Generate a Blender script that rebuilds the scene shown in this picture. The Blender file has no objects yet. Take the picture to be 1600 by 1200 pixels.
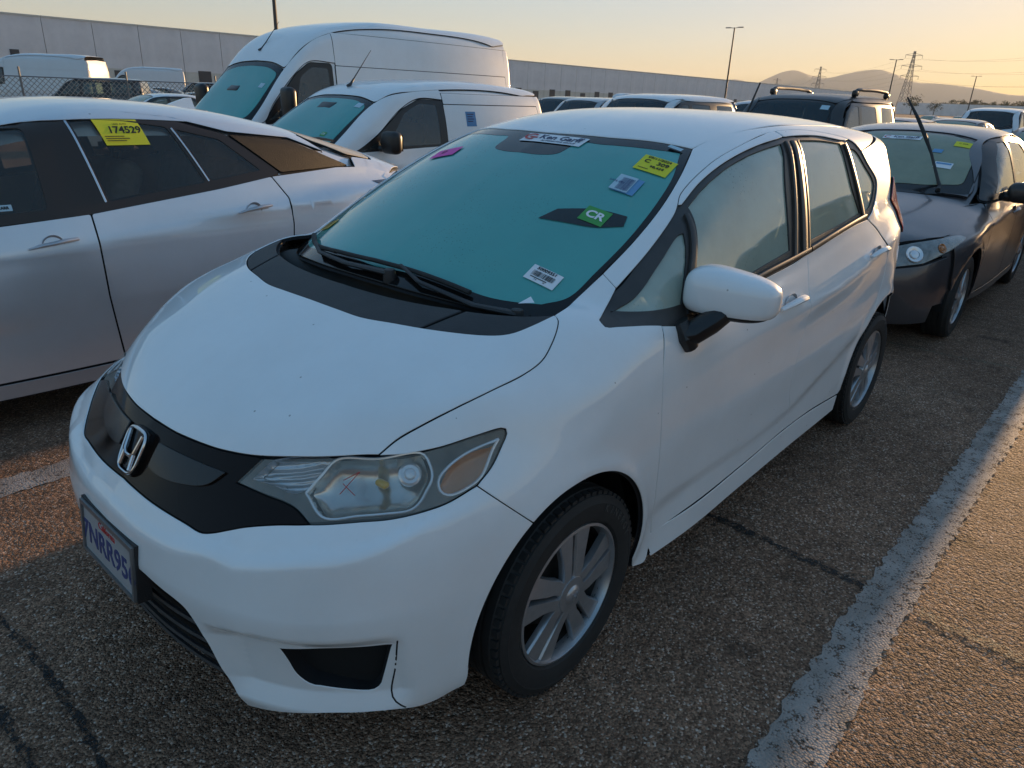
import bpy, bmesh, math, random
import numpy as np
from mathutils import Vector, Matrix
from mathutils.geometry import delaunay_2d_cdt

random.seed(7)
rng = np.random.RandomState(7)
scene = bpy.context.scene
COL = scene.collection
R_ = math.radians

# ------------------------------------------------------------------ camera
# world = frame of the white hatchback: x to its rear from the front axle, y to its right, z up
cam_data = bpy.data.cameras.new('camera')
cam_data.sensor_fit = 'HORIZONTAL'; cam_data.sensor_width = 36.0
cam_data.lens = 1111.62 / 1600 * 36.0
cam_data.clip_start = 0.05; cam_data.clip_end = 40000
cam = bpy.data.objects.new('camera', cam_data); COL.objects.link(cam)
cam.matrix_world = Matrix(((0.66594766, 0.25698824, -0.70033618, -1.32361),
                           (-0.74505645, 0.27628565, -0.60708906, -1.72079),
                           (0.03747808, 0.92607952, 0.37546253, 1.55507), (0, 0, 0, 1)))
scene.camera = cam
scene.render.resolution_x = 1024; scene.render.resolution_y = 768

# ------------------------------------------------------------------ sky, sun, exposure
SUN_AZ = R_(0.5)        # direction towards the sun in the ground plane, from +x towards +y
SUN_EL = R_(5.0)
world = bpy.data.worlds.new('World'); scene.world = world; world.use_nodes = True
wn = world.node_tree.nodes; wl = world.node_tree.links
sky = wn.new('ShaderNodeTexSky'); sky.sky_type = 'NISHITA'; sky.sun_disc = False
sky.sun_elevation = SUN_EL; sky.sun_rotation = math.pi / 2 - SUN_AZ
sky.altitude = 100; sky.air_density = 1.1; sky.dust_density = 0.6; sky.ozone_density = 3.0
# the camera's tone curve: one even compression and white balance over the whole sky
gm = wn.new('ShaderNodeGamma'); gm.inputs[1].default_value = .33
hs = wn.new('ShaderNodeHueSaturation'); hs.inputs['Saturation'].default_value = 1.85
mx = wn.new('ShaderNodeMix'); mx.data_type = 'RGBA'; mx.blend_type = 'MULTIPLY'; mx.inputs[0].default_value = 1; mx.inputs[7].default_value = (1.0, .985, 1.08, 1)
wl.new(sky.outputs['Color'], gm.inputs[0]); wl.new(gm.outputs[0], hs.inputs['Color']); wl.new(hs.outputs[0], mx.inputs[6]); wl.new(mx.outputs[2], wn['Background'].inputs['Color'])
wn['Background'].inputs['Strength'].default_value = 0.15
sun_data = bpy.data.lights.new('sun', 'SUN'); sun_data.energy = 3.6; sun_data.angle = R_(0.6)
sun_data.color = (1.0, .62, .30)
sun = bpy.data.objects.new('sun', sun_data); COL.objects.link(sun)
sd = Vector((math.cos(SUN_AZ) * math.cos(SUN_EL), math.sin(SUN_AZ) * math.cos(SUN_EL), math.sin(SUN_EL)))
sun.rotation_euler = sd.to_track_quat('Z', 'Y').to_euler()
sun.location = sd * 60
vs = scene.view_settings
vs.view_transform = 'Standard'; vs.look = 'None'; vs.exposure = 1.6; vs.gamma = 1.0; vs.use_curve_mapping = False
scene.render.engine = 'CYCLES'
# ------------------------------------------------------------------ smooth body fields
def spline1(xs, ys, X):
    """C1 cubic through (xs, ys) sampled at X, ys may be an array along axis 0"""
    xs = np.asarray(xs, float); ys = np.asarray(ys, float)
    n = len(xs); h = np.diff(xs); sh = (-1,) + (1,) * (ys.ndim - 1)
    d = np.diff(ys, axis=0) / h.reshape(sh)
    m = np.empty_like(ys)
    if n > 2:
        m[1:-1] = (d[:-1] * h[1:].reshape(sh) + d[1:] * h[:-1].reshape(sh)) / (h[:-1] + h[1:]).reshape(sh)
    m[0] = d[0]; m[-1] = d[-1]
    X = np.clip(X, xs[0], xs[-1]); i = np.clip(np.searchsorted(xs, X, 'right') - 1, 0, n - 2)
    hh = h[i]; t = (X - xs[i]) / hh
    s2 = (-1,) + (1,) * (ys.ndim - 1)
    t = t.reshape(s2); hh = hh.reshape(s2)
    return (ys[i] * (1 + 2 * t) * (1 - t) ** 2 + m[i] * hh * t * (1 - t) ** 2
            + ys[i + 1] * t * t * (3 - 2 * t) + m[i + 1] * hh * t * t * (t - 1))

class Tab:
    """smooth function of two variables from a small table (rows = a, columns = b)"""
    def __init__(self, a, b, T, step=0.02, smooth=2):
        a = np.asarray(a, float); b = np.asarray(b, float); T = np.asarray(T, float)
        na = int((a[-1] - a[0]) / step) + 2; nb = int((b[-1] - b[0]) / step) + 2
        self.a0, self.b0 = a[0], b[0]
        self.da = (a[-1] - a[0]) / (na - 1); self.db = (b[-1] - b[0]) / (nb - 1)
        G = spline1(a, T, np.linspace(a[0], a[-1], na))
        G = spline1(b, G.T, np.linspace(b[0], b[-1], nb)).T
        for _ in range(smooth):
            P = np.pad(G, 1, mode='reflect', reflect_type='odd')
            G = (P[:-2, 1:-1] + 2 * P[1:-1, 1:-1] + P[2:, 1:-1]) / 4
            P = np.pad(G, 1, mode='reflect', reflect_type='odd')
            G = (P[1:-1, :-2] + 2 * P[1:-1, 1:-1] + P[1:-1, 2:]) / 4
        self.na, self.nb = na, nb
        self.G = np.pad(G, 2, mode='reflect', reflect_type='odd')
    def __call__(self, A, B):
        u = np.clip((A - self.a0) / self.da, 0, self.na - 1.0001); v = np.clip((B - self.b0) / self.db, 0, self.nb - 1.0001)
        i = u.astype(int); j = v.astype(int); s = u - i; t = v - j
        def w(t):
            t2 = t * t; t3 = t2 * t      # cubic B-spline weights: smooth second derivative
            return ((1 - 3 * t + 3 * t2 - t3) / 6, (4 - 6 * t2 + 3 * t3) / 6, (1 + 3 * t + 3 * t2 - 3 * t3) / 6, t3 / 6)
        ws, wt = w(s), w(t); r = 0
        for p in range(4):
            for q in range(4):
                r = r + self.G[i + p + 1, j + q + 1] * (ws[p] * wt[q])
        return r

def smax(a, b, k):
    h = np.clip(0.5 + 0.5 * (a - b) / k, 0, 1)
    return b + (a - b) * h + k * h * (1 - h)
def smin(a, b, k):
    return -smax(-a, -b, k)

def march(F, O, D, tmax, n=160):
    """first crossing of F < 0 along rays O + t D; returns points and hit flags"""
    O = np.atleast_2d(O).astype(float); D = np.broadcast_to(np.atleast_2d(D).astype(float), O.shape)
    N = len(O); lo = np.zeros(N); hi = np.full(N, tmax); hit = np.zeros(N, bool)
    t = np.zeros(N); prev = np.zeros(N); act = np.arange(N); smin_ = max(.006, tmax / 1200)
    for k in range(400):
        p = O[act] + t[act, None] * D[act]
        f = F(p[:, 0], np.abs(p[:, 1]), p[:, 2]); ins = f < 0
        ids = act[ins]; lo[ids] = prev[ids]; hi[ids] = t[ids]; hit[ids] = True
        keep = ~ins; act = act[keep]; st = np.clip(f[keep] * .38, smin_, .6)
        prev[act] = t[act]; t[act] = t[act] + st
        act = act[t[act] < tmax]
        if len(act) == 0: break
    for _ in range(14):
        m = 0.5 * (lo + hi); p = O + m[:, None] * D
        ins = F(p[:, 0], np.abs(p[:, 1]), p[:, 2]) < 0
        hi = np.where(ins, m, hi); lo = np.where(ins, lo, m)
    return O + (0.5 * (lo + hi))[:, None] * D, hit

def grad(F, P, e=0.004):
    g = np.empty_like(P)
    for k in range(3):
        d = np.zeros(3); d[k] = e; a = P + d; b = P - d
        g[:, k] = F(a[:, 0], np.abs(a[:, 1]), a[:, 2]) - F(b[:, 0], np.abs(b[:, 1]), b[:, 2])
    return g / np.maximum(np.linalg.norm(g, axis=1, keepdims=True), 1e-9)
# ------------------------------------------------------------------ white hatchback: body shape
# car frame: x to the rear from the front axle, y to the car's right, z up
def make_hatch_field():
    zs = [.10, .17, .22, .28, .36, .46, .58, .68, .76, .84, .92, 1.00, 1.10, 1.2]
    xs = [-.9, -.6, -.4, -.2, 0, .3, .7, 1.3, 1.9, 2.3, 2.55, 2.7, 2.85, 3.0, 3.1, 3.25]
    mid = [.72, .775, .80, .815, .828, .838, .846, .849, .848, .843, .828, .80, .76, .72]
    Y = []
    for x in xs:
        r = np.array(mid)
        if x < .3:
            k = (.3 - x)
            r = r - .02 * k - .03 * k * k
            r[8:] -= np.array([.004, .012, .028, .045, .06, .07]) * min(1, k * 2.2)
        if x > 1.9:
            r = r - np.interp(x, [1.9, 2.3, 2.55, 2.7, 2.85, 3.0, 3.1, 3.25], [0, .003, .008, .027, .06, .11, .165, .3])
        Y.append(r)
    Ys = Tab(xs, zs, Y)
    yn = [0, .15, .3, .4, .5, .6, .68, .75, .80, .86]
    zf = [.10, .17, .21, .27, .34, .42, .50, .56, .60, .64, .70, .76, .82, .90]
    c = {  # z: x at each y
        .10: [-.76,-.755,-.74,-.72,-.68,-.62,-.54,-.44,-.33,-.1],
        .17: [-.80,-.795,-.778,-.755,-.715,-.65,-.57,-.465,-.35,-.12],
        .21: [-.82,-.815,-.795,-.77,-.73,-.665,-.585,-.48,-.36,-.12],
        .27: [-.835,-.83,-.808,-.782,-.74,-.675,-.595,-.49,-.365,-.12],
        .34: [-.845,-.84,-.818,-.79,-.75,-.69,-.61,-.50,-.375,-.12],
        .42: [-.850,-.844,-.824,-.80,-.763,-.705,-.625,-.515,-.385,-.12],
        .50: [-.852,-.847,-.828,-.805,-.77,-.715,-.635,-.525,-.39,-.12],
        .56: [-.847,-.840,-.818,-.794,-.759,-.708,-.63,-.52,-.385,-.11],
        .60: [-.825,-.818,-.80,-.779,-.748,-.702,-.625,-.51,-.37,-.10],
        .64: [-.795,-.787,-.767,-.747,-.722,-.680,-.605,-.49,-.35,-.08],
        .70: [-.757,-.748,-.718,-.690,-.655,-.605,-.53,-.42,-.285,-.02],
        .76: [-.725,-.714,-.675,-.635,-.585,-.52,-.435,-.32,-.19,.05],
        .82: [-.70,-.69,-.645,-.60,-.54,-.455,-.36,-.24,-.11,.12],
        .90: [-.68,-.665,-.62,-.57,-.50,-.41,-.31,-.19,-.06,.2]}
    Xf = Tab(yn, zf, np.array([c[z] for z in zf]).T)
    xh = [-.85, -.75, -.68, -.6, -.5, -.4, -.3, -.2, -.1, 0, .1, .2, .35, .6, 1.2, 2.0, 2.8, 3.3]
    zc = [.68, .75, .80, .852, .902, .942, .975, 1.004, 1.030, 1.052, 1.068, 1.06, 1.04, 1.02, 1.04, 1.11, 1.15, 1.1]
    yh = [0, .2, .35, .42, .5, .58, .66, .72, .78, .86]
    dx = [-.6, -.5, -.4, -.2, -.05, .03, .1, .3]
    dd = [[0, .008, .020, .032, .055, .09, .15, .20, .26, .36], [0, .005, .013, .022, .043, .075, .12, .17, .23, .32],
          [0, .003, .010, .018, .032, .052, .085, .125, .19, .28], [0, .002, .005, .008, .018, .032, .05, .085, .15, .26],
          [0, .002, .004, .006, .014, .027, .045, .08, .14, .24], [0, .002, .005, .007, .012, .020, .035, .07, .12, .2],
          [0, .002, .006, .009, .014, .02, .03, .055, .11, .18], [0, 0, 0, 0, 0, .0, .01, .02, .03, .05]]
    D = spline1(dx, dd, np.array(xh))
    T = np.array(zc)[:, None] - D
    Zt = Tab(xh, yh, T)
    yr = [0, .3, .5, .65, .75, .82]
    zr = [.1, .2, .3, .42, .55, .7, .8, .9, 1.0, 1.1, 1.2]
    xr = [3.06, 3.12, 3.17, 3.20, 3.205, 3.18, 3.14, 3.13, 3.10, 3.06, 3.0]
    Xr = Tab(yr, zr, [[v - q for v in xr] for q in (0, .01, .03, .08, .2, .5)])
    # greenhouse
    xg = [-.3, .1, .3, .6, 1.0, 1.5, 2.0, 2.4, 2.7, 3.0, 3.3]
    zg = [.85, .95, 1.0, 1.1, 1.2, 1.3, 1.4, 1.5, 1.6]
    base = np.array([.835, .812, .795, .760, .720, .674, .619, .55, .46])
    off = [-.19, -.085, -.035, -.004, 0, 0, -.002, -.012, -.037, -.10, -.2]
    extra = np.array([0, 0, .005, .012, .022, .032, .043, .05, .06])
    kx = [0, 0, 0, .3, .75, 1, 1, 1, .9, .8, .8]
    Yg = Tab(xg, zg, [base + o + extra * k for o, k in zip(off, kx)])
    xw = [-.5, -.2, -.1, 0, .2, .4, .6, .75, .85, .95, 1.05, 1.2, 1.5, 1.9, 2.3, 2.6, 2.8, 3.0, 3.3]
    zw = [.80, .955, 1.008, 1.062, 1.164, 1.262, 1.352, 1.412, 1.447, 1.475, 1.494, 1.512, 1.527, 1.528, 1.518, 1.497, 1.473, 1.44, 1.38]
    yw = [0, .2, .35, .45, .53, .6, .68, .8]
    T = []
    for x, z in zip(xw, zw):
        k = np.clip((x - .1) / .85, 0, 1); y = np.array(yw)
        d1 = .085 * (y / .53) ** 2.3; d2 = .058 * (y / .50) ** 2.4; d3 = .045 * (y / .55) ** 2.6
        d = d1 * (1 - k) + d2 * k
        kk = np.clip((x - 1.0) / .5, 0, 1); d = d * (1 - kk) + d3 * kk
        T.append(z - d)
    Zg = Tab(xw, yw, T)
    Xg = Tab([0, .3, .5, .65, .8], [.9, 1.0, 1.1, 1.2, 1.3, 1.38, 1.43, 1.5],
             [[v - q for v in (3.13, 3.11, 3.06, 2.99, 2.92, 2.90, 2.96, 2.97)] for q in (0, .02, .07, .16, .34)])
    sx = np.linspace(-.9, 3.3, 300)
    sl = spline1([.2, .75, 1.0, 1.36, 1.8, 2.31, 2.7, 3.1], [.86, .850, .856, .862, .889, .958, 1.0, 1.02], np.clip(sx, .2, 3.1))
    ll = spline1([.3, .75, 1.1, 1.44, 1.72, 2.0, 2.4], [.41, .396, .385, .411, .476, .54, .62], np.clip(sx, .3, 2.4))
    def crease(x, z):
        # crisp shoulder line rising to the tail lamp, hollow below it, and the lower door scallop
        t = z - np.interp(x, sx, sl); f = np.clip((x - .55) / .9, 0, 1)
        up = .013 * np.exp(-np.abs(t) / .030 * np.where(t > 0, 1.0, .8)) * f
        up = .019 * f * (np.sqrt((t / .07) ** 2 + 1) - np.sqrt(((t / .07) ** 2 + .010))) * np.exp(-(t / .14) ** 2)
        dn = -.009 * np.exp(-((t + .11) / .07) ** 2) * f
        u = z - np.interp(x, sx, ll); g = np.clip((x - .33) / .25, 0, 1) * np.clip((2.35 - x) / .4, 0, 1)
        q_ = np.clip(.5 - u / .075, 0, 1); lo = -.017 * g * q_ * q_ * (3 - 2 * q_) * np.clip((u + .17) / .13, 0, 1)
        hi = .003 * g * np.exp(-((u - .03) / .06) ** 2)
        return up + dn + lo + hi
    def flare(x, z):
        r = 0
        for cx, rx, rz in ((-.02, .352, .388), (2.50, .42, .42)):
            d = np.hypot((x - cx) / rx, (z - .298) / rz)
            r = r + .009 * np.exp(-((d - 1.0) * .38 / .030) ** 2)
        return r
    ly = [0, .16, .27, .32, .37, .41, .44, .47, .6, .66, .7, .74, .80]; lz = [.578, .573, .580, .590, .604, .612, .606, .600, .633, .640, .656, .685, .70]
    def front_x(ay, z):
        # chin ledge with a crisp lip, and the hollow round the fog pocket under its brow
        base = Xf(ay, z); ze = np.interp(ay, ly, lz)
        wall = Xf(ay, np.minimum(z, .50)) + .16 * np.maximum(z - .50, 0)
        h = np.clip((z - ze + .006) / .040, 0, 1); h = h * h * (3 - 2 * h); f = np.clip((.79 - ay) / .10, 0, 1)
        r = base * (1 - f) + f * np.where(z > .50, wall * (1 - h) + base * h, base)
        wy = np.clip((ay - .37) / .07, 0, 1) * np.clip((.745 - ay) / .03, 0, 1); zb = .450 - .02 * np.clip((.52 - ay) / .15, 0, 1)
        wz = np.clip((zb - z) / .035, 0, 1) * np.clip((z - .215) / .05, 0, 1)
        return r + .032 * wy * wz
    def lower(x, ay, z):
        s = ay - (Ys(x, z) + crease(x, z) + flare(x, z))
        f = (front_x(ay, z) - x) * .75
        t = (z - Zt(x, ay)) * .95
        r = (x - Xr(ay, z)) * .8
        a = smax(s, f, .06); a = smax(a, t, .045); a = smax(a, r, .06)
        return a
    def upper(x, ay, z):
        s = (ay - Yg(x, z)) * .95; t = (z - Zg(x, ay)) * .93; r = (x - Xg(ay, z)) * .9
        return smax(smax(smax(s, t, .05), r, .04), -.25 - x, .02)
    def F(x, ay, z):
        return smin(lower(x, ay, z), upper(x, ay, z), .015)
    return F, lower, upper
# ------------------------------------------------------------------ objects
def link(o, parent=None):
    COL.objects.link(o)
    if parent is not None: o.parent = parent
    return o
def thing(name, label, cat, loc=(0, 0, 0), rz=0, group=None):
    o = bpy.data.objects.new(name, None); o.location = loc; o.rotation_euler = (0, 0, rz)
    o.empty_display_size = .2
    return tag(link(o), label, cat, group)
def tag(o, label=None, cat=None, group=None, kind=None):
    for k, v in (('label', label), ('category', cat), ('group', group), ('kind', kind)):
        if v: o[k] = v
    return o
def mesh_obj(name, V, Fc, mat, parent=None, smooth=True, normals=None, mat_idx=None, auto=None):
    me = bpy.data.meshes.new(name)
    me.from_pydata([tuple(map(float, v)) for v in V], [], [tuple(int(i) for i in f) for f in Fc])
    for m in (mat if isinstance(mat, (list, tuple)) else [mat]): me.materials.append(m)
    if mat_idx is not None: me.polygons.foreach_set('material_index', np.asarray(mat_idx, np.int32))
    me.polygons.foreach_set('use_smooth', [bool(smooth)] * len(me.polygons))
    me.update()
    if auto is not None: me.set_sharp_from_angle(angle=R_(auto))
    if normals is not None: me.normals_split_custom_set_from_vertices([tuple(n) for n in normals])
    return link(bpy.data.objects.new(name, me), parent)
def copy_tree(o, parent=None):
    c = o.copy(); COL.objects.link(c)
    if parent is not None: c.parent = parent
    for ch in list(o.children): copy_tree(ch, c)
    return c

class MB:
    """collects simple shapes into one mesh"""
    def __init__(s): s.v = []; s.f = []; s.m = []
    def add(s, V, Fc, mi=0):
        k = len(s.v); s.v += [tuple(map(float, v)) for v in V]; s.f += [tuple(int(i) + k for i in f) for f in Fc]; s.m += [mi] * len(Fc); return s
    def box(s, c, d, rot=None, mi=0, taper=1.0):
        x, y, z = d[0] / 2, d[1] / 2, d[2] / 2; t = taper
        V = [(-x, -y, -z), (x, -y, -z), (x, y, -z), (-x, y, -z), (-x * t, -y * t, z), (x * t, -y * t, z), (x * t, y * t, z), (-x * t, y * t, z)]
        if rot is not None: V = [tuple(rot @ Vector(v)) for v in V]
        V = [(v[0] + c[0], v[1] + c[1], v[2] + c[2]) for v in V]
        return s.add(V, [(0, 3, 2, 1), (4, 5, 6, 7), (0, 1, 5, 4), (1, 2, 6, 5), (2, 3, 7, 6), (3, 0, 4, 7)], mi)
    def rbox(s, c, d, r=.02, seg=3, rot=None, mi=0, power=None):
        """rounded box"""
        n = seg; V = []; Fc = []
        hx, hy, hz = d[0] / 2, d[1] / 2, d[2] / 2; r = min(r, hx, hy, hz)
        bm = bmesh.new(); bmesh.ops.create_cube(bm, size=1)
        for v in bm.verts: v.co = Vector((v.co.x * 2 * hx, v.co.y * 2 * hy, v.co.z * 2 * hz))
        bmesh.ops.bevel(bm, geom=bm.edges[:] + bm.verts[:], offset=r, segments=seg, profile=.5, affect='EDGES')
        bm.verts.index_update()
        V = [v.co.copy() for v in bm.verts]; Fc = [[v.index for v in f.verts] for f in bm.faces]; bm.free()
        if rot is not None: V = [rot @ v for v in V]
        return s.add([(v[0] + c[0], v[1] + c[1], v[2] + c[2]) for v in V], Fc, mi)
    def tube(s, pts, rad, n=8, cap=True, mi=0, flat=1.0):
        P = [Vector(p) for p in pts]; k = len(P); V = []; Fc = []
        rad = rad if isinstance(rad, (list, tuple)) else [rad] * k
        up = Vector((0, 0, 1)); last = None
        for i in range(k):
            t = (P[min(i + 1, k - 1)] - P[max(i - 1, 0)]).normalized()
            a = up.cross(t) if last is None else last - t * last.dot(t)
            if a.length < 1e-4: a = Vector((1, 0, 0)).cross(t)
            a.normalize(); last = a; b = t.cross(a)
            for j in range(n):
                q = 2 * math.pi * j / n
                V.append(P[i] + a * math.cos(q) * rad[i] + b * math.sin(q) * rad[i] * flat)
        for i in range(k - 1):
            for j in range(n):
                Fc.append((i * n + j, i * n + (j + 1) % n, (i + 1) * n + (j + 1) % n, (i + 1) * n + j))
        if cap: Fc += [tuple(range(n - 1, -1, -1)), tuple(range((k - 1) * n, k * n))]
        return s.add(V, Fc, mi)
    def lathe(s, prof, n=48, axis='y', c=(0, 0, 0), mi=0, closed=False):
        """profile of (radius, along axis)"""
        V = []; Fc = []; k = len(prof)
        for j in range(n):
            q = 2 * math.pi * j / n
            for r, a in prof:
                u, w = r * math.cos(q), r * math.sin(q)
                V.append({'y': (c[0] + u, c[1] + a, c[2] + w), 'z': (c[0] + u, c[1] + w, c[2] + a), 'x': (c[0] + a, c[1] + u, c[2] + w)}[axis])
        for j in range(n):
            for i in range(k - 1 + (1 if closed else 0)):
                i2 = (i + 1) % k; j2 = (j + 1) % n
                Fc.append((j * k + i, j * k + i2, j2 * k + i2, j2 * k + i))
        return s.add(V, Fc, mi)
    def prism(s, loop, d, mi=0):
        """loop of 3-D points, extruded by vector d"""
        n = len(loop); V = [tuple(p) for p in loop] + [(p[0] + d[0], p[1] + d[1], p[2] + d[2]) for p in loop]
        Fc = [tuple(range(n)), tuple(range(2 * n - 1, n - 1, -1))] + [(i, i + n, (i + 1) % n + n, (i + 1) % n) for i in range(n)]
        return s.add(V, Fc, mi)
    def build(s, name, mat, parent=None, smooth=True, auto=35, fix=True):
        me = bpy.data.meshes.new(name); me.from_pydata(s.v, [], s.f)
        for m in (mat if isinstance(mat, (list, tuple)) else [mat]): me.materials.append(m)
        me.polygons.foreach_set('material_index', np.asarray(s.m, np.int32))
        if fix:
            bm = bmesh.new(); bm.from_mesh(me); bmesh.ops.recalc_face_normals(bm, faces=bm.faces[:]); bm.to_mesh(me); bm.free()
        me.polygons.foreach_set('use_smooth', [bool(smooth)] * len(me.polygons)); me.update()
        if smooth and auto: me.set_sharp_from_angle(angle=R_(auto))
        return link(bpy.data.objects.new(name, me), parent)

# ------------------------------------------------------------------ panels cut from a body field
def catmull(P, ds=.012, closed=False):
    P = np.asarray(P, float)
    if len(P) == 2:
        n = max(2, int(np.linalg.norm(P[1] - P[0]) / ds)); t = np.linspace(0, 1, n + 1)[:, None]
        return P[0] * (1 - t) + P[1] * t
    d = np.maximum(np.linalg.norm(np.diff(P, axis=0), axis=1), 1e-6); t = np.r_[0, np.cumsum(np.sqrt(d))]
    L = d.sum(); n = max(3, int(L / ds))
    dense = np.stack([spline1(t, P[:, k], np.linspace(0, t[-1], n * 6)) for k in range(P.shape[1])], 1)
    s = np.r_[0, np.cumsum(np.linalg.norm(np.diff(dense, axis=0), axis=1))]
    u = np.linspace(0, s[-1], n + 1)
    return np.stack([np.interp(u, s, dense[:, k]) for k in range(P.shape[1])], 1)
def chain(*curves, ds=.012):
    """closed loop from curves that follow each other; each is smoothed on its own, corners in between stay"""
    out = []
    for c in curves:
        q = catmull(c, ds); out.append(q[:-1] if len(out) >= 0 else q)
    L = np.concatenate(out)
    keep = [0]
    for i in range(1, len(L)):
        if np.linalg.norm(L[i] - L[keep[-1]]) > ds * .25: keep.append(i)
    if np.linalg.norm(L[keep[-1]] - L[keep[0]]) < ds * .25: keep.pop()
    return L[keep]
def flip(P):
    P = np.asarray(P, float) * np.array([1, -1, 1]); return P
def sym(*curves, ds=.012):
    """half outline from the centre plane round to the centre plane again, mirrored"""
    h = []
    for c in curves: q = catmull(c, ds); h.append(q if not h else q[1:])
    h = np.concatenate(h); m = flip(h)[::-1]
    L = np.concatenate([h, m[1:-1]])
    keep = [0]
    for i in range(1, len(L)):
        if np.linalg.norm(L[i] - L[keep[-1]]) > ds * .25: keep.append(i)
    return L[keep]
def inside(loop, pts):
    x, y = pts[:, 0], pts[:, 1]; r = np.zeros(len(pts), bool); a = loop; b = np.roll(loop, -1, 0)
    for (x0, y0), (x1, y1) in zip(a, b):
        if y0 == y1: continue
        c = ((y0 > y) != (y1 > y)) & (x < (x1 - x0) * (y - y0) / (y1 - y0) + x0); r ^= c
    return r
def inset2(L, d):
    """move a closed 2-D loop inwards by d"""
    area = np.sum(L[:, 0] * np.roll(L[:, 1], -1) - np.roll(L[:, 0], -1) * L[:, 1])
    e = np.roll(L, -1, 0) - L; n = np.stack([-e[:, 1], e[:, 0]], 1); n /= np.maximum(np.linalg.norm(n, axis=1, keepdims=True), 1e-9)
    if area < 0: n = -n
    m = n + np.roll(n, 1, 0); k = np.maximum(np.sum(m * n, 1, keepdims=True), .35); m = m / k
    return L + m * d
class Proj:
    def __init__(s, d=None, cyl=None, L=3.0):
        s.cyl = cyl; s.L = L
        if cyl is None:
            d = np.asarray(d, float); s.d = d / np.linalg.norm(d)
            up = np.array([0, 0, 1.]) if abs(s.d[2]) < .9 else np.array([1., 0, 0])
            s.e1 = np.cross(up, s.d); s.e1 /= np.linalg.norm(s.e1); s.e2 = np.cross(s.d, s.e1)
    def to2(s, P):
        if s.cyl is None: return np.stack([P @ s.e1, P @ s.e2], 1)
        x0, r = s.cyl; return np.stack([np.arctan2(P[:, 1], x0 - P[:, 0]) * r, P[:, 2]], 1)
    def rays(s, Q):
        if s.cyl is None: return Q[:, :1] * s.e1 + Q[:, 1:] * s.e2 - s.L * s.d, np.broadcast_to(s.d, (len(Q), 3))
        x0, r = s.cyl; th = Q[:, 0] / r; D = np.stack([np.cos(th), -np.sin(th), 0 * th], 1)
        C = np.stack([np.full(len(th), x0), 0 * th, Q[:, 1]], 1); return C - 2.0 * D, D
def tri_region(loops, g, extra=None):
    """triangulate a 2-D region (first loop outside, others holes) with grid points inside"""
    B = np.concatenate(loops); lo, hi = B.min(0), B.max(0)
    gx = np.arange(lo[0] + g * .5, hi[0], g); gy = np.arange(lo[1] + g * .5, hi[1], g * .866)
    X, Y = np.meshgrid(gx, gy); X = X + (np.arange(len(gy)) % 2)[:, None] * g * .5
    G = np.stack([X.ravel(), Y.ravel()], 1)
    ok = inside(loops[0], G)
    for h in loops[1:]: ok &= ~inside(h, G)
    G = G[ok]
    if len(G):
        dm = np.full(len(G), 9.)
        for L in loops:
            M = np.concatenate([L, (L + np.roll(L, -1, 0)) / 2])
            for k in range(0, len(G), 4000):
                d = np.linalg.norm(G[k:k + 4000, None] - M[None], axis=2).min(1); dm[k:k + 4000] = np.minimum(dm[k:k + 4000], d)
        G = G[dm > g * .45]
    V = np.concatenate([B, G]) if len(G) else B
    E = []; k = 0
    for L in loops:
        n = len(L); E += [(k + i, k + (i + 1) % n) for i in range(n)]; k += n
    v, e, f, ov, oe, of = delaunay_2d_cdt([Vector(p) for p in V], E, [], 0, 1e-7)
    v = np.array([tuple(p) for p in v]); f = np.array([t for t in f if len(t) == 3])
    c = v[f].mean(1); ok = inside(loops[0], c)
    for h in loops[1:]: ok &= ~inside(h, c)
    return v, f[ok], len(B)
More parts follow.
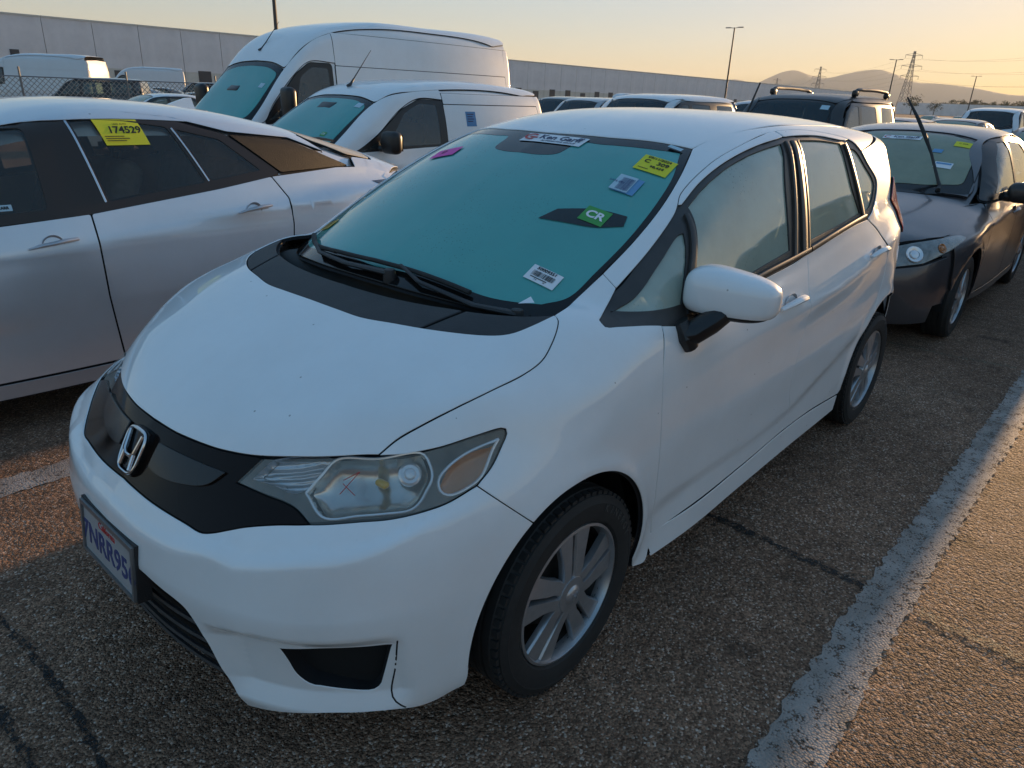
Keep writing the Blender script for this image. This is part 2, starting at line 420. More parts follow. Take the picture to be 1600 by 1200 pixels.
def panel(name, loop, pj, F, mat, parent=None, holes=(), g=.022, gap=.002, off=0.0, depth=.014, dark=None, lip=.010, mirror=False, tmax=5.0, local=None):
    """a sheet of the body field inside a loop; returns the object (and its mirror)"""
    L2 = [inset2(pj.to2(np.asarray(loop, float)), gap)]
    for h in holes: L2.append(inset2(pj.to2(np.asarray(h, float)), -gap))
    v2, tri, nb = tri_region(L2, g)
    O, D = pj.rays(v2); P, hit = march(F, O, D, tmax, 260)
    N = grad(F, P)
    bad = ~hit
    if bad.any() and not bad.all():
        gi = np.where(hit)[0]
        for i in np.where(bad)[0]:
            j = gi[np.argmin(np.sum((v2[gi] - v2[i]) ** 2, 1))]; P[i] = O[i] + D[i] * np.dot(P[j] - O[i], D[i]); N[i] = N[j]
    P = P + N * off
    a, b, c = P[tri[:, 0]], P[tri[:, 1]], P[tri[:, 2]]
    fn = np.cross(b - a, c - a); flipm = np.sum(fn * N[tri].mean(1), 1) < 0
    tri = np.where(flipm[:, None], tri[:, ::-1], tri)
    V = [P]; NN = [N]; Fc = tri.tolist(); mi = [0] * len(Fc)
    # boundary edges (appear once) -> turned-in flange
    if depth:
        ed = {}
        for t in tri:
            for i in range(3): ed[(t[i], t[(i + 1) % 3])] = 1
        bd = [e for e in ed if (e[1], e[0]) not in ed]
        ids = sorted({i for e in bd for i in e}); k0 = len(P); loc = {i: k for k, i in enumerate(ids)}; n = len(ids)
        nx = {i: np.zeros(3) for i in ids}
        for i, j in bd:
            t = P[j] - P[i]; o = np.cross(t, N[i]); o /= max(np.linalg.norm(o), 1e-9); nx[i] = nx[i] + o; nx[j] = nx[j] + o
        out = np.array([nx[i] / max(np.linalg.norm(nx[i]), 1e-9) for i in ids])
        r0 = P[ids]; r1 = P[ids] - N[ids] * .003 + out * .0012; r2 = P[ids] - N[ids] * depth; r3 = r2 + out * lip
        V += [r0, r1, r1, r2, r2, r3]; NN += [N[ids], (N[ids] * .4 + out), out, out, N[ids], N[ids]]
        for i, j in bd:
            a, b = loc[i], loc[j]
            Fc += [(j_ for j_ in (k0 + b, k0 + a, k0 + n + a, k0 + n + b)), (j_ for j_ in (k0 + 2 * n + b, k0 + 2 * n + a, k0 + 3 * n + a, k0 + 3 * n + b)),
                   (j_ for j_ in (k0 + 4 * n + b, k0 + 4 * n + a, k0 + 5 * n + a, k0 + 5 * n + b))]
            mi += [0, 1, 1]
        Fc = [tuple(f) for f in Fc]
    V = np.concatenate(V); NN = np.concatenate(NN); NN = NN / np.maximum(np.linalg.norm(NN, axis=1, keepdims=True), 1e-9)
    mats = [mat, dark if dark is not None else M['gap']]
    res = []
    for s in ((False, True) if mirror else (False,)):
        if s:
            VV = V * np.array([1, -1, 1]); N2 = NN * np.array([1, -1, 1]); F2 = [tuple(f)[::-1] for f in Fc]
        else: VV, N2, F2 = V, NN, Fc
        res.append(mesh_obj(name, VV, F2, mats, parent, True, N2, mi))
    return res if mirror else res[0]
def on_field(F, P, d, off=0.0):
    """drop points onto the field along direction d"""
    d = np.asarray(d, float) / np.linalg.norm(d); P = np.asarray(P, float)
    p, h = march(F, P - 1.2 * d, d, 4.0, 400); n = grad(F, p); return p + n * off, n
def strip(name, F, P, d, w, mat, parent, h=.006, off=0.0, mirror=False, ds=.015):
    """a raised moulding that follows a curve on the field; w may vary along it"""
    C = catmull(P, ds); p, n = on_field(F, C, d, off)
    t = np.gradient(p, axis=0); t /= np.linalg.norm(t, axis=1)[:, None]; s = np.cross(n, t); s /= np.linalg.norm(s, axis=1)[:, None]
    ww = np.interp(np.linspace(0, 1, len(p)), np.linspace(0, 1, len(np.atleast_1d(w))), np.atleast_1d(w))[:, None] / 2
    prof = [(-1, -.006), (-1, h * .6), (-.75, h), (.75, h), (1, h * .6), (1, -.006)]
    V = np.concatenate([p + s * ww * a + n * b for a, b in prof]); k = len(p)
    Fc = [(j * k + i, j * k + i + 1, (j + 1) * k + i + 1, (j + 1) * k + i) for j in range(5) for i in range(k - 1)]
    Fc += [tuple(j * k for j in range(6)), tuple(j * k + k - 1 for j in range(5, -1, -1))]
    out = []
    for sgn in ((1, -1) if mirror else (1,)):
        b = MB(); b.add(V * np.array([1, sgn, 1]), Fc); out.append(b.build(name, mat, parent, auto=50))
    return out if mirror else out[0]
# ------------------------------------------------------------------ materials
M = {}
def nmat(name):
    m = bpy.data.materials.new(name); m.use_nodes = True
    nt = m.node_tree; return m, nt, nt.nodes['Principled BSDF']
def pmat(name, col, rough=.5, metal=0.0, coat=0.0, spec=.5, noise=0.0, nscale=8.0, bump=0.0, bscale=60.0, emit=None, trans=0.0, coat_rough=.05, rvar=0.0, speck=0.0):
    m, nt, b = nmat(name); L = nt.links
    b.inputs['Base Color'].default_value = (*col, 1); b.inputs['Roughness'].default_value = rough; b.inputs['Metallic'].default_value = metal
    b.inputs['Coat Weight'].default_value = coat; b.inputs['Coat Roughness'].default_value = coat_rough; b.inputs['Specular IOR Level'].default_value = spec
    b.inputs['Transmission Weight'].default_value = trans
    tc = nt.nodes.new('ShaderNodeTexCoord')
    if noise or rvar:
        n = nt.nodes.new('ShaderNodeTexNoise'); n.inputs['Scale'].default_value = nscale; n.inputs['Detail'].default_value = 6; n.inputs['Roughness'].default_value = .65
        L.new(tc.outputs['Object'], n.inputs['Vector'])
        if noise:
            mp = nt.nodes.new('ShaderNodeMapRange'); mp.inputs[1].default_value = .3; mp.inputs[2].default_value = .7
            mp.inputs[3].default_value = 1 - noise; mp.inputs[4].default_value = 1 + noise
            mx = nt.nodes.new('ShaderNodeMix'); mx.data_type = 'RGBA'; mx.blend_type = 'MULTIPLY'; mx.inputs[0].default_value = 1; mx.clamp_result = False
            mx.inputs[6].default_value = (*col, 1); L.new(n.outputs['Fac'], mp.inputs[0]); L.new(mp.outputs[0], mx.inputs[7]); L.new(mx.outputs[2], b.inputs['Base Color'])
        if rvar:
            mr = nt.nodes.new('ShaderNodeMapRange'); mr.inputs[1].default_value = .3; mr.inputs[2].default_value = .7
            mr.inputs[3].default_value = rough - rvar; mr.inputs[4].default_value = rough + rvar
            L.new(n.outputs['Fac'], mr.inputs[0]); L.new(mr.outputs[0], b.inputs['Roughness'])
    if bump:
        n2 = nt.nodes.new('ShaderNodeTexNoise'); n2.inputs['Scale'].default_value = bscale; n2.inputs['Detail'].default_value = 5
        bp = nt.nodes.new('ShaderNodeBump'); bp.inputs['Strength'].default_value = bump; bp.inputs['Distance'].default_value = .004
        L.new(tc.outputs['Object'], n2.inputs['Vector']); L.new(n2.outputs['Fac'], bp.inputs['Height']); L.new(bp.outputs[0], b.inputs['Normal'])
    if emit: b.inputs['Emission Color'].default_value = (*emit[:3], 1); b.inputs['Emission Strength'].default_value = emit[3]
    M[name] = m; return m
def paint(name, col, rough=.38, metal=0.0, coat=.85, dirt=.10, specks=True, dew=0.0):
    """car paint with fine road dirt, small dark specks, and a dulled coat"""
    m, nt, b = nmat(name); L = nt.links; N = nt.nodes
    b.inputs['Roughness'].default_value = rough; b.inputs['Metallic'].default_value = metal
    b.inputs['Coat Weight'].default_value = coat; b.inputs['Coat Roughness'].default_value = .08
    tc = N.new('ShaderNodeTexCoord')
    n = N.new('ShaderNodeTexNoise'); n.inputs['Scale'].default_value = 3.5; n.inputs['Detail'].default_value = 7; n.inputs['Roughness'].default_value = .7
    L.new(tc.outputs['Object'], n.inputs['Vector'])
    mp = N.new('ShaderNodeMapRange'); mp.inputs[1].default_value = .35; mp.inputs[2].default_value = .75; mp.inputs[3].default_value = 0; mp.inputs[4].default_value = dirt
    L.new(n.outputs['Fac'], mp.inputs[0])
    mx = N.new('ShaderNodeMix'); mx.data_type = 'RGBA'; mx.inputs[6].default_value = (*col, 1); mx.inputs[7].default_value = (.28, .22, .17, 1)
    L.new(mp.outputs[0], mx.inputs[0]); last = mx.outputs[2]
    if specks:
        v = N.new('ShaderNodeTexVoronoi'); v.inputs['Scale'].default_value = 26; v.inputs['Randomness'].default_value = 1
        L.new(tc.outputs['Object'], v.inputs['Vector'])
        c = N.new('ShaderNodeMath'); c.operation = 'LESS_THAN'; c.inputs[1].default_value = .075
        L.new(v.outputs['Distance'], c.inputs[0])
        n3 = N.new('ShaderNodeSeparateColor'); L.new(v.outputs['Color'], n3.inputs[0])
        g = N.new('ShaderNodeMath'); g.operation = 'GREATER_THAN'; g.inputs[1].default_value = .86; L.new(n3.outputs[0], g.inputs[0])
        a = N.new('ShaderNodeMath'); a.operation = 'MULTIPLY'; L.new(c.outputs[0], a.inputs[0]); L.new(g.outputs[0], a.inputs[1])
        a2 = N.new('ShaderNodeMath'); a2.operation = 'MULTIPLY'; a2.inputs[1].default_value = .6; L.new(a.outputs[0], a2.inputs[0])
        m2 = N.new('ShaderNodeMix'); m2.data_type = 'RGBA'; m2.inputs[7].default_value = (.10, .085, .07, 1)
        L.new(a2.outputs[0], m2.inputs[0]); L.new(last, m2.inputs[6]); last = m2.outputs[2]
    L.new(last, b.inputs['Base Color'])
    n4 = N.new('ShaderNodeTexNoise'); n4.inputs['Scale'].default_value = 220; n4.inputs['Detail'].default_value = 3
    L.new(tc.outputs['Object'], n4.inputs['Vector'])
    cr = N.new('ShaderNodeMapRange'); cr.inputs[1].default_value = .3; cr.inputs[2].default_value = .8; cr.inputs[3].default_value = .02 + dew; cr.inputs[4].default_value = .07 + dew * 2
    L.new(n.outputs['Fac'], cr.inputs[0]); L.new(cr.outputs[0], b.inputs['Coat Roughness'])
    bp = N.new('ShaderNodeBump'); bp.inputs['Strength'].default_value = .012 + dew; bp.inputs['Distance'].default_value = .001
    L.new(n4.outputs['Fac'], bp.inputs['Height']); L.new(bp.outputs[0], b.inputs['Normal'])
    M[name] = m; return m
def fogglass(name, col, clear=.2, rough=.35, nscale=2.0, tint=(.60, .76, .72), gloss=1.45, drops=True):
    """window glass under dew: a thin misted film over tinted, partly see-through glass, with a clear reflection"""
    m, nt, b = nmat(name); L = nt.links; N = nt.nodes
    N.remove(b); b = N.new('ShaderNodeBsdfDiffuse'); b.inputs['Color'].default_value = (*col, 1)
    tr = N.new('ShaderNodeBsdfTransparent'); tr.inputs[0].default_value = (*tint, 1)
    mix = N.new('ShaderNodeMixShader'); out = N['Material Output']
    tc = N.new('ShaderNodeTexCoord'); n = N.new('ShaderNodeTexNoise'); n.inputs['Scale'].default_value = nscale; n.inputs['Detail'].default_value = 8; n.inputs['Roughness'].default_value = .62
    L.new(tc.outputs['Object'], n.inputs['Vector'])
    mp = N.new('ShaderNodeMapRange'); mp.inputs[1].default_value = .3; mp.inputs[2].default_value = .75; mp.inputs[3].default_value = clear * .6; mp.inputs[4].default_value = min(1, clear * 1.4)
    L.new(n.outputs['Fac'], mp.inputs[0]); last = mp.outputs[0]
    if drops:
        # trickled drops: clearer specks, stretched down the pane
        mg = N.new('ShaderNodeMapping'); mg.inputs['Scale'].default_value = (1, 1, .45); L.new(tc.outputs['Object'], mg.inputs['Vector'])
        v = N.new('ShaderNodeTexVoronoi'); v.inputs['Scale'].default_value = 95; L.new(mg.outputs[0], v.inputs['Vector'])
        lt = N.new('ShaderNodeMapRange'); lt.inputs[1].default_value = .10; lt.inputs[2].default_value = .22; lt.inputs[3].default_value = .30; lt.inputs[4].default_value = 0; L.new(v.outputs['Distance'], lt.inputs[0])
        n5 = N.new('ShaderNodeTexNoise'); n5.inputs['Scale'].default_value = 5; L.new(tc.outputs['Object'], n5.inputs['Vector'])
        gt = N.new('ShaderNodeMapRange'); gt.inputs[1].default_value = .5; gt.inputs[2].default_value = .62; L.new(n5.outputs['Fac'], gt.inputs[0])
        mm = N.new('ShaderNodeMath'); mm.operation = 'MULTIPLY'; L.new(lt.outputs[0], mm.inputs[0]); L.new(gt.outputs[0], mm.inputs[1])
        ad = N.new('ShaderNodeMath'); ad.operation = 'ADD'; ad.use_clamp = True; L.new(last, ad.inputs[0]); L.new(mm.outputs[0], ad.inputs[1]); last = ad.outputs[0]
    L.new(last, mix.inputs[0]); L.new(b.outputs[0], mix.inputs[1]); L.new(tr.outputs[0], mix.inputs[2])
    gl = N.new('ShaderNodeBsdfGlossy'); gl.inputs['Roughness'].default_value = .03; gl.inputs['Color'].default_value = (.95, .97, 1, 1)
    fr = N.new('ShaderNodeFresnel'); fr.inputs['IOR'].default_value = gloss; m2 = N.new('ShaderNodeMixShader')
    L.new(fr.outputs[0], m2.inputs[0]); L.new(mix.outputs[0], m2.inputs[1]); L.new(gl.outputs[0], m2.inputs[2]); L.new(m2.outputs[0], out.inputs['Surface'])
    M[name] = m; return m
pmat('gap', (.006, .006, .008), .8)
pmat('black_plastic', (.022, .021, .022), .55, bump=.25, bscale=260, noise=.25, nscale=14)
pmat('gloss_black', (.010, .009, .009), .10, spec=.4)
pmat('rubber', (.014, .0135, .013), .72, noise=.3, nscale=30)
pmat('trim_black', (.014, .013, .013), .35, noise=.2, nscale=10)
pmat('dark_void', (.004, .004, .004), .9)
pmat('chrome', (.62, .62, .64), .14, metal=1.0)
pmat('satin_silver', (.42, .42, .43), .32, metal=.75, noise=.12, nscale=18)
pmat('mirror_silver', (.8, .82, .84), .03, metal=1.0)
pmat('lamp_amber', (.42, .15, .035), .25, coat=1.0)
pmat('lamp_red', (.55, .02, .02), .18, coat=1.0)
pmat('lamp_grey', (.12, .115, .105), .35, coat=.6)
pmat('seat_grey', (.16, .155, .15), .9, noise=.2, nscale=20)
pmat('seat_black', (.03, .03, .03), .9, noise=.2, nscale=20)
pmat('brake_dark', (.05, .045, .04), .6, metal=.4)
FC = {
    'hoodfront': [(-0.7001, -0.0055, 0.7757), (-0.6941, -0.1207, 0.7755), (-0.6778, -0.2251, 0.7772), (-0.6607, -0.291, 0.779), (-0.6301, -0.369, 0.7842), (-0.5777, -0.4599, 0.7962), (-0.5321, -0.5223, 0.8039), (-0.4652, -0.5965, 0.8114)],
    'hoodgap': [(-0.4652, -0.5965, 0.8114), (-0.4242, -0.6112, 0.8401), (-0.3721, -0.6374, 0.8679), (-0.318, -0.6627, 0.8921), (-0.2608, -0.6863, 0.9139), (-0.2081, -0.6999, 0.9282), (-0.1274, -0.7128, 0.9436), (-0.0549, -0.7142, 0.9636), (-0.0025, -0.6999, 0.9897), (0.0447, -0.6786, 1.0167), (0.0712, -0.6585, 1.0312), (0.0763, -0.6415, 1.0366)],
    'cowlfront': [(0.0754, -0.6422, 1.0363), (0.0117, -0.632, 1.0237), (-0.0472, -0.6159, 1.0104), (-0.0758, -0.5969, 1.0053), (-0.1082, -0.5579, 1.0028), (-0.1437, -0.4988, 1.0028), (-0.1763, -0.4234, 1.0023), (-0.1999, -0.3287, 0.9996), (-0.2208, -0.2299, 0.9957), (-0.2238, -0.129, 0.9962), (-0.2242, -0.0047, 0.9972)],
    'wsright': [(0.0888, -0.6441, 1.0382), (0.1679, -0.6246, 1.045), (0.3125, -0.6166, 1.1052), (0.4584, -0.6192, 1.1778), (0.6154, -0.6042, 1.2575), (0.7608, -0.5725, 1.3307), (0.9479, -0.508, 1.4137)],
    'wstop': [(0.8193, 0.1884, 1.4306), (0.8206, -0.0425, 1.4361), (0.8441, -0.2357, 1.4347), (0.9026, -0.3927, 1.4293), (0.9544, -0.5015, 1.4172)],
    'grillebot': [(-0.6294, -0.5656, 0.6966), (-0.6716, -0.501, 0.6853), (-0.709, -0.4405, 0.6689), (-0.7323, -0.4038, 0.6544), (-0.7504, -0.3736, 0.642), (-0.7646, -0.3413, 0.6334), (-0.7739, -0.2824, 0.6354), (-0.7899, -0.1421, 0.6379), (-0.7929, -0.0321, 0.6421), (-0.7927, 0.0017, 0.6443)],
    'hl': [(-0.6778, -0.3551, 0.7304), (-0.6246, -0.3837, 0.7835), (-0.5518, -0.4966, 0.8011), (-0.4658, -0.5972, 0.8103), (-0.4214, -0.6374, 0.8139), (-0.3548, -0.6813, 0.8253), (-0.2886, -0.7155, 0.8402), (-0.2262, -0.744, 0.8501), (-0.2153, -0.7523, 0.8413), (-0.2238, -0.7548, 0.8254), (-0.2706, -0.7604, 0.7758), (-0.3194, -0.7603, 0.7442), (-0.3926, -0.7424, 0.7233), (-0.4473, -0.72, 0.7147), (-0.5072, -0.6854, 0.7085), (-0.5588, -0.6426, 0.706), (-0.6298, -0.565, 0.6965), (-0.6311, -0.5149, 0.7143), (-0.6536, -0.4387, 0.723)],
    'quarter': [(0.1733, -0.7171, 1.0208), (0.1705, -0.7375, 1.0087), (0.2895, -0.7798, 0.9974), (0.4776, -0.8051, 0.9796), (0.6424, -0.6486, 1.2514), (0.627, -0.6474, 1.245), (0.4682, -0.669, 1.1605), (0.3103, -0.6857, 1.0719)],
    'fglass': [(0.6841, -0.6464, 1.2705), (0.7948, -0.6363, 1.3196), (0.9247, -0.6318, 1.3639), (1.0867, -0.6275, 1.4004), (1.259, -0.6274, 1.4256), (1.3951, -0.6273, 1.4384), (1.3225, -0.7035, 1.3023), (1.2912, -0.7558, 1.1528), (1.2804, -0.7804, 1.07), (0.9615, -0.7877, 1.0371), (0.4913, -0.8061, 0.977)],
    'rglass': [(1.5525, -0.6263, 1.4473), (1.9895, -0.6422, 1.4269), (2.0196, -0.7219, 1.2513), (2.0912, -0.7599, 1.1306), (1.4568, -0.7774, 1.0812), (1.4771, -0.72, 1.2626)],
    'cglass': [(2.0304, -0.642, 1.4262), (2.1544, -0.651, 1.4112), (2.2354, -0.6852, 1.338), (2.3567, -0.7158, 1.2478), (2.3073, -0.7366, 1.1927), (2.2257, -0.7564, 1.1355), (2.1357, -0.7613, 1.1241)],
    'framegap': [(0.6638, -0.6343, 1.2668), (0.7119, -0.6141, 1.2954), (0.9133, -0.5973, 1.3753), (1.1578, -0.5892, 1.4315), (1.3568, -0.5785, 1.4626), (1.5395, -0.5869, 1.4729), (1.7465, -0.5963, 1.4696), (2.0706, -0.6286, 1.4404)],
    'dgapf': [(0.3546, -0.7994, 0.9885), (0.3214, -0.8434, 0.8368), (0.3501, -0.8469, 0.5892), (0.3836, -0.8303, 0.3936), (0.4107, -0.8199, 0.2925)],
    'dgapb': [(1.4285, -0.7877, 1.0451), (1.3752, -0.8395, 0.9061), (1.3901, -0.8455, 0.7841), (1.3537, -0.8479, 0.6372), (1.3576, -0.8437, 0.5167), (1.3984, -0.8393, 0.4254), (1.3788, -0.8353, 0.3333)],
    'tail': [(2.5835, -0.7256, 1.1723), (2.5375, -0.775, 1.0596), (2.6443, -0.7882, 1.0165), (2.5553, -0.8026, 1.0059)],
    'seam': [(-0.3194, -0.7603, 0.7442), (-0.2203, -0.8258, 0.6226)],
    'ledge': [(-0.7966, 0.2863, 0.608), (-0.8248, 0.1602, 0.5908), (-0.8379, 0.0037, 0.5824), (-0.833, -0.1661, 0.5739), (-0.8172, -0.276, 0.5833), (-0.8032, -0.3337, 0.5967), (-0.7823, -0.3845, 0.6165), (-0.7549, -0.4194, 0.6318)],
    'crease': [(-0.7651, -0.467, 0.6005), (-0.671, -0.6153, 0.6443), (-0.6169, -0.6704, 0.6477), (-0.5538, -0.7094, 0.6656), (-0.492, -0.7334, 0.6854), (-0.444, -0.7489, 0.6942)],
    'lowopen': [(-0.8357, -0.2479, 0.4694), (-0.8215, -0.3253, 0.4563), (-0.8158, -0.345, 0.4374), (-0.8047, -0.3692, 0.385), (-0.7774, -0.3876, 0.2707), (-0.7657, -0.4133, 0.2151)],
    'lip': [(-0.7483, -0.4244, 0.1759), (-0.7246, -0.4954, 0.1916), (-0.6627, -0.6014, 0.2144), (-0.5971, -0.6685, 0.2154), (-0.5357, -0.7137, 0.2114), (-0.4959, -0.7309, 0.1995), (-0.4361, -0.7484, 0.1915), (-0.362, -0.7745, 0.2067)],
    'archfront': [(-0.362, -0.7745, 0.2067), (-0.3583, -0.7909, 0.3017), (-0.347, -0.8008, 0.3988), (-0.3256, -0.8089, 0.4781), (-0.2763, -0.8188, 0.5597), (-0.2186, -0.8266, 0.6169)],
    'fog': [(-0.7092, -0.5346, 0.3925), (-0.6575, -0.6152, 0.41), (-0.6084, -0.6647, 0.4119), (-0.5703, -0.6948, 0.4106), (-0.5402, -0.7156, 0.4096)],
    'archF': [(-0.2186, -0.8266, 0.6169), (-0.1022, -0.84, 0.6688), (0.0822, -0.852, 0.6673), (0.2158, -0.8493, 0.56), (0.2841, -0.8414, 0.443), (0.3086, -0.8131, 0.2476)],
    'archR': [(2.0729, -0.8331, 0.2917), (2.0808, -0.8366, 0.4758), (2.1629, -0.8485, 0.6241), (2.2673, -0.8525, 0.6731)],
    'cowlrear': [(0.0786, -0.6396, 1.0374), (0.0303, -0.5933, 1.0348), (-0.0189, -0.5198, 1.033), (-0.0506, -0.4522, 1.0327), (-0.0869, -0.3181, 1.0296), (-0.104, -0.188, 1.0271), (-0.1113, -0.0319, 1.0268), (-0.1106, 0.0047, 1.0273)],
    'apseam': [(0.3149, -0.6192, 1.1053), (0.3059, -0.6736, 1.0756)],
    'roofditch': [(0.9617, -0.5071, 1.4174), (0.9929, -0.506, 1.4249), (1.1086, -0.4899, 1.4512), (1.2606, -0.4717, 1.4771), (1.4315, -0.4511, 1.496), (1.7549, -0.4064, 1.5093)],
    'hltop': [(-0.6246, -0.3837, 0.7835), (-0.5518, -0.4966, 0.8011), (-0.4658, -0.5972, 0.8103), (-0.4214, -0.6374, 0.8139), (-0.3548, -0.6813, 0.8253), (-0.2886, -0.7155, 0.8402), (-0.2262, -0.744, 0.8501)],
    'hltip': [(-0.2262, -0.744, 0.8501), (-0.2182, -0.7487, 0.8475), (-0.2153, -0.7523, 0.8413), (-0.2238, -0.7548, 0.8254)],
    'hlout': [(-0.2238, -0.7548, 0.8254), (-0.2706, -0.7604, 0.7758), (-0.3194, -0.7603, 0.7442)],
    'hlbot': [(-0.3194, -0.7603, 0.7442), (-0.3926, -0.7424, 0.7233), (-0.4473, -0.72, 0.7147), (-0.5072, -0.6854, 0.7085), (-0.5588, -0.6426, 0.706), (-0.6298, -0.565, 0.6965)],
    'hlin1': [(-0.6298, -0.565, 0.6965), (-0.6311, -0.5149, 0.7143), (-0.6398, -0.4796, 0.7202), (-0.6536, -0.4387, 0.723), (-0.6778, -0.3551, 0.7304)],
    'hlin2': [(-0.6778, -0.3551, 0.7304), (-0.6246, -0.3837, 0.7835)],
    'hlframe': [(-0.6016, -0.5119, 0.7403), (-0.5655, -0.5195, 0.7703), (-0.5281, -0.5308, 0.8017), (-0.4684, -0.5981, 0.8068), (-0.3929, -0.6601, 0.8153), (-0.3887, -0.6804, 0.7944), (-0.3958, -0.6964, 0.7714), (-0.4233, -0.7039, 0.7456), (-0.4426, -0.7066, 0.7309), (-0.4646, -0.7024, 0.721), (-0.5118, -0.67, 0.7179), (-0.5524, -0.6348, 0.7154), (-0.6042, -0.579, 0.7095)],
    'hlturn': [(-0.3903, -0.7235, 0.7465), (-0.389, -0.7179, 0.7534), (-0.3701, -0.7121, 0.7724), (-0.3452, -0.7125, 0.7903), (-0.2992, -0.7268, 0.8078), (-0.2565, -0.7458, 0.8125), (-0.2485, -0.7481, 0.8153), (-0.2798, -0.753, 0.7813), (-0.3169, -0.7556, 0.7526), (-0.3566, -0.7453, 0.7417), (-0.3803, -0.7354, 0.7393)],
    'hlturnframe': [(-0.2363, -0.7483, 0.8274), (-0.2552, -0.7486, 0.8081), (-0.2982, -0.7572, 0.7622), (-0.3343, -0.7529, 0.7455), (-0.3791, -0.7382, 0.7367), (-0.3938, -0.7232, 0.7447), (-0.3875, -0.7081, 0.7648), (-0.3597, -0.7072, 0.7858), (-0.3122, -0.7194, 0.8081)],
    'hlsub': [(-0.6561, -0.3826, 0.7444), (-0.6318, -0.396, 0.7678), (-0.6133, -0.4075, 0.7846), (-0.534, -0.5247, 0.8), (-0.5633, -0.5211, 0.7717), (-0.5955, -0.5083, 0.7475), (-0.6187, -0.486, 0.7365), (-0.6353, -0.4372, 0.7422)],
    'fog2': [(-0.5402, -0.7156, 0.4096), (-0.5468, -0.7029, 0.3468), (-0.5532, -0.6897, 0.2874)],
    'fog3': [(-0.5532, -0.6897, 0.2874), (-0.5605, -0.6816, 0.2717), (-0.5748, -0.669, 0.2674), (-0.5868, -0.6586, 0.2689), (-0.6513, -0.5921, 0.2826)],
    'fog4': [(-0.6513, -0.5921, 0.2826), (-0.6632, -0.5768, 0.2844), (-0.6834, -0.5545, 0.3121), (-0.6977, -0.5446, 0.3583), (-0.7092, -0.5346, 0.3925)],
    'fogseam': [(-0.5367, -0.7342, 0.4298), (-0.5284, -0.7143, 0.3399), (-0.5341, -0.7075, 0.246), (-0.5116, -0.7264, 0.2102)],
    'fogbrow': [(-0.8039, -0.3708, 0.3855), (-0.7751, -0.4066, 0.3727), (-0.7473, -0.4398, 0.3644), (-0.7092, -0.5346, 0.3925)],
    'fogbrowtop': [(-0.7835, -0.4191, 0.4205), (-0.7407, -0.556, 0.4722), (-0.6721, -0.6447, 0.4833), (-0.6108, -0.696, 0.4814), (-0.5712, -0.7212, 0.465), (-0.5367, -0.7342, 0.4298)],
}
paint('white_paint', (.82, .82, .82), rough=.42, coat=1.0, dirt=.10)
paint('white_dew', (.82, .82, .82), rough=.42, coat=1.0, dirt=.08, dew=.06)
paint('van_white', (.82, .82, .82), rough=.4, dirt=.10, specks=False)
paint('silver_paint', (.74, .74, .76), rough=.28, metal=.55, dirt=.10, specks=False)
paint('grey_paint', (.060, .056, .063), rough=.35, metal=.3, dirt=.10, specks=False, dew=.06)
paint('black_paint', (.014, .013, .014), rough=.4, coat=.25, dirt=.08, specks=False, dew=.05)
fogglass('glass_front', (.11, .44, .41), clear=.20, nscale=1.6)
fogglass('glass_side', (.52, .60, .50), clear=.40, gloss=1.75)
fogglass('glass_side_sunlit', (.62, .60, .44), clear=.25, gloss=1.75)  # same side glass, with the warm sunlight put into its film colour
pmat('gloss_brown', (.012, .007, .0055), .10, spec=.16)
pmat('grille_satin', (.018, .016, .016), .20, spec=.45)
pmat('trim_grey', (.042, .037, .034), .42, noise=.2, nscale=12)
pmat('cup_grey', (.42, .43, .44), .4, coat=.5)
pmat('frame_edge', (.20, .20, .20), .4, metal=.5)
pmat('plate_white', (.34, .33, .33), .5, noise=.1)
pmat('ink_blue', (.03, .045, .16), .5); pmat('ink_red', (.5, .03, .03), .5); pmat('ink_navy', (.02, .03, .10), .5); pmat('ink_black', (.012, .012, .012), .6)
pmat('ink_brown', (.22, .12, .02), .6); pmat('ink_redmark', (.45, .05, .04), .6)
pmat('paper_white', (.80, .80, .82), .7); pmat('paper_pink', (.78, .10, .42), .7); pmat('paper_yellow', (.74, .68, .03), .7); pmat('paper_amber', (.72, .50, .10), .7)
pmat('paper_blue', (.12, .30, .52), .6); pmat('paper_pale', (.42, .58, .66), .6); pmat('paper_green', (.06, .32, .07), .6)
pmat('lamp_housing', (.085, .080, .070), .35, noise=.2, nscale=30)
pmat('lamp_bowl', (.55, .54, .51), .20, metal=.9, noise=.25, nscale=9)
pmat('lamp_rim', (.75, .75, .76), .2, metal=.6, coat=.5)
pmat('dash_dark', (.035, .034, .033), .8, noise=.2)
# fluted high-beam reflector
m_, nt_, b_ = nmat('lamp_flute'); M['lamp_flute'] = m_
b_.inputs['Base Color'].default_value = (.55, .56, .58, 1); b_.inputs['Metallic'].default_value = .8; b_.inputs['Roughness'].default_value = .22
tc_ = nt_.nodes.new('ShaderNodeTexCoord'); wv_ = nt_.nodes.new('ShaderNodeTexWave'); wv_.inputs['Scale'].default_value = 24; wv_.inputs['Distortion'].default_value = 1.5; wv_.bands_direction = 'DIAGONAL'
bp_ = nt_.nodes.new('ShaderNodeBump'); bp_.inputs['Strength'].default_value = .8; bp_.inputs['Distance'].default_value = .006
nt_.links.new(tc_.outputs['Object'], wv_.inputs['Vector']); nt_.links.new(wv_.outputs['Fac'], bp_.inputs['Height']); nt_.links.new(bp_.outputs[0], b_.inputs['Normal'])
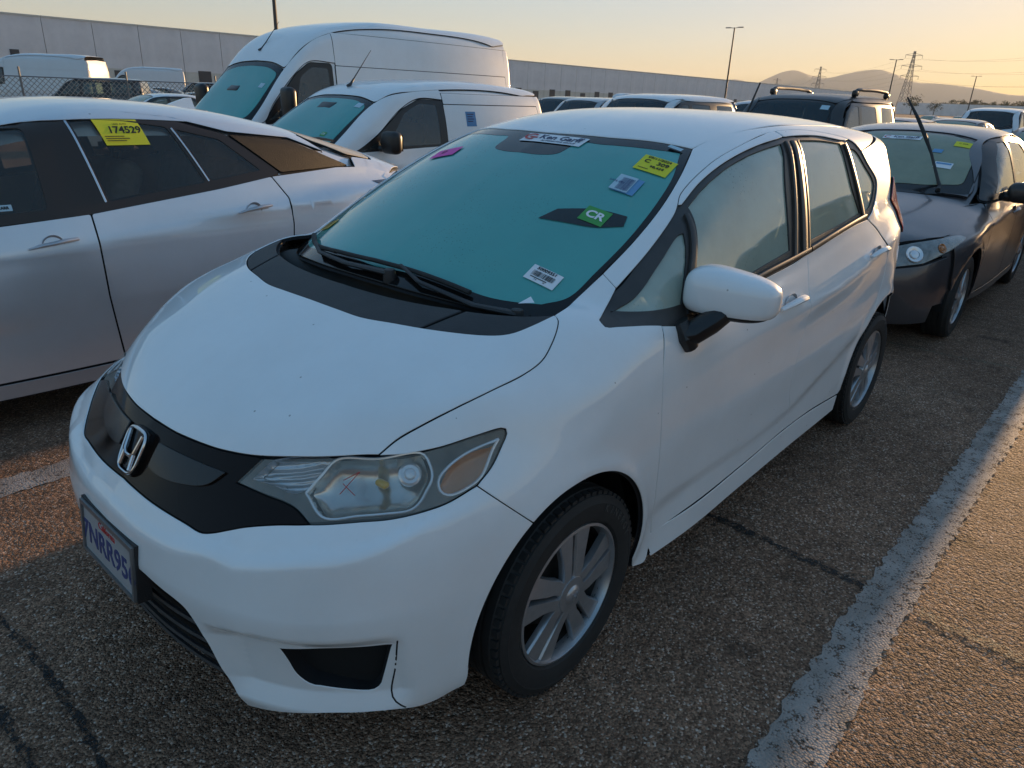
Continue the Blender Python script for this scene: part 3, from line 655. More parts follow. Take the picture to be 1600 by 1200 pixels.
# hazed lamp lens: thin clear cover with a dull film
m_, nt_, b_ = nmat('lens'); M['lens'] = m_
b_.inputs['Base Color'].default_value = (.5, .48, .42, 1); b_.inputs['Roughness'].default_value = .4; b_.inputs['Coat Weight'].default_value = 1
t_ = nt_.nodes.new('ShaderNodeBsdfTransparent'); x_ = nt_.nodes.new('ShaderNodeMixShader')
tc_ = nt_.nodes.new('ShaderNodeTexCoord'); n_ = nt_.nodes.new('ShaderNodeTexNoise'); n_.inputs['Scale'].default_value = 9; n_.inputs['Detail'].default_value = 5
mr_ = nt_.nodes.new('ShaderNodeMapRange'); mr_.inputs[1].default_value = .3; mr_.inputs[2].default_value = .75; mr_.inputs[3].default_value = .90; mr_.inputs[4].default_value = .66
nt_.links.new(tc_.outputs['Object'], n_.inputs['Vector']); nt_.links.new(n_.outputs['Fac'], mr_.inputs[0]); nt_.links.new(mr_.outputs[0], x_.inputs[0])
nt_.links.new(b_.outputs[0], x_.inputs[1]); nt_.links.new(t_.outputs[0], x_.inputs[2]); nt_.links.new(x_.outputs[0], nt_.nodes['Material Output'].inputs['Surface'])
pmat('silver_bright', (.50, .50, .52), .3, metal=.6, coat=.5)
pmat('trim_brown', (.040, .028, .022), .22, spec=.4)
pmat('wet_black', (.030, .024, .019), .55, bump=.6, bscale=320, spec=.2)
pmat('beige_glass', (.42, .36, .26), .55, bump=.3, bscale=200, coat=.6)
pmat('lamp_dark', (.05, .03, .035), .2, coat=1)
fogglass('glass_prius', (.10, .095, .085), clear=.82, nscale=1.2, tint=(.80, .77, .70), gloss=1.45, drops=False)
fogglass('glass_van', (.09, .38, .36), clear=.12)
fogglass('glass_van_side', (.09, .10, .10), clear=.55, tint=(.5, .55, .55), gloss=1.6, drops=False)
fogglass('glass_corolla', (.34, .37, .25), clear=.35, nscale=3)
pmat('tyre_print', (.05, .048, .045), .7)
pmat('lamp_marker', (.62, .36, .03), .3, coat=.6)
pmat('sticker_blue', (.05, .22, .45), .5)
pmat('painted_cabin_dark', (.012, .016, .018), .12, spec=.5)  # opaque dark colour painted for the dim cabin behind demisted glass
pmat('barrel_dark', (.03, .028, .026), .6, metal=.3)
pmat('lamp_far', (.20, .20, .19), .18, metal=.5, noise=.4, nscale=16, coat=1.0)
# ------------------------------------------------------------------ wheels (shared by all cars)
def wheel_disc(parent, R_rim, dish, style, mat, loc_name='wheel'):
    pass
def make_wheel(parent, c, side, R=.300, W=.185, rim=.203, style='split', name='wheel', simple=False, rot=0.0, lettering=None):
    """tyre, barrel and spokes around an axle point c; side -1 faces -y"""
    s = side; w = W / 2
    b = MB()
    # hub: barrel, brake drum and cap
    b.lathe([(rim * .98, s * w * .80), (rim * .93, s * w * .62), (rim * .90, -s * w * .7), (rim * .2, -s * w * .7)], 48, 'y', mi=0)
    b.lathe([(0.001, s * w * .30), (rim * .55, s * w * .30), (rim * .62, s * w * .05)], 32, 'y', mi=1)
    hub = b.build(name, [M['barrel_dark'], M['brake_dark']], parent); hub.location = c; hub.rotation_euler = (0, rot, 0)
    t = MB(); sh = R - rim
    prof = [(rim * .985, s * w * .78), (rim + sh * .10, s * w * .93), (rim + sh * .35, s * w * 1.0), (rim + sh * .62, s * w * .985), (rim + sh * .64, s * w * .995), (rim + sh * .70, s * w * .965),
            (rim + sh * .86, s * w * .90), (R - .012, s * w * .80), (R - .003, s * w * .66)]
    tread = []
    for k in range(4):
        a = s * w * (.62 - .36 * k); tread += [(R, a), (R, a - s * w * .24), (R - .007, a - s * w * .26), (R - .007, a - s * w * .34)]
    prof = prof + tread + [(R - .003, -s * w * .66), (R - .02, -s * w * .85), (rim + sh * .3, -s * w), (rim, -s * w * .75)]
    t.lathe(prof, 40 if simple else 72, 'y')
    ty = t.build('tyre', M['rubber'], hub, auto=28)
    if not simple:
        # transverse sipes on the tread shoulder
        k = MB()
        for i in range(64):
            q = 2 * math.pi * (i + .5) / 64; rot_ = Matrix.Rotation(-q, 3, 'Y')
            k.box(rot_ @ Vector((R - .0085, s * w * .73, 0)), (.012, w * .26, .020), rot_)
        k.build('tread_block', M['rubber'], hub, smooth=False)
    def spoke(pts, th, zc, mi=0):
        m = MB(); loop = [(p[0], 0, p[1]) for p in pts]; n = len(loop)
        V = []; cx = np.mean([p[0] for p in pts]); cz = np.mean([p[1] for p in pts])
        def dep(p): # spokes bow out towards the hub
            r = math.hypot(p[0], p[1]) / rim; return s * (zc + .010 * (1 - r))
        top = [(cx + (p[0] - cx) * .86, dep(p), cz + (p[1] - cz) * .93) for p in pts]
        mid = [(p[0], dep(p) - s * .006, p[1]) for p in pts]; low = [(p[0], dep(p) - s * th, p[1]) for p in pts]
        V = top + mid + low
        Fc = [tuple(range(n))] + [(i, i + n, (i + 1) % n + n, (i + 1) % n) for i in range(n)] + [(i + n, i + 2 * n, (i + 1) % n + 2 * n, (i + 1) % n + n) for i in range(n)]
        m.add(V, Fc, mi); return m
    zc = w * .80
    if style == 'split':
        wide = [(.030, -.036), (.070, -.050), (.105, -.056), (.188, -.076), (.1995, -.012), (.112, -.008), (.075, -.010), (.035, -.002)]
        slim = [(.045, .004), (.078, .002), (.110, .002), (.2005, .004), (.190, .064), (.112, .040), (.080, .036), (.040, .036)]
        k = rim / .203
        for i in range(5):
            a = 2 * math.pi * i / 5 + .30
            for shp in (wide, slim):
                pts = [(k * (x * math.cos(a) - z * math.sin(a)), k * (x * math.sin(a) + z * math.cos(a))) for x, z in shp]
                spoke(pts, .020, zc).build('spoke', M['satin_silver'], hub, auto=25)
    else:
        for i in range(7):
            a = 2 * math.pi * i / 7 + .2
            pts = [(x * math.cos(a) - z * math.sin(a), x * math.sin(a) + z * math.cos(a)) for x, z in ((.04, -.024), (rim * .6, -.020), (rim * .96, -.036), (rim * .96, .036), (rim * .6, .020), (.04, .024))]
            spoke(pts, .02, zc).build('spoke', M['satin_silver'], hub, auto=25)
    r = MB()
    r.lathe([(rim * 1.005, s * (w * .80)), (rim * 1.0, s * (w * .80 + .008)), (rim * .965, s * (w * .80 + .010)), (rim * .94, s * (w * .80 - .004)), (rim * .92, s * w * .5)], 64, 'y')
    r.build('rim_edge', M['satin_silver'], hub)
    r = MB()
    r.lathe([(.001, s * (zc + .020)), (.018, s * (zc + .020)), (.026, s * (zc + .016)), (.030, s * (zc + .012)), (.052, s * (zc + .010)), (.056, s * (zc - .012))], 40, 'y')
    if not simple and style == 'split':
        # letter emblem on the cap
        for dx in (-.008, .008): r.box((dx, s * (zc + .021), 0), (.004, .003, .022))
        r.box((0, s * (zc + .021), 0), (.014, .003, .004))
    r.build('hub_cap', M['satin_silver'], hub)
    if not simple and lettering:
        rr = rim + sh * .50
        for i, ch in enumerate(lettering):
            a = R_(62) - i * .115 - rot * 0
            c_ = (rr * math.cos(a), s * (w * 1.0 + .0005), rr * math.sin(a)); text_on('tyre_letter', ch, .030, M['tyre_print'], hub, c_, (math.sin(a), 0, -math.cos(a)), (math.cos(a), 0, math.sin(a)), ext=.0006, bold=.0006)
    return hub

def seat(parent, c, mat, w=.50, head=True):
    b = MB()
    b.rbox((c[0], c[1], c[2] + .02), (.50, w, .16), .05)
    rt = Matrix.Rotation(R_(-18), 3, 'Y')
    b.rbox((c[0] + .30, c[1], c[2] + .36), (.14, w * .94, .62), .06, rot=Matrix.Rotation(R_(18), 3, 'Y'))
    if head:
        for d in (-.05, .05): b.tube([(c[0] + .39, c[1] + d, c[2] + .64), (c[0] + .42, c[1] + d, c[2] + .74)], .006, 6)
        b.rbox((c[0] + .43, c[1], c[2] + .78), (.09, .26, .17), .04, rot=Matrix.Rotation(R_(14), 3, 'Y'))
    return b.build('seat', mat, parent, auto=60)
def text_on(name, txt, size, mat, parent, loc, ex, ey, ext=.0006, align='CENTER', bold=0.0):
    """flat lettering: ex = reading direction, ey = up direction of the letters"""
    cu = bpy.data.curves.new(name, 'FONT'); cu.body = txt; cu.size = size; cu.extrude = ext; cu.align_x = align; cu.align_y = 'CENTER'; cu.offset = bold
    cu.resolution_u = 3
    tmp = bpy.data.objects.new(name, cu); COL.objects.link(tmp)
    dg = bpy.context.evaluated_depsgraph_get(); me = bpy.data.meshes.new_from_object(tmp.evaluated_get(dg)); bpy.data.objects.remove(tmp)
    ex = Vector(ex).normalized(); ey = Vector(ey); ey = (ey - ex * ey.dot(ex)).normalized(); ez = ex.cross(ey)
    mt = Matrix(((ex.x, ey.x, ez.x, loc[0]), (ex.y, ey.y, ez.y, loc[1]), (ex.z, ey.z, ez.z, loc[2]), (0, 0, 0, 1)))
    me.transform(mt); me.materials.clear(); me.materials.append(mat); me.name = name
    return link(bpy.data.objects.new(name, me), parent)

# ------------------------------------------------------------------ the white hatchback
def build_hatch():
    F, lower, upper = make_hatch_field()
    car = thing('hatchback_car', 'white compact hatchback with dark grille, teal misted windshield and paper stickers', 'car')
    white = M['white_paint']; C = {k: np.array(v) for k, v in FC.items()}
    TOP = Proj((0, 0, -1.)); SIDE = Proj((0, 1., 0)); DIAG = Proj((.25, .80, -.55)); CYL = Proj(cyl=(.35, .8)); SLANT = Proj((.55, 0, -.83))
    PIL = Proj((.35, .75, -.56))
    Z = lambda P, y=None: np.array(P, float)
    # centre-line end points
    def tocentre(c): c = c.copy(); c[-1, 1] = 0; return c
    hoodfront = C['hoodfront'].copy(); hoodfront[0, 1] = 0
    cowlf = tocentre(C['cowlfront']); cowlr = tocentre(C['cowlrear'])
    gapc = C['hoodgap']; hoodfront[-1] = gapc[0]; cowlf[0] = gapc[-1]
    panel('hood', sym(hoodfront, gapc, cowlf), TOP, F, white, car, gap=.0025, depth=.02)
    # cowl cover in three pieces, set a little low, lip at the rear
    cw = [C['cowlfront'][0]]
    seam_f = np.array([-.177, -.415, 1.0]); seam_r = np.array([-.049, -.445, 1.03])
    cfr = catmull(cowlf, .01); crr = catmull(np.vstack([cowlr[:1], cowlr[1:]]), .01)
    fc_ = cfr[cfr[:, 1] > -.415]; rc_ = crr[crr[:, 1] > -.445]
    half = [np.vstack([rc_[-1] * [1, 0, 1], ])]
    panel('cowl_cover', sym(rc_[::-1], np.vstack([rc_[0], fc_[0]]), fc_), TOP, F, M['black_plastic'], car, gap=.0025, off=-.004, g=.03)
    fo = cfr[cfr[:, 1] <= -.415]; ro = crr[crr[:, 1] <= -.445]
    panel('cowl_end', chain(fo, np.vstack([fo[-1], ro[-1]]), ro[::-1], np.vstack([ro[0], fo[0]])), TOP, F, M['black_plastic'], car, gap=.0025, off=-.004, mirror=True, g=.03)
    # windshield: black border, misted glass inside it
    wr = C['wsright'].copy(); wt = C['wstop']; wt = wt[wt[:, 1] < 0]; wt = wt[np.argsort(wt[:, 1])]
    wt = np.vstack([wr[-1], wt[1:], [.818, 0, 1.437]])
    base = np.array([(-.045, 0, 1.04), (-.03, -.2, 1.03), (.0, -.36, 1.025), (.035, -.48, 1.02), (.075, -.58, 1.02), wr[0]])
    outer = sym(base, wr, wt)
    gl_base = np.array([(.004, 0, 1.062), (.018, -.145, 1.066), (.040, -.32, 1.06), (.055, -.42, 1.053), (.085, -.49, 1.05), (.125, -.552, 1.05)])
    gl_side = np.array([(.125, -.552, 1.05), (.19, -.592, 1.06), (.313, -.600, 1.1), (.458, -.601, 1.17), (.615, -.585, 1.25), (.761, -.552, 1.33), (.892, -.495, 1.40)])
    gl_top = np.array([(.892, -.495, 1.4), (.852, -.40, 1.4), (.80, -.25, 1.4), (.785, -.17, 1.4), (.665, -.145, 1.4), (.640, -.09, 1.4), (.636, 0, 1.4)])
    inner = sym(gl_base, gl_side, gl_top)
    ws = panel('windshield', inner, SLANT, upper, M['glass_front'], car, gap=-.002, off=-.004, depth=.004, lip=.0)
    panel('windshield_border', outer, SLANT, upper, M['gloss_black'], car, holes=[inner], gap=.0015, off=-.003, depth=.01)
    b = MB(); b.rbox((.80, 0, 1.385), (.10, .20, .05), .02, rot=Matrix.Rotation(R_(-26), 3, 'Y')); b.build('mirror_mount', M['trim_black'], car)
    # roof
    ditch = np.array([wr[-1], (1.10, -.513, 1.45), (1.3, -.525, 1.47), (1.7, -.535, 1.48), (2.2, -.52, 1.47), (2.6, -.485, 1.45), (2.82, -.44, 1.42)])
    rear_edge = np.array([(2.82, -.44, 1.42), (2.86, -.3, 1.44), (2.87, 0, 1.45)])
    panel('roof', sym(wt[::-1], ditch, rear_edge), TOP, F, M['white_dew'], car, gap=.003, g=.035)
    # side frame: A-pillar, roof rail
    fg = C['framegap'].copy(); ap = C['apseam']
    qi = np.array([C['quarter'][0], C['quarter'][7], C['quarter'][6], C['quarter'][5], fg[0]])
    fg2 = np.vstack([fg, [(2.15, -.645, 1.425), (2.22, -.665, 1.385)]])
    rail_in = np.vstack([ditch])
    wrs = np.vstack([ap[0], wr[wr[:, 0] > ap[0][0] + .02]])
    qis = np.vstack([ap[1], qi[qi[:, 0] > ap[1][0] + .02]])
    endc = np.array([(2.22, -.665, 1.385), (2.48, -.61, 1.405), (2.82, -.44, 1.42)])
    panel('pillar_frame', chain(wrs, ditch, endc[::-1], fg2[::-1], qis[::-1], np.vstack([ap[1], ap[0]])), PIL, F, white, car, gap=.002, mirror=True, g=.018)
    # fender
    hlt = C['hltop']; hlk = np.vstack([hlt[hlt[:, 0] > gapc[0, 0] + .01], C['hltip'][1:]])
    seam = C['seam']; beltf = np.array([C['quarter'][0], C['quarter'][1], (.21, -.752, 1.004), C['quarter'][2], C['dgapf'][0]])
    dg = C['dgapf']; ctr = (-.03, .305)
    def arc(cx, cz, r, a0, a1, n=24): return np.array([(cx + r * math.cos(R_(a)), -.84, cz + r * math.sin(R_(a))) for a in np.linspace(a0, a1, n)])
    a0 = math.degrees(math.atan2(seam[1, 2] - .305, seam[1, 0] + .03))
    archf_up = np.array([(-.02 + .344 * math.cos(R_(a)), -.84, .298 + .378 * math.sin(R_(a))) for a in np.linspace(121, -8, 26)])
    archf_dn = np.array([(-.02 + .344 * math.cos(R_(a)), -.80, .298 + .378 * math.sin(R_(a))) for a in np.linspace(194, 121, 14)])
    archf_up = on_field(F, archf_up, (0, 1, 0))[0]; archf_dn = on_field(F, archf_dn, (0, 1, 0))[0]
    seamc = on_field(F, np.array([archf_up[0] * (1 - t) + seam[0] * t for t in np.linspace(0, 1, 9)]), (.35, .9, -.15))[0]; seamc[0] = archf_up[0]; seamc[-1] = seam[0]
    fend = chain(gapc, wr[wr[:, 0] < ap[0, 0] + .0] if False else np.vstack([gapc[-1], (.16, -.632, 1.05), ap[0]]), ap, np.vstack([ap[1], (.24, -.70, 1.045), C['quarter'][0]]), beltf,
                 dg, np.vstack([dg[-1], (.40, -.82, .20), (.345, -.80, .195)]), np.vstack([(.345, -.80, .195), archf_up[::-1][0]]), archf_up[::-1], seamc, np.vstack([seam[0], C['hlout'][1], C['hlout'][0]]), hlk[::-1], np.vstack([hlk[0], gapc[0]]))
    panel('fender', fend, DIAG, F, white, car, gap=.0022, mirror=True, g=.02)
    # front bumper
    hb = C['hlbot']; gb = tocentre(C['grillebot']); gb[0] = hb[-1]
    gb2 = gb.copy()
    low_c = np.array([(-.842, 0, .49), (-.840, -.17, .485), (-.836, -.235, .475), C['lowopen'][1], C['lowopen'][2], C['lowopen'][3], C['lowopen'][4], C['lowopen'][5], C['lip'][0]])
    lip = C['lip']; af = np.vstack([lip[-1], archf_dn[1:-1], archf_up[0]])
    fog = chain(C['fog'], C['fog2'], C['fog3'], C['fog4'])
    bump = sym(low_c, lip, af, seamc, hb, gb)
    panel('front_bumper', bump, CYL, F, white, car, holes=[fog, flip(fog)], gap=.002, g=.011, depth=.05)
    # dark openings: lower intake, fog pockets, with a few ribs
    def Fin(o):
        return lambda x, ay, z: F(x - o, ay, z)
    lc = low_c.copy()
    intake = sym(np.array([(-.82, 0, .17), (-.79, -.2, .17), (-.75, -.40, .165)]), np.vstack([(-.75, -.40, .165), low_c[::-1][1:]]) if False else np.array([(-.75, -.40, .165), (-.77, -.43, .22), (-.79, -.42, .30), (-.80, -.39, .39), (-.82, -.36, .445), (-.83, -.25, .48), (-.84, 0, .495)]))
    panel('lower_grille', intake, CYL, Fin(.055), M['dark_void'], car, gap=0, g=.03, depth=0)
    for k, zz in enumerate((.22, .27, .32, .37)):
        ys = np.linspace(-.40 + .02 * k, .40 - .02 * k, 21); pts = np.array([(0, y, zz) for y in ys]); p, n = on_field(F, pts, (1, 0, 0), -.035)
        MB().tube(p, .007, 6).build('grille_bar', M['black_plastic'], car)
    pocket = panel('fog_pocket', fog, CYL, Fin(.05), M['dark_void'], car, gap=-.02, g=.03, depth=0, mirror=True)
    # lip rim of the fog opening and inner blade
    strip('bumper_crease', F, np.array([(C['fogseam'][0]), C['fogseam'][1], C['fogseam'][2], C['fogseam'][3]]), (.6, .8, 0), .004, M['gap'], car, h=.0006, mirror=True)
    # grille
    hi1 = C['hlin1']; hi2 = C['hlin2']
    hl_join = np.vstack([hi2[-1]])
    hf_in = hoodfront[hoodfront[:, 1] > hi2[-1][1] + .005]
    grille_loop = sym(hf_in, np.vstack([hf_in[-1], hi2[-1]]), hi2[::-1], hi1[::-1], gb)
    gr = panel('grille', grille_loop, CYL, F, M['gloss_brown'], car, gap=.002, off=-.004, depth=.012)
    # raised wing bars inside the grille, either side of the emblem
    wing = chain(np.array([(-.74, -.085, .745), (-.715, -.20, .745), (-.67, -.315, .742)]), np.array([(-.67, -.315, .742), (-.70, -.285, .712), (-.735, -.21, .695), (-.755, -.13, .690), (-.76, -.085, .695)]), np.array([(-.76, -.085, .695), (-.75, -.085, .72), (-.74, -.085, .745)]))
    panel('grille_wing', wing, CYL, F, M['grille_satin'], gr, gap=.0, off=.004, depth=.012, dark=M['gloss_brown'], lip=0, mirror=True)
    # emblem: rounded frame and a letter of two uprights and a bar
    ec = Vector((-.752, 0, .705)); en = Vector((-.87, 0, .49)).normalized(); eu = Vector((.49, 0, .87)).normalized(); ey = Vector((0, -1, 0))
    def E3(a, b, c=0): return ec + ey * a + eu * b + en * c
    ring = []
    for i in range(40):
        q = 2 * math.pi * i / 40; cx, sy = math.cos(q), math.sin(q)
        ring.append((.046 * math.copysign(abs(cx) ** .5, cx) * (1 + .12 * sy), .055 * math.copysign(abs(sy) ** .55, sy)))
    em = MB()
    em.prism([E3(a * 1.12, b * 1.12, -.02) for a, b in ring], en * .026)
    emb = em.build('emblem', M['gloss_black'], gr)
    fr = MB(); fr.tube([E3(*ring[i % 40], .010) for i in range(41)], .0042, 8, cap=False); fr.build('emblem_ring', M['chrome'], emb) if False else fr.build('emblem_ring', M['chrome'], emb)
    lt = MB()
    for s in (-1, 1):
        lt.tube([E3(s * .034, .046, .012), E3(s * .026, .0, .013), E3(s * .022, -.006, .013)], [.006, .0065, .006], 8)
        lt.tube([E3(s * .024, -.004, .013), E3(s * .027, -.044, .012)], [.0055, .006], 8)
    lt.tube([E3(-.024, -.003, .013), E3(-.012, -.013, .013), E3(.012, -.013, .013), E3(.024, -.003, .013)], .0055, 8)
    lt.build('emblem_letter', M['chrome'], emb)
    # plate
    pl = Vector((-.850, 0, .470)); pn = Vector((-.995, 0, .10)).normalized(); pu = Vector((.10, 0, .995)).normalized()
    def P3(a, b, c=0): return pl + ey * a + pu * b + pn * c
    b = MB(); b.prism([P3(-.165, -.078, -.03), P3(.165, -.078, -.03), P3(.165, .078, -.03), P3(-.165, .078, -.03)], pn * .034)
    hold = b.build('plate_holder', M['black_plastic'], car, smooth=False)
    b = MB()
    for (x0, x1, y0, y1) in ((-.160, .160, .060, .073), (-.160, .160, -.074, -.066), (-.160, -.150, -.066, .060), (.150, .160, -.066, .060)):
        b.prism([P3(x0, y0, .004), P3(x1, y0, .004), P3(x1, y1, .004), P3(x0, y1, .004)], pn * .007)
    b.build('plate_frame', M['frame_edge'], hold, smooth=False)
    b = MB(); b.prism([P3(-.151, -.070, .004), P3(.151, -.070, .004), P3(.151, .066, .004), P3(-.151, .066, .004)], pn * .002); b.build('plate', M['plate_white'], hold, smooth=False)
    text_on('plate_number', '7NRR956', .082, M['ink_blue'], hold, P3(0, -.012, .0066), ey, pu, bold=.0012)
    text_on('plate_heading', 'California', .026, M['ink_red'], hold, P3(0, .042, .0066), ey, pu)
    # headlamps
    for s in (False, True):
        build_headlamp(F, C, car, s)
    # doors
    db = C['dgapb']; belt = np.array([C['dgapf'][0], (.46, -.81, .972), (.60, -.81, .970), (.80, -.80, .985), (.96, -.79, 1.006), (1.30, -.785, 1.030), db[0]])
    fdoor = chain(belt, db, np.array([db[-1], (1.0, -.83, .315), (.60, -.83, .305), dg[-1]]), dg[::-1])
    fd = panel('front_door', fdoor, SIDE, F, white, car, gap=.0028, mirror=True)
    rgap = np.array([(2.17, -.76, 1.10), (2.30, -.77, 1.03), (2.385, -.79, .93), (2.39, -.81, .84), (2.33, -.83, .745), (2.285, -.84, .665)])
    belt2 = np.array([db[0], (1.75, -.77, 1.075), (2.0, -.765, 1.095), rgap[0]])
    archr = arc(2.50, .300, .412, 122, 180)
    archr2 = np.vstack([rgap[-1], arc(2.50, .300, .412, 116, 178)])
    rdoor = chain(belt2, rgap, archr2, np.vstack([archr2[-1], (2.06, -.83, .30)]), np.array([(2.06, -.83, .30), (1.7, -.83, .33), db[-1]]), db[::-1])
    rd = panel('rear_door', rdoor, SIDE, F, white, car, gap=.0028, mirror=True)
    # quarter panel with C-pillar and rear bumper side
    qarc = arc(2.50, .300, .412, 121, -12)
    tailc = np.array([(2.60, -.745, 1.155), (2.69, -.74, 1.08), (2.72, -.76, 1.01), (2.80, -.76, .975)])
    cg = C['cglass']
    qp = chain(np.vstack([rgap[0], rgap[1:]]), np.vstack([rgap[-1], qarc[0]]), qarc, np.vstack([qarc[-1], (2.95, -.76, .22), (3.05, -.70, .24)]), np.array([(3.05, -.70, .24), (3.09, -.68, .5), (3.06, -.68, .75), (2.97, -.70, .93), (2.80, -.76, .975)]), tailc[::-1],
               np.array([tailc[0], (2.68, -.66, 1.25), (2.80, -.56, 1.35), (2.86, -.46, 1.395)]), np.array([(2.86, -.46, 1.395), (2.82, -.44, 1.42)]), np.array([(2.82, -.44, 1.42), (2.48, -.61, 1.405), (2.22, -.665, 1.385)]),
               np.array([(2.22, -.665, 1.385), (2.27, -.68, 1.33), (2.37, -.70, 1.255), (2.372, -.71, 1.235), (2.32, -.73, 1.178), (2.24, -.75, 1.122), rgap[0]]))
    panel('quarter_panel', qp, Proj((-.25, .9, -.3)), F, white, car, gap=.0018, mirror=True)
    # tail lamp
    tl = chain(tailc, np.array([tailc[-1], (2.95, -.70, .98), (3.0, -.64, 1.03), (2.93, -.62, 1.12), (2.82, -.62, 1.22), (2.72, -.64, 1.24)]), np.array([(2.72, -.64, 1.24), (2.66, -.70, 1.20), tailc[0]]))
    panel('tail_lamp', tl, Proj((-.5, .8, -.1)), F, M['lamp_red'], car, gap=.001, off=.010, mirror=True, g=.02)
    # tailgate and rear bumper (behind)
    REAR = Proj((-1., 0, 0))
    panel('tailgate', sym(np.array([(3.1, 0, .62), (3.1, -.5, .62), (3.05, -.60, .68)]), np.array([(3.05, -.60, .68), (3.0, -.60, .95)]), np.array([(3.0, -.60, .95), (2.9, -.57, 1.2), (2.85, -.50, 1.38)]), np.array([(2.85, -.50, 1.38), (2.9, -.3, 1.42), (2.9, 0, 1.43)])), REAR, F, white, car, gap=.003,
          holes=[sym(np.array([(3.0, 0, 1.0), (3.0, -.48, 1.02)]), np.array([(3.0, -.48, 1.02), (2.95, -.46, 1.2), (2.9, -.42, 1.34)]), np.array([(2.9, -.42, 1.34), (2.9, 0, 1.36)]))], g=.03)
    panel('rear_window', sym(np.array([(3.0, 0, 1.0), (3.0, -.48, 1.02)]), np.array([(3.0, -.48, 1.02), (2.95, -.46, 1.2), (2.9, -.42, 1.34)]), np.array([(2.9, -.42, 1.34), (2.9, 0, 1.36)])), REAR, F, M['glass_side'], car, gap=.003, off=-.004, g=.04)
    panel('rear_bumper', sym(np.array([(3.1, 0, .22), (3.1, -.5, .22), (3.06, -.69, .24)]), np.array([(3.06, -.69, .24), (3.1, -.67, .5), (3.05, -.66, .68)]), np.array([(3.05, -.66, .68), (3.1, -.5, .612), (3.1, 0, .612)])), REAR, F, white, car, gap=.003, g=.03)
    # sills
    sill = chain(np.array([(.385, -.83, .300), (.60, -.83, .297), (1.0, -.83, .307), (1.38, -.83, .326), (1.7, -.83, .322), (2.06, -.83, .292)]), np.array([(2.06, -.83, .292), (2.04, -.8, .225)]), np.array([(2.04, -.8, .225), (1.4, -.8, .225), (.43, -.8, .205)]), np.array([(.43, -.8, .205), (.385, -.83, .30)]))
    panel('sill', sill, SIDE, F, white, car, gap=.0005, off=.0005, mirror=True, g=.03)
    # window area: black trim under everything, glass in it
    trim_loop = chain(np.array([(.165, -.73, 1.012), (.2895, -.7798, .990), (.46, -.805, .972), (.60, -.81, .968), (.96, -.79, 1.004), (1.30, -.785, 1.028), (1.45, -.78, 1.040), (1.75, -.77, 1.073), (2.0, -.765, 1.093), (2.17, -.76, 1.10)]),
                      np.array([(2.17, -.76, 1.10), (2.24, -.75, 1.122), (2.32, -.73, 1.178), (2.372, -.71, 1.235), (2.37, -.70, 1.255), (2.27, -.68, 1.33), (2.22, -.665, 1.385)]), fg2[::-1], qi[::-1])
    q_gl = chain(np.array([(.235, -.74, 1.030), (.31, -.75, 1.022), (.46, -.77, 1.012), (.505, -.77, 1.012)]), np.array([(.505, -.77, 1.012), (.565, -.70, 1.12), (.610, -.665, 1.205)]), np.array([(.610, -.665, 1.205), (.59, -.67, 1.205), (.46, -.69, 1.135), (.33, -.71, 1.062), (.235, -.74, 1.030)]))
    fgt = C['fglass']
    f_gl = chain(fgt[:6], np.vstack([fgt[5], fgt[6], fgt[7], fgt[8]]), np.vstack([fgt[8], fgt[9], (.75, -.80, 1.005), (.56, -.80, .992)]), np.array([(.56, -.80, .992), (.60, -.72, 1.10), fgt[0]]))
    rgt = C['rglass']
    r_gl = chain(np.vstack([rgt[0], (1.78, -.63, 1.442), rgt[1]]), np.vstack([rgt[1], rgt[2], rgt[3]]), np.vstack([rgt[3], (1.8, -.77, 1.107), rgt[4]]), np.vstack([rgt[4], rgt[5], rgt[0]]))
    c_gl = chain(np.vstack([(2.055, -.64, 1.408), (2.16, -.651, 1.392), (2.245, -.685, 1.328), (2.345, -.7158, 1.245), (2.30, -.7366, 1.190), (2.215, -.7564, 1.140), (2.135, -.7613, 1.132)]), np.array([(2.135, -.7613, 1.132), (2.085, -.72, 1.25), (2.055, -.64, 1.408)]))
    panel('window_trim', trim_loop, SIDE, F, M['trim_grey'], car, holes=[q_gl, f_gl, r_gl, c_gl], gap=-.004, off=-.006, depth=.02, mirror=True)
    for nm, lp, mt in (('quarter_glass', q_gl, 'glass_side'), ('front_window', f_gl, 'glass_side'), ('rear_door_window', r_gl, 'glass_side_sunlit'), ('corner_glass', c_gl, 'glass_side_sunlit')):
        panel(nm, lp, SIDE, F, M[mt], car, gap=-.004, off=-.012, depth=0, mirror=True, g=.04)
    # door frames in body colour above the glass
    ft = catmull(fg2[fg2[:, 0] < 1.50], .012); it = np.array([(p[0] - .0, p[1], p[2]) for p in fgt[:6]])
    fdn = catmull(fg, .01); fi = np.array([[np.interp(p[0], fdn[:, 0], fdn[:, k]) for k in range(3)] for p in it]); itop = it * .72 + fi * .28; itop[0] = it[0] * .6 + fdn[0] * .4
    fgl = fg[fg[:, 0] < 1.43]
    panel('door_frame', chain(fgl, np.vstack([fgl[-1], (1.425, -.575, 1.466), (1.432, -.612, 1.4505)]), np.vstack([(1.432, -.612, 1.4505), itop[::-1]]), np.vstack([itop[0], fgl[0]])), PIL, F, white, car, gap=.002, mirror=True, g=.012, depth=.012)
    fgr = np.vstack([[(1.437, -.576, 1.467)], fg2[fg2[:, 0] > 1.45][:-2], [(2.10, -.635, 1.435)]])
    rin = np.array([(2.06, -.638, 1.430), (1.99, -.636, 1.434), (1.78, -.620, 1.451), (1.5525, -.615, 1.4545), (1.440, -.612, 1.451)])
    panel('door_frame', chain(fgr, np.vstack([fgr[-1], rin[0]]), rin, np.vstack([rin[-1], fgr[0]])), PIL, F, white, car, gap=.002, mirror=True, g=.012, depth=.012)
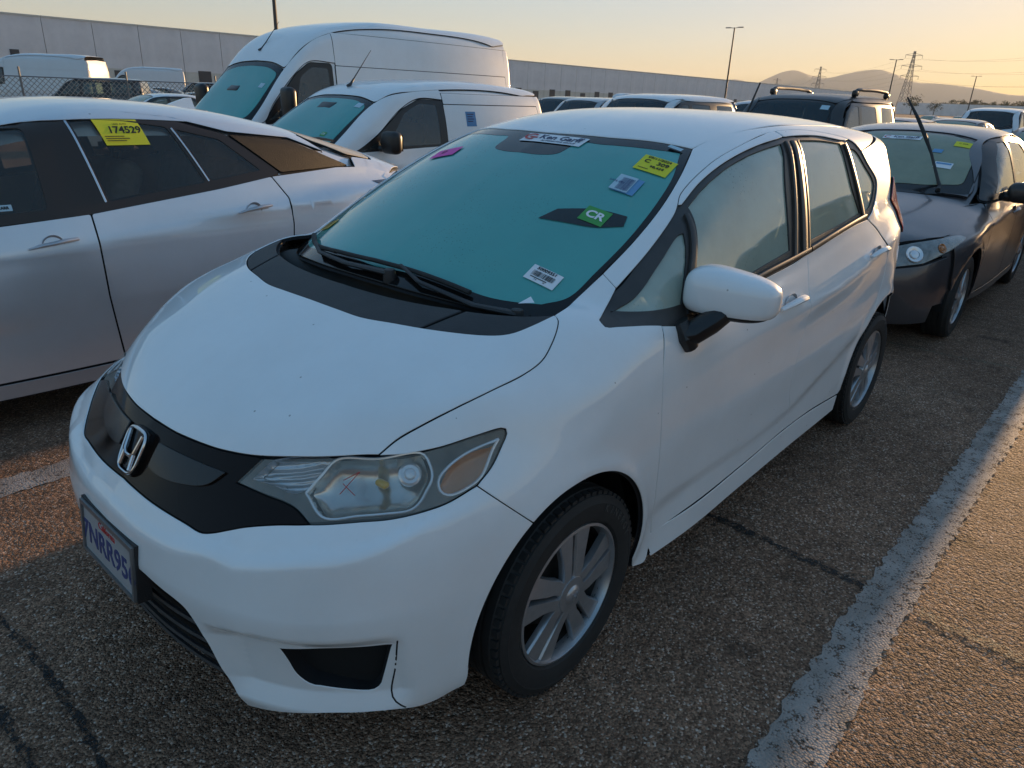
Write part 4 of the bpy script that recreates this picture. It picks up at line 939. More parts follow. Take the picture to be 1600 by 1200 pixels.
    # belt moulding and glass edge seals
    strip('belt_moulding', F, np.array([(.55, -.80, .984), (.75, -.80, .993), (.96, -.79, 1.020), (1.30, -.785, 1.045), (1.45, -.78, 1.056)]), (0, 1, 0), .022, M['trim_black'], car, h=.007, mirror=True)
    strip('belt_moulding', F, np.array([(1.46, -.78, 1.057), (1.75, -.77, 1.086), (2.0, -.765, 1.107), (2.14, -.76, 1.116)]), (0, 1, 0), .022, M['trim_black'], car, h=.007, mirror=True)
    strip('pillar_strip', F, np.array([(.525, -.80, .985), (.58, -.70, 1.11), (.655, -.65, 1.245)]), (0, 1, 0), [.034, .028, .016], M['trim_grey'], car, h=.004, mirror=True)
    for x0, x1, w in ((1.310, 1.425, .030), (1.395, 1.475, .045), (1.4375, 1.515, .018), (2.11, 2.025, .030)):
        strip('pillar_strip', F, np.array([(x0, -.78, 1.05 if x0 < 2 else 1.12), ((x0 + x1) / 2, -.7, 1.25), (x1, -.62, 1.435 if x0 < 2 else 1.418)]), (0, 1, 0), w, M['trim_grey'] if w != .018 else M['trim_black'], car, h=.004 if w != .045 else .006, mirror=True)
    # door handles in scooped cups
    for x, z, ob in ((1.20, .905, fd), (2.20, .955, rd)):
        for k, sgn in ((0, 1), (1, -1)):
            par = ob[k]; p, n = on_field(F, np.array([(x - .10, -.85, z - .008), (x - .06, -.85, z), (x, -.85, z + .004), (x + .06, -.85, z + .004), (x + .10, -.85, z)]), (0, 1, 0), .0)
            h = p + n * np.array([.008, .026, .032, .028, .012])[:, None]; h = h * np.array([1, sgn, 1])
            MB().tube(h, [.010, .014, .016, .017, .013], 10, flat=.7).build('door_handle', white, par)
            cp, cn = on_field(F, np.array([(x, -.85, z)]), (0, 1, 0), 0); c0 = cp[0] * np.array([1, sgn, 1])
            q = MB(); ring = [Vector((c0[0] + .055 * math.cos(a), c0[1] - sgn * .0015, c0[2] + .034 * math.sin(a))) for a in np.linspace(0, 2 * math.pi, 24, endpoint=False)]
            ins = [Vector((v.x * .65 + c0[0] * .35, v.y + sgn * .014, v.z * .65 + c0[2] * .35)) for v in ring]
            q.add(ring + ins, [(i, (i + 1) % 24, 24 + (i + 1) % 24, 24 + i) for i in range(24)] + [tuple(range(24, 48))]); q.build('handle_cup', M['cup_grey'], par)
    # lock spot
    # mirrors
    for sgn in (1, -1): build_mirror(car, sgn)
    # wipers
    build_wipers(car, upper)
    # wheels, wells and underside
    for cx, sx in ((0, 0), (2.53, 1)):
        for s in (-1, 1):
            make_wheel(car, (cx, s * .735, .297), s, R=.303, rim=.208, W=.19, rot=0, lettering='KINERGY' if s < 0 else None)
            b = MB()
            cc = -.012 if cx == 0 else 2.50; rr = .40 if cx == 0 else .43
            arcp = [(cc + rr * math.cos(R_(a)), cz) for a in range(-14, 195, 9) for cz in (0,)]
            V = []; n = 0
            rz_ = .405 if cx == 0 else .425; rr = .362 if cx == 0 else .428; cc = -.02 if cx == 0 else 2.50
            for a in range(-14, 198, 8):
                for y in (.765, .50): V.append((cc + rr * math.cos(R_(a)), s * y, .30 + rz_ * math.sin(R_(a))))
                n += 1
            Fc = [(2 * i, 2 * i + 1, 2 * i + 3, 2 * i + 2) for i in range(n - 1)] + [tuple(2 * i + 1 for i in range(n))]
            b.add(V, Fc); b.build('wheel_liner', M['dark_void'], car)
    b = MB(); b.rbox((1.27, 0, .26), (1.62, 1.50, .12), .03); b.box((1.27, 0, .24), (3.7, .96, .08)); b.build('underbody', M['dark_void'], car)
    # cabin
    b = MB(); b.rbox((.30, 0, .90), (.62, 1.30, .22), .08); b.rbox((.62, 0, .86), (.22, 1.32, .24), .07); b.build('dashboard', M['dash_dark'], car)
    b = MB(); b.lathe([(.175 + .014 * math.cos(q), .014 * math.sin(q)) for q in np.linspace(0, 2 * math.pi, 8, endpoint=False)], 32, 'x', closed=True)
    for a in (0, 2.2, 4.1): b.tube([(0, 0, 0), (0, .17 * math.cos(a), .17 * math.sin(a))], .012, 6)
    st = b.build('steering_wheel', M['trim_black'], car); st.location = (.80, -.36, .98); st.rotation_euler = (0, R_(25), 0)
    for y in (-.36, .36): seat(car, (1.22, y, .56), M['seat_grey'])
    b = MB(); b.rbox((2.22, 0, .56), (.50, 1.25, .18), .06); b.rbox((2.52, 0, .86), (.14, 1.25, .60), .06, rot=Matrix.Rotation(R_(18), 3, 'Y'))
    for y in (-.38, .38): b.rbox((2.64, y, 1.20), (.09, .26, .15), .04)
    b.build('rear_bench', M['seat_grey'], car)
    b = MB(); b.rbox((.99, 0, 1.335), (.05, .26, .075), .02); b.tube([(.94, 0, 1.37), (.96, 0, 1.40)], .012, 8); b.build('rear_view_mirror', M['trim_black'], car)
    b = MB(); b.box((2.0, 0, .40), (2.2, 1.4, .02)); b.box((.0, 0, .62), (.9, 1.0, .02)); b.box((.16, 0, .75), (.02, 1.36, .5)); b.build('floor_pan', M['dark_void'], car)
    stickers(car, ws, upper)
    return car

def dish(ob, depth, width=.05, power=.5):
    """press the middle of a panel inwards so that it becomes a bowl"""
    me = ob.data; n = len(me.vertices); co = np.empty(n * 3); me.vertices.foreach_get('co', co); co = co.reshape(-1, 3)
    ed = {}
    for p in me.polygons:
        v = list(p.vertices)
        for i in range(len(v)): k = tuple(sorted((v[i], v[(i + 1) % len(v)]))); ed[k] = ed.get(k, 0) + 1
    bd = np.array(sorted({i for k, c in ed.items() if c == 1 for i in k})); d = np.linalg.norm(co[:, None] - co[bd][None], axis=2).min(1)
    nm = np.array([tuple(v.normal) for v in me.vertices]).mean(0); nm /= np.linalg.norm(nm)
    t = np.clip(d / width, 0, 1); co = co - nm * (depth * (1 - (1 - t) ** 2) ** power)[:, None]
    me.vertices.foreach_set('co', co.ravel()); me.update()
    me.normals_split_custom_set_from_vertices([(0, 0, 0)] * n)
    me.update()
def build_headlamp(F, C, car, mir):
    fx = (lambda P: flip(P)) if mir else (lambda P: np.asarray(P))
    pj = Proj((.8, .55 * (-1 if mir else 1), -.15))
    L = chain(np.vstack([C['hltop']]), C['hltip'], C['hlout'], C['hlbot'], C['hlin1'], C['hlin2'])
    lo = {k: fx(chain(np.vstack([C[k], C[k][:1]]))) for k in ('hlframe', 'hlsub', 'hlturn')}
    root = panel('headlight', fx(L), pj, F, M['lamp_housing'], car, holes=[lo['hlframe'], lo['hlsub'], lo['hlturn']], gap=.002, off=-.010, depth=.02, g=.02)
    o = panel('reflector', lo['hlframe'], pj, F, M['lamp_bowl'], root, gap=-.001, off=-.011, depth=0, g=.008); dish(o, .050, .055)
    o = panel('high_beam', lo['hlsub'], pj, F, M['lamp_flute'], root, gap=-.001, off=-.011, depth=0, g=.006); dish(o, .030, .035)
    o = panel('turn_lamp', lo['hlturn'], pj, F, M['lamp_amber'], root, gap=-.001, off=-.011, depth=0, g=.008); dish(o, .012, .03)
    for nm, k, r in (('reflector_rim', 'hlframe', .0032), ('turn_lamp_rim', 'hlturnframe', .0036)):
        c3 = fx(np.vstack([C[k], C[k][:1]])); p, n = on_field(F, catmull(c3, .01), pj.d, -.008)
        MB().tube(p, r, 6, cap=False).build(nm, M['lamp_rim'], root)
    # bulb and its shield inside the bowl
    b0 = fx(np.array([C['hlframe'][4] + (C['hlframe'][10] - C['hlframe'][4]) * .34])); p, n = on_field(F, b0, pj.d, -.028)
    q = MB(); ax = Vector(n[0]); u = ax.orthogonal().normalized(); v = ax.cross(u); V = []; Fc = []
    for j, (r, h) in enumerate(((.026, -.016), (.026, .004), (.021, .007), (.014, .006), (.010, .012), (.0, .015))):
        for i in range(20): a = 2 * math.pi * i / 20; V.append(Vector(p[0]) + u * r * math.cos(a) + v * r * math.sin(a) + ax * h)
    for j in range(5):
        for i in range(20): Fc.append((j * 20 + i, j * 20 + (i + 1) % 20, j * 20 + 20 + (i + 1) % 20, j * 20 + 20 + i))
    q.add(V, Fc); q.build('bulb_shield', M['lamp_rim'], root)
    b0 = fx(np.array([C['hlframe'][3] + (C['hlframe'][10] - C['hlframe'][3]) * .42])); p, n = on_field(F, b0, pj.d, -.034)
    q = MB(); q.rbox(tuple(p[0]), (.02, .034, .016), .007); q.build('amber_marker', M['lamp_marker'], root)
    panel('lens', fx(L), pj, F, M['lens'], root, gap=.003, off=.0015, depth=0, g=.02)
    if not mir:
        qs = np.array([C['hlframe'][12], C['hlframe'][2], C['hlframe'][4], C['hlframe'][10]])
        def uv(a, b): return (qs[0] * (1 - a) + qs[3] * a) * (1 - b) + (qs[1] * (1 - a) + qs[2] * a) * b
        for seg in (((.17, .36), (.34, .74)), ((.34, .74), (.16, .60)), ((.17, .54), (.40, .33))):
            p, n = on_field(F, catmull(np.array([uv(*seg[0]), uv(*seg[1])]), .01), pj.d, .002)
            MB().tube(p, .0009, 5).build('pencil_mark', M['ink_redmark'], root)

def build_mirror(car, sgn):
    # housing as a rounded shell around a slanted box; sgn 1 = left side (y < 0)
    S = np.array([1, sgn, 1])
    bm = bmesh.new(); bmesh.ops.create_icosphere(bm, subdivisions=4, radius=1)
    V = np.array([v.co for v in bm.verts]); Fc = [[v.index for v in f.verts] for f in bm.faces]; bm.free()
    def sp(a, p): return np.sign(a) * np.abs(a) ** p
    X, Y, Zz = V.T
    # superellipsoid: flat face to the rear (+x), tapering outwards (-y)
    x = sp(X, .65) * .092; y = sp(Y, .66) * .128; z = sp(Zz, .58) * .072
    t = (y / .128 + 1) / 2            # 0 outer .. 1 inner
    z = np.where(z > 0, z * (.70 + .42 * t), z * .98); x = np.where(x > 0, x * .55, x * (.75 + .35 * t)) + .035 * (1 - t)
    z = np.where(z > 0, z * 1.12, z * .95)
    MX = MIR if sgn > 0 else (MIR[0] + .10, MIR[1] + .055, MIR[2] - .02)
    P = np.stack([x + MX[0], y + MX[1], z + MX[2]], 1) * S
    cut = MX[2] - .045
    def half(keep_up, inset):
        bm = bmesh.new(); vs_ = [bm.verts.new(p) for p in P]; bm.verts.index_update()
        for f in Fc: bm.faces.new([vs_[i] for i in (f if sgn > 0 else f[::-1])])
        bmesh.ops.bisect_plane(bm, geom=bm.verts[:] + bm.edges[:] + bm.faces[:], plane_co=(0, 0, cut), plane_no=(0, 0, 1), clear_outer=not keep_up, clear_inner=keep_up)
        if inset:
            for v in bm.verts: v.co.x = MX[0] + (v.co.x - MX[0]) * inset; v.co.y = MX[1] * sgn + (v.co.y - MX[1] * sgn) * inset
        bm.verts.index_update(); V_ = [v.co.copy() for v in bm.verts]; F_ = [[v.index for v in f.verts] for f in bm.faces]; bm.free(); return V_, F_
    root = mesh_obj('side_mirror', *half(True, 0), M['white_dew'], car)
    mesh_obj('mirror_base', *half(False, .97), M['trim_black'], root)
    b = MB()
    pts = np.array([(.455, -.812, .945), (.465, -.842, .955), (.50, -.868, .982), (.555, -.885, 1.01)])
    b.tube([(a * S) for a in pts], [.046, .050, .050, .046], 14, flat=.7)
    b.tube([(np.array(a) * S) for a in ((.44, -.808, .985), (.45, -.826, .945), (.465, -.838, .910))], [.030, .042, .030], 12, flat=.8)
    b.build('mirror_stalk', M['trim_black'], root)
    g = MB(); loop = []
    for i in range(28):
        q = 2 * math.pi * i / 28; loop.append(np.array([MX[0] + .0405 + .010 * math.cos(q), MX[1] + .10 * sp(np.cos(q), .6), MX[2] + .002 + .062 * sp(np.sin(q), .6)]) * S)
    g.add(loop, [tuple(range(28))]); g.build('mirror_glass', M['mirror_silver'], root)
MIR = (.560, -.893, 1.052)

def build_wipers(car, upper):
    S = lambda pts, off: on_field(upper, np.array(pts, float), (.55, 0, -.83), off)[0]
    # driver side: pivot near the left end, arm lying towards the centre
    for arm, blade, tip in (([(.045, -.53, 1.03), (.0, -.42, 1.03), (-.005, -.22, 1.04)], [(.035, -.38, 1.04), (.025, -.12, 1.05), (.020, .12, 1.05), (.03, .30, 1.05)], None),
                            ([(-.005, -.10, 1.03), (-.015, .10, 1.03), (.01, .28, 1.04)], [(.02, .20, 1.05), (.05, .36, 1.05), (.13, .50, 1.06)], None)):
        p = S(arm, .014); w = MB(); w.tube(p, [.016, .012, .009], 8, flat=.55)
        q = S([arm[-1], blade[len(blade) // 2]], .022); w.tube(np.vstack([p[-1], S([blade[1]], .022)]), [.008, .006], 8, flat=.6)
        ob = w.build('wiper', M['black_plastic'], car)
        p = S(catmull(np.array(blade), .02), .012); MB().tube(p, .009, 8, flat=.8).build('wiper_blade', M['rubber'], ob)
        MB().lathe([(.001, .02), (.016, .018), (.02, 0), (.02, -.02)], 16, 'z', c=S([arm[0]], .005)[0]).build('wiper_pivot', M['black_plastic'], ob)

def sticker(name, F, ctr, du, dv, w, h, mat, parent, off=.0015, pd=(.55, 0, -.83), th=.0004):
    """small sheet lying on the glass: centre, reading direction and up direction"""
    du = np.array(du, float); dv = np.array(dv, float)
    c, n = on_field(F, np.array([ctr]), pd, off); n0 = n[0]; du = du - n0 * np.dot(du, n0); du /= np.linalg.norm(du); dv = np.cross(n0, du)
    k = 7; G = [c[0] + du * w * (i / (k - 1) - .5) + dv * h * (j / (k - 1) - .5) for j in range(k) for i in range(k)]
    p, _ = on_field(F, np.array(G), pd, off)
    ob = mesh_obj(name, p, [(j * k + i, j * k + i + 1, (j + 1) * k + i + 1, (j + 1) * k + i) for j in range(k - 1) for i in range(k - 1)], mat, parent)
    return ob, c[0], du, dv, n0
def stick_text(st, txt, size, mat, u, v, par, bold=0.0, lift=.0012):
    ob, c, du, dv, n0 = st; return text_on('print', txt, size, mat, par, c + du * u + dv * v + n0 * lift, du, dv, ext=.0002, bold=bold)
def stick_rect(st, u0, u1, v0, v1, mat, par, lift=.0010, name='print_bar'):
    ob, c, du, dv, n0 = st; q = [c + du * a + dv * b + n0 * lift for a, b in ((u0, v0), (u1, v0), (u1, v1), (u0, v1))]
    return mesh_obj(name, q, [(0, 1, 2, 3)], mat, par, smooth=False)
def stick_bars(st, u0, u1, v0, v1, mat, par, n=40, seed=1, lift=.0012):
    ob, c, du, dv, n0 = st; r = random.Random(seed); V = []; Fc = []; u = u0
    while u < u1:
        w = r.choice((.0008, .0012, .002)); k = len(V)
        V += [c + du * a + dv * b + n0 * lift for a, b in ((u, v0), (min(u + w, u1), v0), (min(u + w, u1), v1), (u, v1))]; Fc.append((k, k + 1, k + 2, k + 3)); u += w + r.choice((.0009, .0013, .002))
    return mesh_obj('barcode', V, Fc, mat, par, smooth=False)
def stickers(car, ws, F):
    R = (0, -1, 0); U = (.8, 0, .45)
    O = .0
    s = sticker('dealer_sticker', F, (.768, -.055, 1.42), R, U, .27, .068, M['paper_white'], ws, off=O)
    logo = MB()
    ob, c, du, dv, n0 = s
    V = []; Fc = []
    for i in range(25):
        a = R_(50 + 260 * i / 24)
        for r in (.024, .016): V.append(c + du * (-.100 + r * 1.25 * math.cos(a)) + dv * (.002 + r * math.sin(a)) + n0 * .0012)
    Fc = [(2 * i, 2 * i + 1, 2 * i + 3, 2 * i + 2) for i in range(24)]
    mesh_obj('logo_arc', V, Fc, M['ink_red'], ob, smooth=False)
    stick_rect(s, -.106, -.072, -.006, .004, M['ink_red'], ob, lift=.0013, name='logo_bar')
    stick_text(s, 'Ken Garff', .046, M['ink_navy'], .028, .007, ob, bold=.0008); stick_text(s, 'AUTOMOTIVE GROUP', .015, M['ink_navy'], .035, -.022, ob)
    s = sticker('pink_note', F, (.660, .383, 1.34), (.10, -1, 0), U, .135, .075, M['paper_pink'], ws, off=O)
    stick_text(s, 'D', .035, M['ink_black'], -.01, .005, s[0])
    s = sticker('yellow_notice', F, (.222, .545, 1.083), (.05, -1, 0), U, .078, .060, M['paper_amber'], ws, off=O)
    for k in range(5): stick_rect(s, -.033, .03 - .004 * (k % 2), .021 - .011 * k, .026 - .011 * k, M['ink_brown'], s[0], name='print_line')
    s = sticker('barcode_label', F, (.200, -.500, 1.09), (.03, -1, 0), U, .098, .060, M['paper_white'], ws, off=O)
    stick_text(s, '50009351', .016, M['ink_black'], 0, .021, s[0], bold=.0004); stick_bars(s, -.036, .036, -.010, .010, M['ink_black'], s[0])
    stick_rect(s, -.034, .02, -.017, -.014, M['ink_black'], s[0]); stick_text(s, '7 A          30', .007, M['ink_black'], 0, -.022, s[0])
    s = sticker('lot_tag', F, (.774, -.478, 1.36), (.10, -1, 0), (.8, 0, .5), .115, .098, M['paper_yellow'], ws, off=O)
    stick_text(s, '09/11/2024', .018, M['ink_black'], 0, .036, s[0], bold=.0003); stick_text(s, 'C   309', .028, M['ink_black'], 0, .010, s[0], bold=.0006); stick_text(s, '98,429', .018, M['ink_black'], .012, -.016, s[0], bold=.0003)
    stick_rect(s, -.045, -.01, -.036, -.033, M['ink_black'], s[0]); 
    s = sticker('blue_permit', F, (.632, -.470, 1.31), (.10, -1, 0), U, .075, .090, M['paper_blue'], ws, off=O)
    s2 = sticker('barcode_label', F, (.632, -.455, 1.31), (.10, -1, 0), U, .062, .088, M['paper_pale'], ws, off=.0022)
    stick_bars(s2, -.012, .028, -.038, .030, M['ink_blue'], s2[0], seed=4); stick_text(s2, 'SAN 291', .014, M['ink_blue'], -.022, 0, s2[0])
    panel('painted_clear_patch', chain(np.array([(.375, -.335, 1.2), (.455, -.36, 1.2)]), np.array([(.455, -.36, 1.2), (.52, -.46, 1.2), (.545, -.55, 1.2)]), np.array([(.545, -.55, 1.2), (.49, -.565, 1.2)]), np.array([(.49, -.565, 1.2), (.43, -.50, 1.2), (.40, -.42, 1.2), (.375, -.335, 1.2)])), Proj((.55, 0, -.83)), F, M['painted_cabin_dark'], ws, gap=0, off=-.0015, depth=0, g=.02)  # dark sheet painted in place of the shaded cabin seen through cleared mist
    s = sticker('green_card', F, (.463, -.474, 1.23), (.05, -1, 0), U, .082, .072, M['paper_green'], ws, off=O)
    stick_text(s, 'CR', .046, M['paper_white'], 0, 0, s[0], bold=.0015)
    s = sticker('white_tab', F, (.900, -.470, 1.41), R, U, .05, .020, M['paper_pale'], ws, off=.004)
    b = MB(); b.add([(.055, -.535, 1.048), (.075, -.575, 1.055), (.095, -.545, 1.062)], [(0, 1, 2)]); b.build('paper_scrap', M['paper_white'], ws, smooth=False)
# ------------------------------------------------------------------ other vehicles, from side / front / plan profiles
def dense(pts, step=.01):
    P = np.array(pts, float); n = max(8, int((P[-1, 0] - P[0, 0]) / step)); X = np.linspace(P[0, 0], P[-1, 0], n)
    Y = spline1(P[:, 0], P[:, 1], X)
    for _ in range(4): Y[1:-1] = (Y[:-2] + 2 * Y[1:-1] + Y[2:]) / 4
    return lambda q: np.interp(q, X, Y)
def gen_field(S):
    w = dense(S['w']); sec = dense(S['sec']); fr = dense(S['front']); fp = dense(S['fplan']); hd = dense(S['hood']); hdr = dense(S['hdrop'])
    gz = dense(S['gz']); gd = dense(S['gdrop']); gy = dense(S['gy']); go = dense(S['gyoff']); rr = dense(S['rear']); rp = dense(S['rplan']); gr = dense(S['grear'])
    arches = S['arches']; ku = S.get('round', .06); gx0 = S.get('gx0', 0.0); crease = S.get('crease')
    def F(x, ay, z):
        s = ay - (w(x) + sec(z))
        for cx, cz, r in arches: s = s - .010 * np.exp(-((np.hypot(x - cx, z - cz) - r - .015) / .03) ** 2)
        if crease is not None:
            for cr in crease:
                zl = np.interp(x, cr[0], cr[1]); s = s - cr[2] * np.exp(-((z - zl) / cr[3]) ** 2)
        a = smax(s, (fr(z) + fp(ay) - x) * .75, ku); a = smax(a, (z - hd(x) + hdr(ay)) * .95, .05); a = smax(a, (x - rr(z) + rp(ay)) * .8, ku)
        u = smax((ay - gy(z) - go(x)) * .95, (z - gz(x) + gd(ay)) * .92, S.get('groof', .06)); u = smax(u, (x - gr(z) + rp(ay) * .7) * .9, .05); u = smax(u, gx0 - x, .03)
        return smin(a, u, .02)
    return F
def rpoly(xz, r=.03, n=4, y=0.0):
    """polygon in side view with rounded corners -> loop of 3-D points"""
    P = [np.array(p, float) for p in xz]; out = []; k = len(P)
    for i in range(k):
        a, b, c = P[i - 1], P[i], P[(i + 1) % k]; rr = r if len(b) < 3 else b[2]
        b2 = b[:2]; da = a[:2] - b2; dc = c[:2] - b2; la, lc = np.linalg.norm(da), np.linalg.norm(dc); q = min(rr, la * .45, lc * .45)
        p0 = b2 + da / la * q; p1 = b2 + dc / lc * q
        for t in np.linspace(0, 1, n + 1): out.append((1 - t) ** 2 * p0 + 2 * t * (1 - t) * b2 + t * t * p1)
    out = np.array(out); seg = [out[0]]
    L = []
    for i in range(len(out)):
        a, b = out[i], out[(i + 1) % len(out)]; d = np.linalg.norm(b - a); m = max(1, int(d / .04))
        for t in range(m): L.append(a + (b - a) * t / m)
    L = np.array(L); keep = [0]
    for i in range(1, len(L)):
        if np.linalg.norm(L[i] - L[keep[-1]]) > .004: keep.append(i)
    L = L[keep]
    return np.stack([L[:, 0], np.full(len(L), y), L[:, 1]], 1)
def yz(pts, r=.03, x=0.0):
    L = rpoly(pts, r); return np.stack([np.full(len(L), x), L[:, 0], L[:, 2]], 1)
def xy(pts, r=.03):
    L = rpoly(pts, r); return np.stack([L[:, 0], L[:, 2], np.zeros(len(L))], 1)
def mirror_half(pts):
    """half outline (u, y<=0 ...) given for y <= 0 from centre to centre -> full polygon"""
    return list(pts) + [(p[0], -p[1]) + tuple(p[2:]) if False else (p[0], -p[1]) for p in pts[::-1] if abs(p[1]) > 1e-6]
SIDEP = Proj((0, 1., 0)); TOPP = Proj((0, 0, -1.), L=4.0); FRONTP = Proj((1., 0, 0), L=4.0); REARP = Proj((-1., 0, 0), L=9.0)
def arch_pts(cx, cz, r, a0, a1, n=14): return [(cx + r * math.cos(R_(a)), cz + r * math.sin(R_(a))) for a in np.linspace(a0, a1, n)]
def lift(F, L, pj):
    """put a flat outline onto the body before an oblique projection"""
    L = np.array(L, float)
    if min(np.ptp(L[:, 0]), np.ptp(L[:, 1]), np.ptp(L[:, 2])) > 1e-6: return L
    if np.ptp(L[:, 1]) < 1e-9: d = np.array([0, 1., 0]); O = L + np.array([0, -3., 0])
    elif np.ptp(L[:, 2]) < 1e-9: d = np.array([0, 0, -1.]); O = L + np.array([0, 0, 4.])
    elif pj.d[0] > 0: d = np.array([1., 0, 0]); O = L + np.array([-4., 0, 0])
    else: d = np.array([-1., 0, 0]); O = L + np.array([9., 0, 0])
    p, h = march(F, O, d, 9.0, 450)
    if not h.all():
        gi = np.where(h)[0]
        for i in np.where(~h)[0]:
            j = gi[np.argmin(np.abs(gi - i))]; k = int(np.argmax(np.abs(d))); p[i] = L[i]; p[i, k] = p[j, k]
    return p
def build_car(S, name, label, cat, loc, rz=0.0, group=None, g=.05, wheels=True, cabin=True, lod=0):
    F = gen_field(S); car = thing(name, label, cat, loc, rz, group)
    P = S['mat']; gap = .003 if lod == 0 else .0
    kw = dict(g=g, gap=gap, depth=.014 if lod == 0 else 0)
    def up_slant(k): return Proj((k, 0, -1.0), L=4.0)
    for nm, loop, mt in S['side']:
        holes = []
        panel(nm, loop, SIDEP, F, mt, car, mirror=True, tmax=4.5, **kw)
    for nm, loop, mt, off in S['glass']:
        panel(nm, loop, SIDEP, F, mt, car, mirror=True, g=g * 1.5, gap=0, off=off, depth=0, tmax=4.5)
    for nm, loop, mt, holes in S.get('trim', ()):
        panel(nm, loop, SIDEP, F, mt, car, holes=holes, mirror=True, g=g * 1.3, gap=-.002, off=-.004, depth=.01, tmax=4.5)
    top_holes = []
    ws_loop = [l for nm, l, *_ in S['other'] if nm == 'windshield']
    for nm, loop, pj, mt, off in S['other']:
        hs = [lift(F, ws_loop[0], pj)] if nm == 'windshield_border' else ()
        if nm in ('windshield_border', 'rear_window') and abs(pj.d[2]) > .5: top_holes.append(loop)
        panel(nm, lift(F, loop, pj), pj, F, mt, car, holes=hs, g=g if nm != 'windshield' else g * .7, gap=gap, off=off, depth=.012 if lod == 0 else 0, tmax=9.0)
    for nm, loop, pj, mt, off in S.get('pairs', ()):
        panel(nm, lift(F, loop, pj), pj, F, mt, car, g=g * .6, gap=.002, off=off, depth=.012 if lod == 0 else 0, tmax=9.0, mirror=True)
    for nm, T, Sd, pj, mt in S.get('late', ()):
        T = np.array(T, float); t3 = lift(F, np.stack([T[:, 0], T[:, 1], 0 * T[:, 0]], 1), pj); Sd = np.array(Sd, float); s3 = lift(F, np.stack([Sd[:, 0], 0 * Sd[:, 0], Sd[:, 1]], 1), pj)
        loop = chain(catmull(t3, .03), np.vstack([t3[-1], s3[0]]), catmull(s3, .03), np.vstack([s3[-1], t3[0]]), ds=.03)
        panel(nm, loop, pj, F, mt, car, g=g * .6, gap=.002, depth=.012 if lod == 0 else 0, tmax=9.0, mirror=True)
    # inner shell that closes the joints between the panels
    x0, x1 = S['len']; hw = max(w_[1] for w_ in S['w']); zt = max(q[1] for q in S['gz'])
    tl = [t[1] for t in S['trim']]
    sh = [(x0 + .30, .30)] ; (ax, az, ar), (bx, bz, br) = S['arches']
    sh += arch_pts(ax, az, ar + .012, 178, 2) + arch_pts(bx, bz, br + .012, 178, 2) + [(x1 - .14, .35), (x1 - .10, 1.0)]
    gx = np.array(S['gz']); crown = [(x, min(spline1(gx[:, 0], gx[:, 1], np.array([x]))[0], zt) - S.get('shell_drop', .10)) for x in np.linspace(x1 - .16, gx[1, 0] + .1, 14)]
    hood_ = np.array(S['hood']); sh += [(x, z) for x, z in crown if z > spline1(hood_[:, 0], hood_[:, 1], np.array([x]))[0] - .06]
    fx = sh[-1][0]
    sh += [(x, spline1(hood_[:, 0], hood_[:, 1], np.array([x]))[0] - .14) for x in np.linspace(fx - .15, x0 + .45, 5)]
    panel('body_shell', rpoly(sh, .01), SIDEP, F, S['mat'], car, holes=tl, mirror=True, g=g * 2, gap=0, off=-.018, depth=0, tmax=4.5)
    topl = xy(mirror_half([(x0 + .2, 0), (x0 + .24, -hw * .4), (x0 + .4, -hw * .70), (x0 + .9, -hw * .80), (x1 - .3, -hw * .78), (x1 - .14, -hw * .6), (x1 - .14, 0)]), .05)
    panel('top_shell', topl, TOPP, F, S['mat'], car, holes=top_holes, g=g * 2, gap=0, off=-.022, depth=0, tmax=9.0)
    R, rim, tw = S['wheel']; 
    for (cx, cz, ra) in S['arches']:
        for s in (-1, 1):
            yy = S['track'] / 2
            if lod == 0: make_wheel(car, (cx, s * yy, R), s, R=R, rim=rim, W=tw, style=S.get('wstyle', 'plain'), simple=True)
            else:
                b = MB(); w = tw / 2
                b.lathe([(.02, s * w * .8), (rim, s * w * .8), (rim, s * w * .9)], 20, 'y', mi=1); b.lathe([(rim, s * w * .9), (R * .94, s * w), (R, s * w * .7), (R, -s * w)], 20, 'y', mi=0)
                o = b.build('wheel', [M['rubber'], M['satin_silver']], car); o.location = (cx, s * yy, R)
            if lod: continue
            V = []; n = 0
            for a in range(-8, 190, 14):
                for y in (S['track'] / 2 + tw * .30, S['track'] / 2 - .28): V.append((cx + (ra + .02) * math.cos(R_(a)), s * y, cz + (ra + .02) * math.sin(R_(a))))
                n += 1
            MB().add(V, [(2 * i, 2 * i + 1, 2 * i + 3, 2 * i + 2) for i in range(n - 1)] + [tuple(2 * i + 1 for i in range(n))]).build('wheel_liner', M['dark_void'], car)
    x0, x1 = S['len']
    b = MB(); b.box(((x0 + x1) / 2, 0, .28), (x1 - x0 - .5, S['track'] - .36, .14)); b.box(((S['arches'][0][0] + S['arches'][1][0]) / 2, 0, .28), (S['arches'][1][0] - S['arches'][0][0] - .9, S['track'] + .02, .13)); b.build('underbody', M['dark_void'], car)
    if cabin:
        c = S['cabin']; b = MB(); b.rbox((c[0], 0, c[2] - .12), (.4, S['track'] - .15, .22), .06); b.build('dashboard', M['dash_dark'], car)
        for y in (-.37, .37): seat(car, (c[0] + .70, y, c[2] - .42), M[S.get('seatmat', 'seat_grey')])
        if S.get('rear_seat'):
            b = MB(); rx = S['rear_seat']; b.rbox((rx, 0, c[2] - .38), (.5, S['track'] - .2, .18), .06); b.rbox((rx + .30, 0, c[2] - .10), (.14, S['track'] - .2, .6), .06, rot=Matrix.Rotation(R_(18), 3, 'Y'))
            for y in (-.38, .38): b.rbox((rx + .42, y, c[2] + .24), (.09, .26, .15), .04)
            b.build('rear_bench', M['seat_grey'], car)
        b = MB(); b.box((c[0] + 1.1, 0, .46), (2.4, S['track'] - .1, .02)); b.build('floor_pan', M['dark_void'], car)
    return car, F
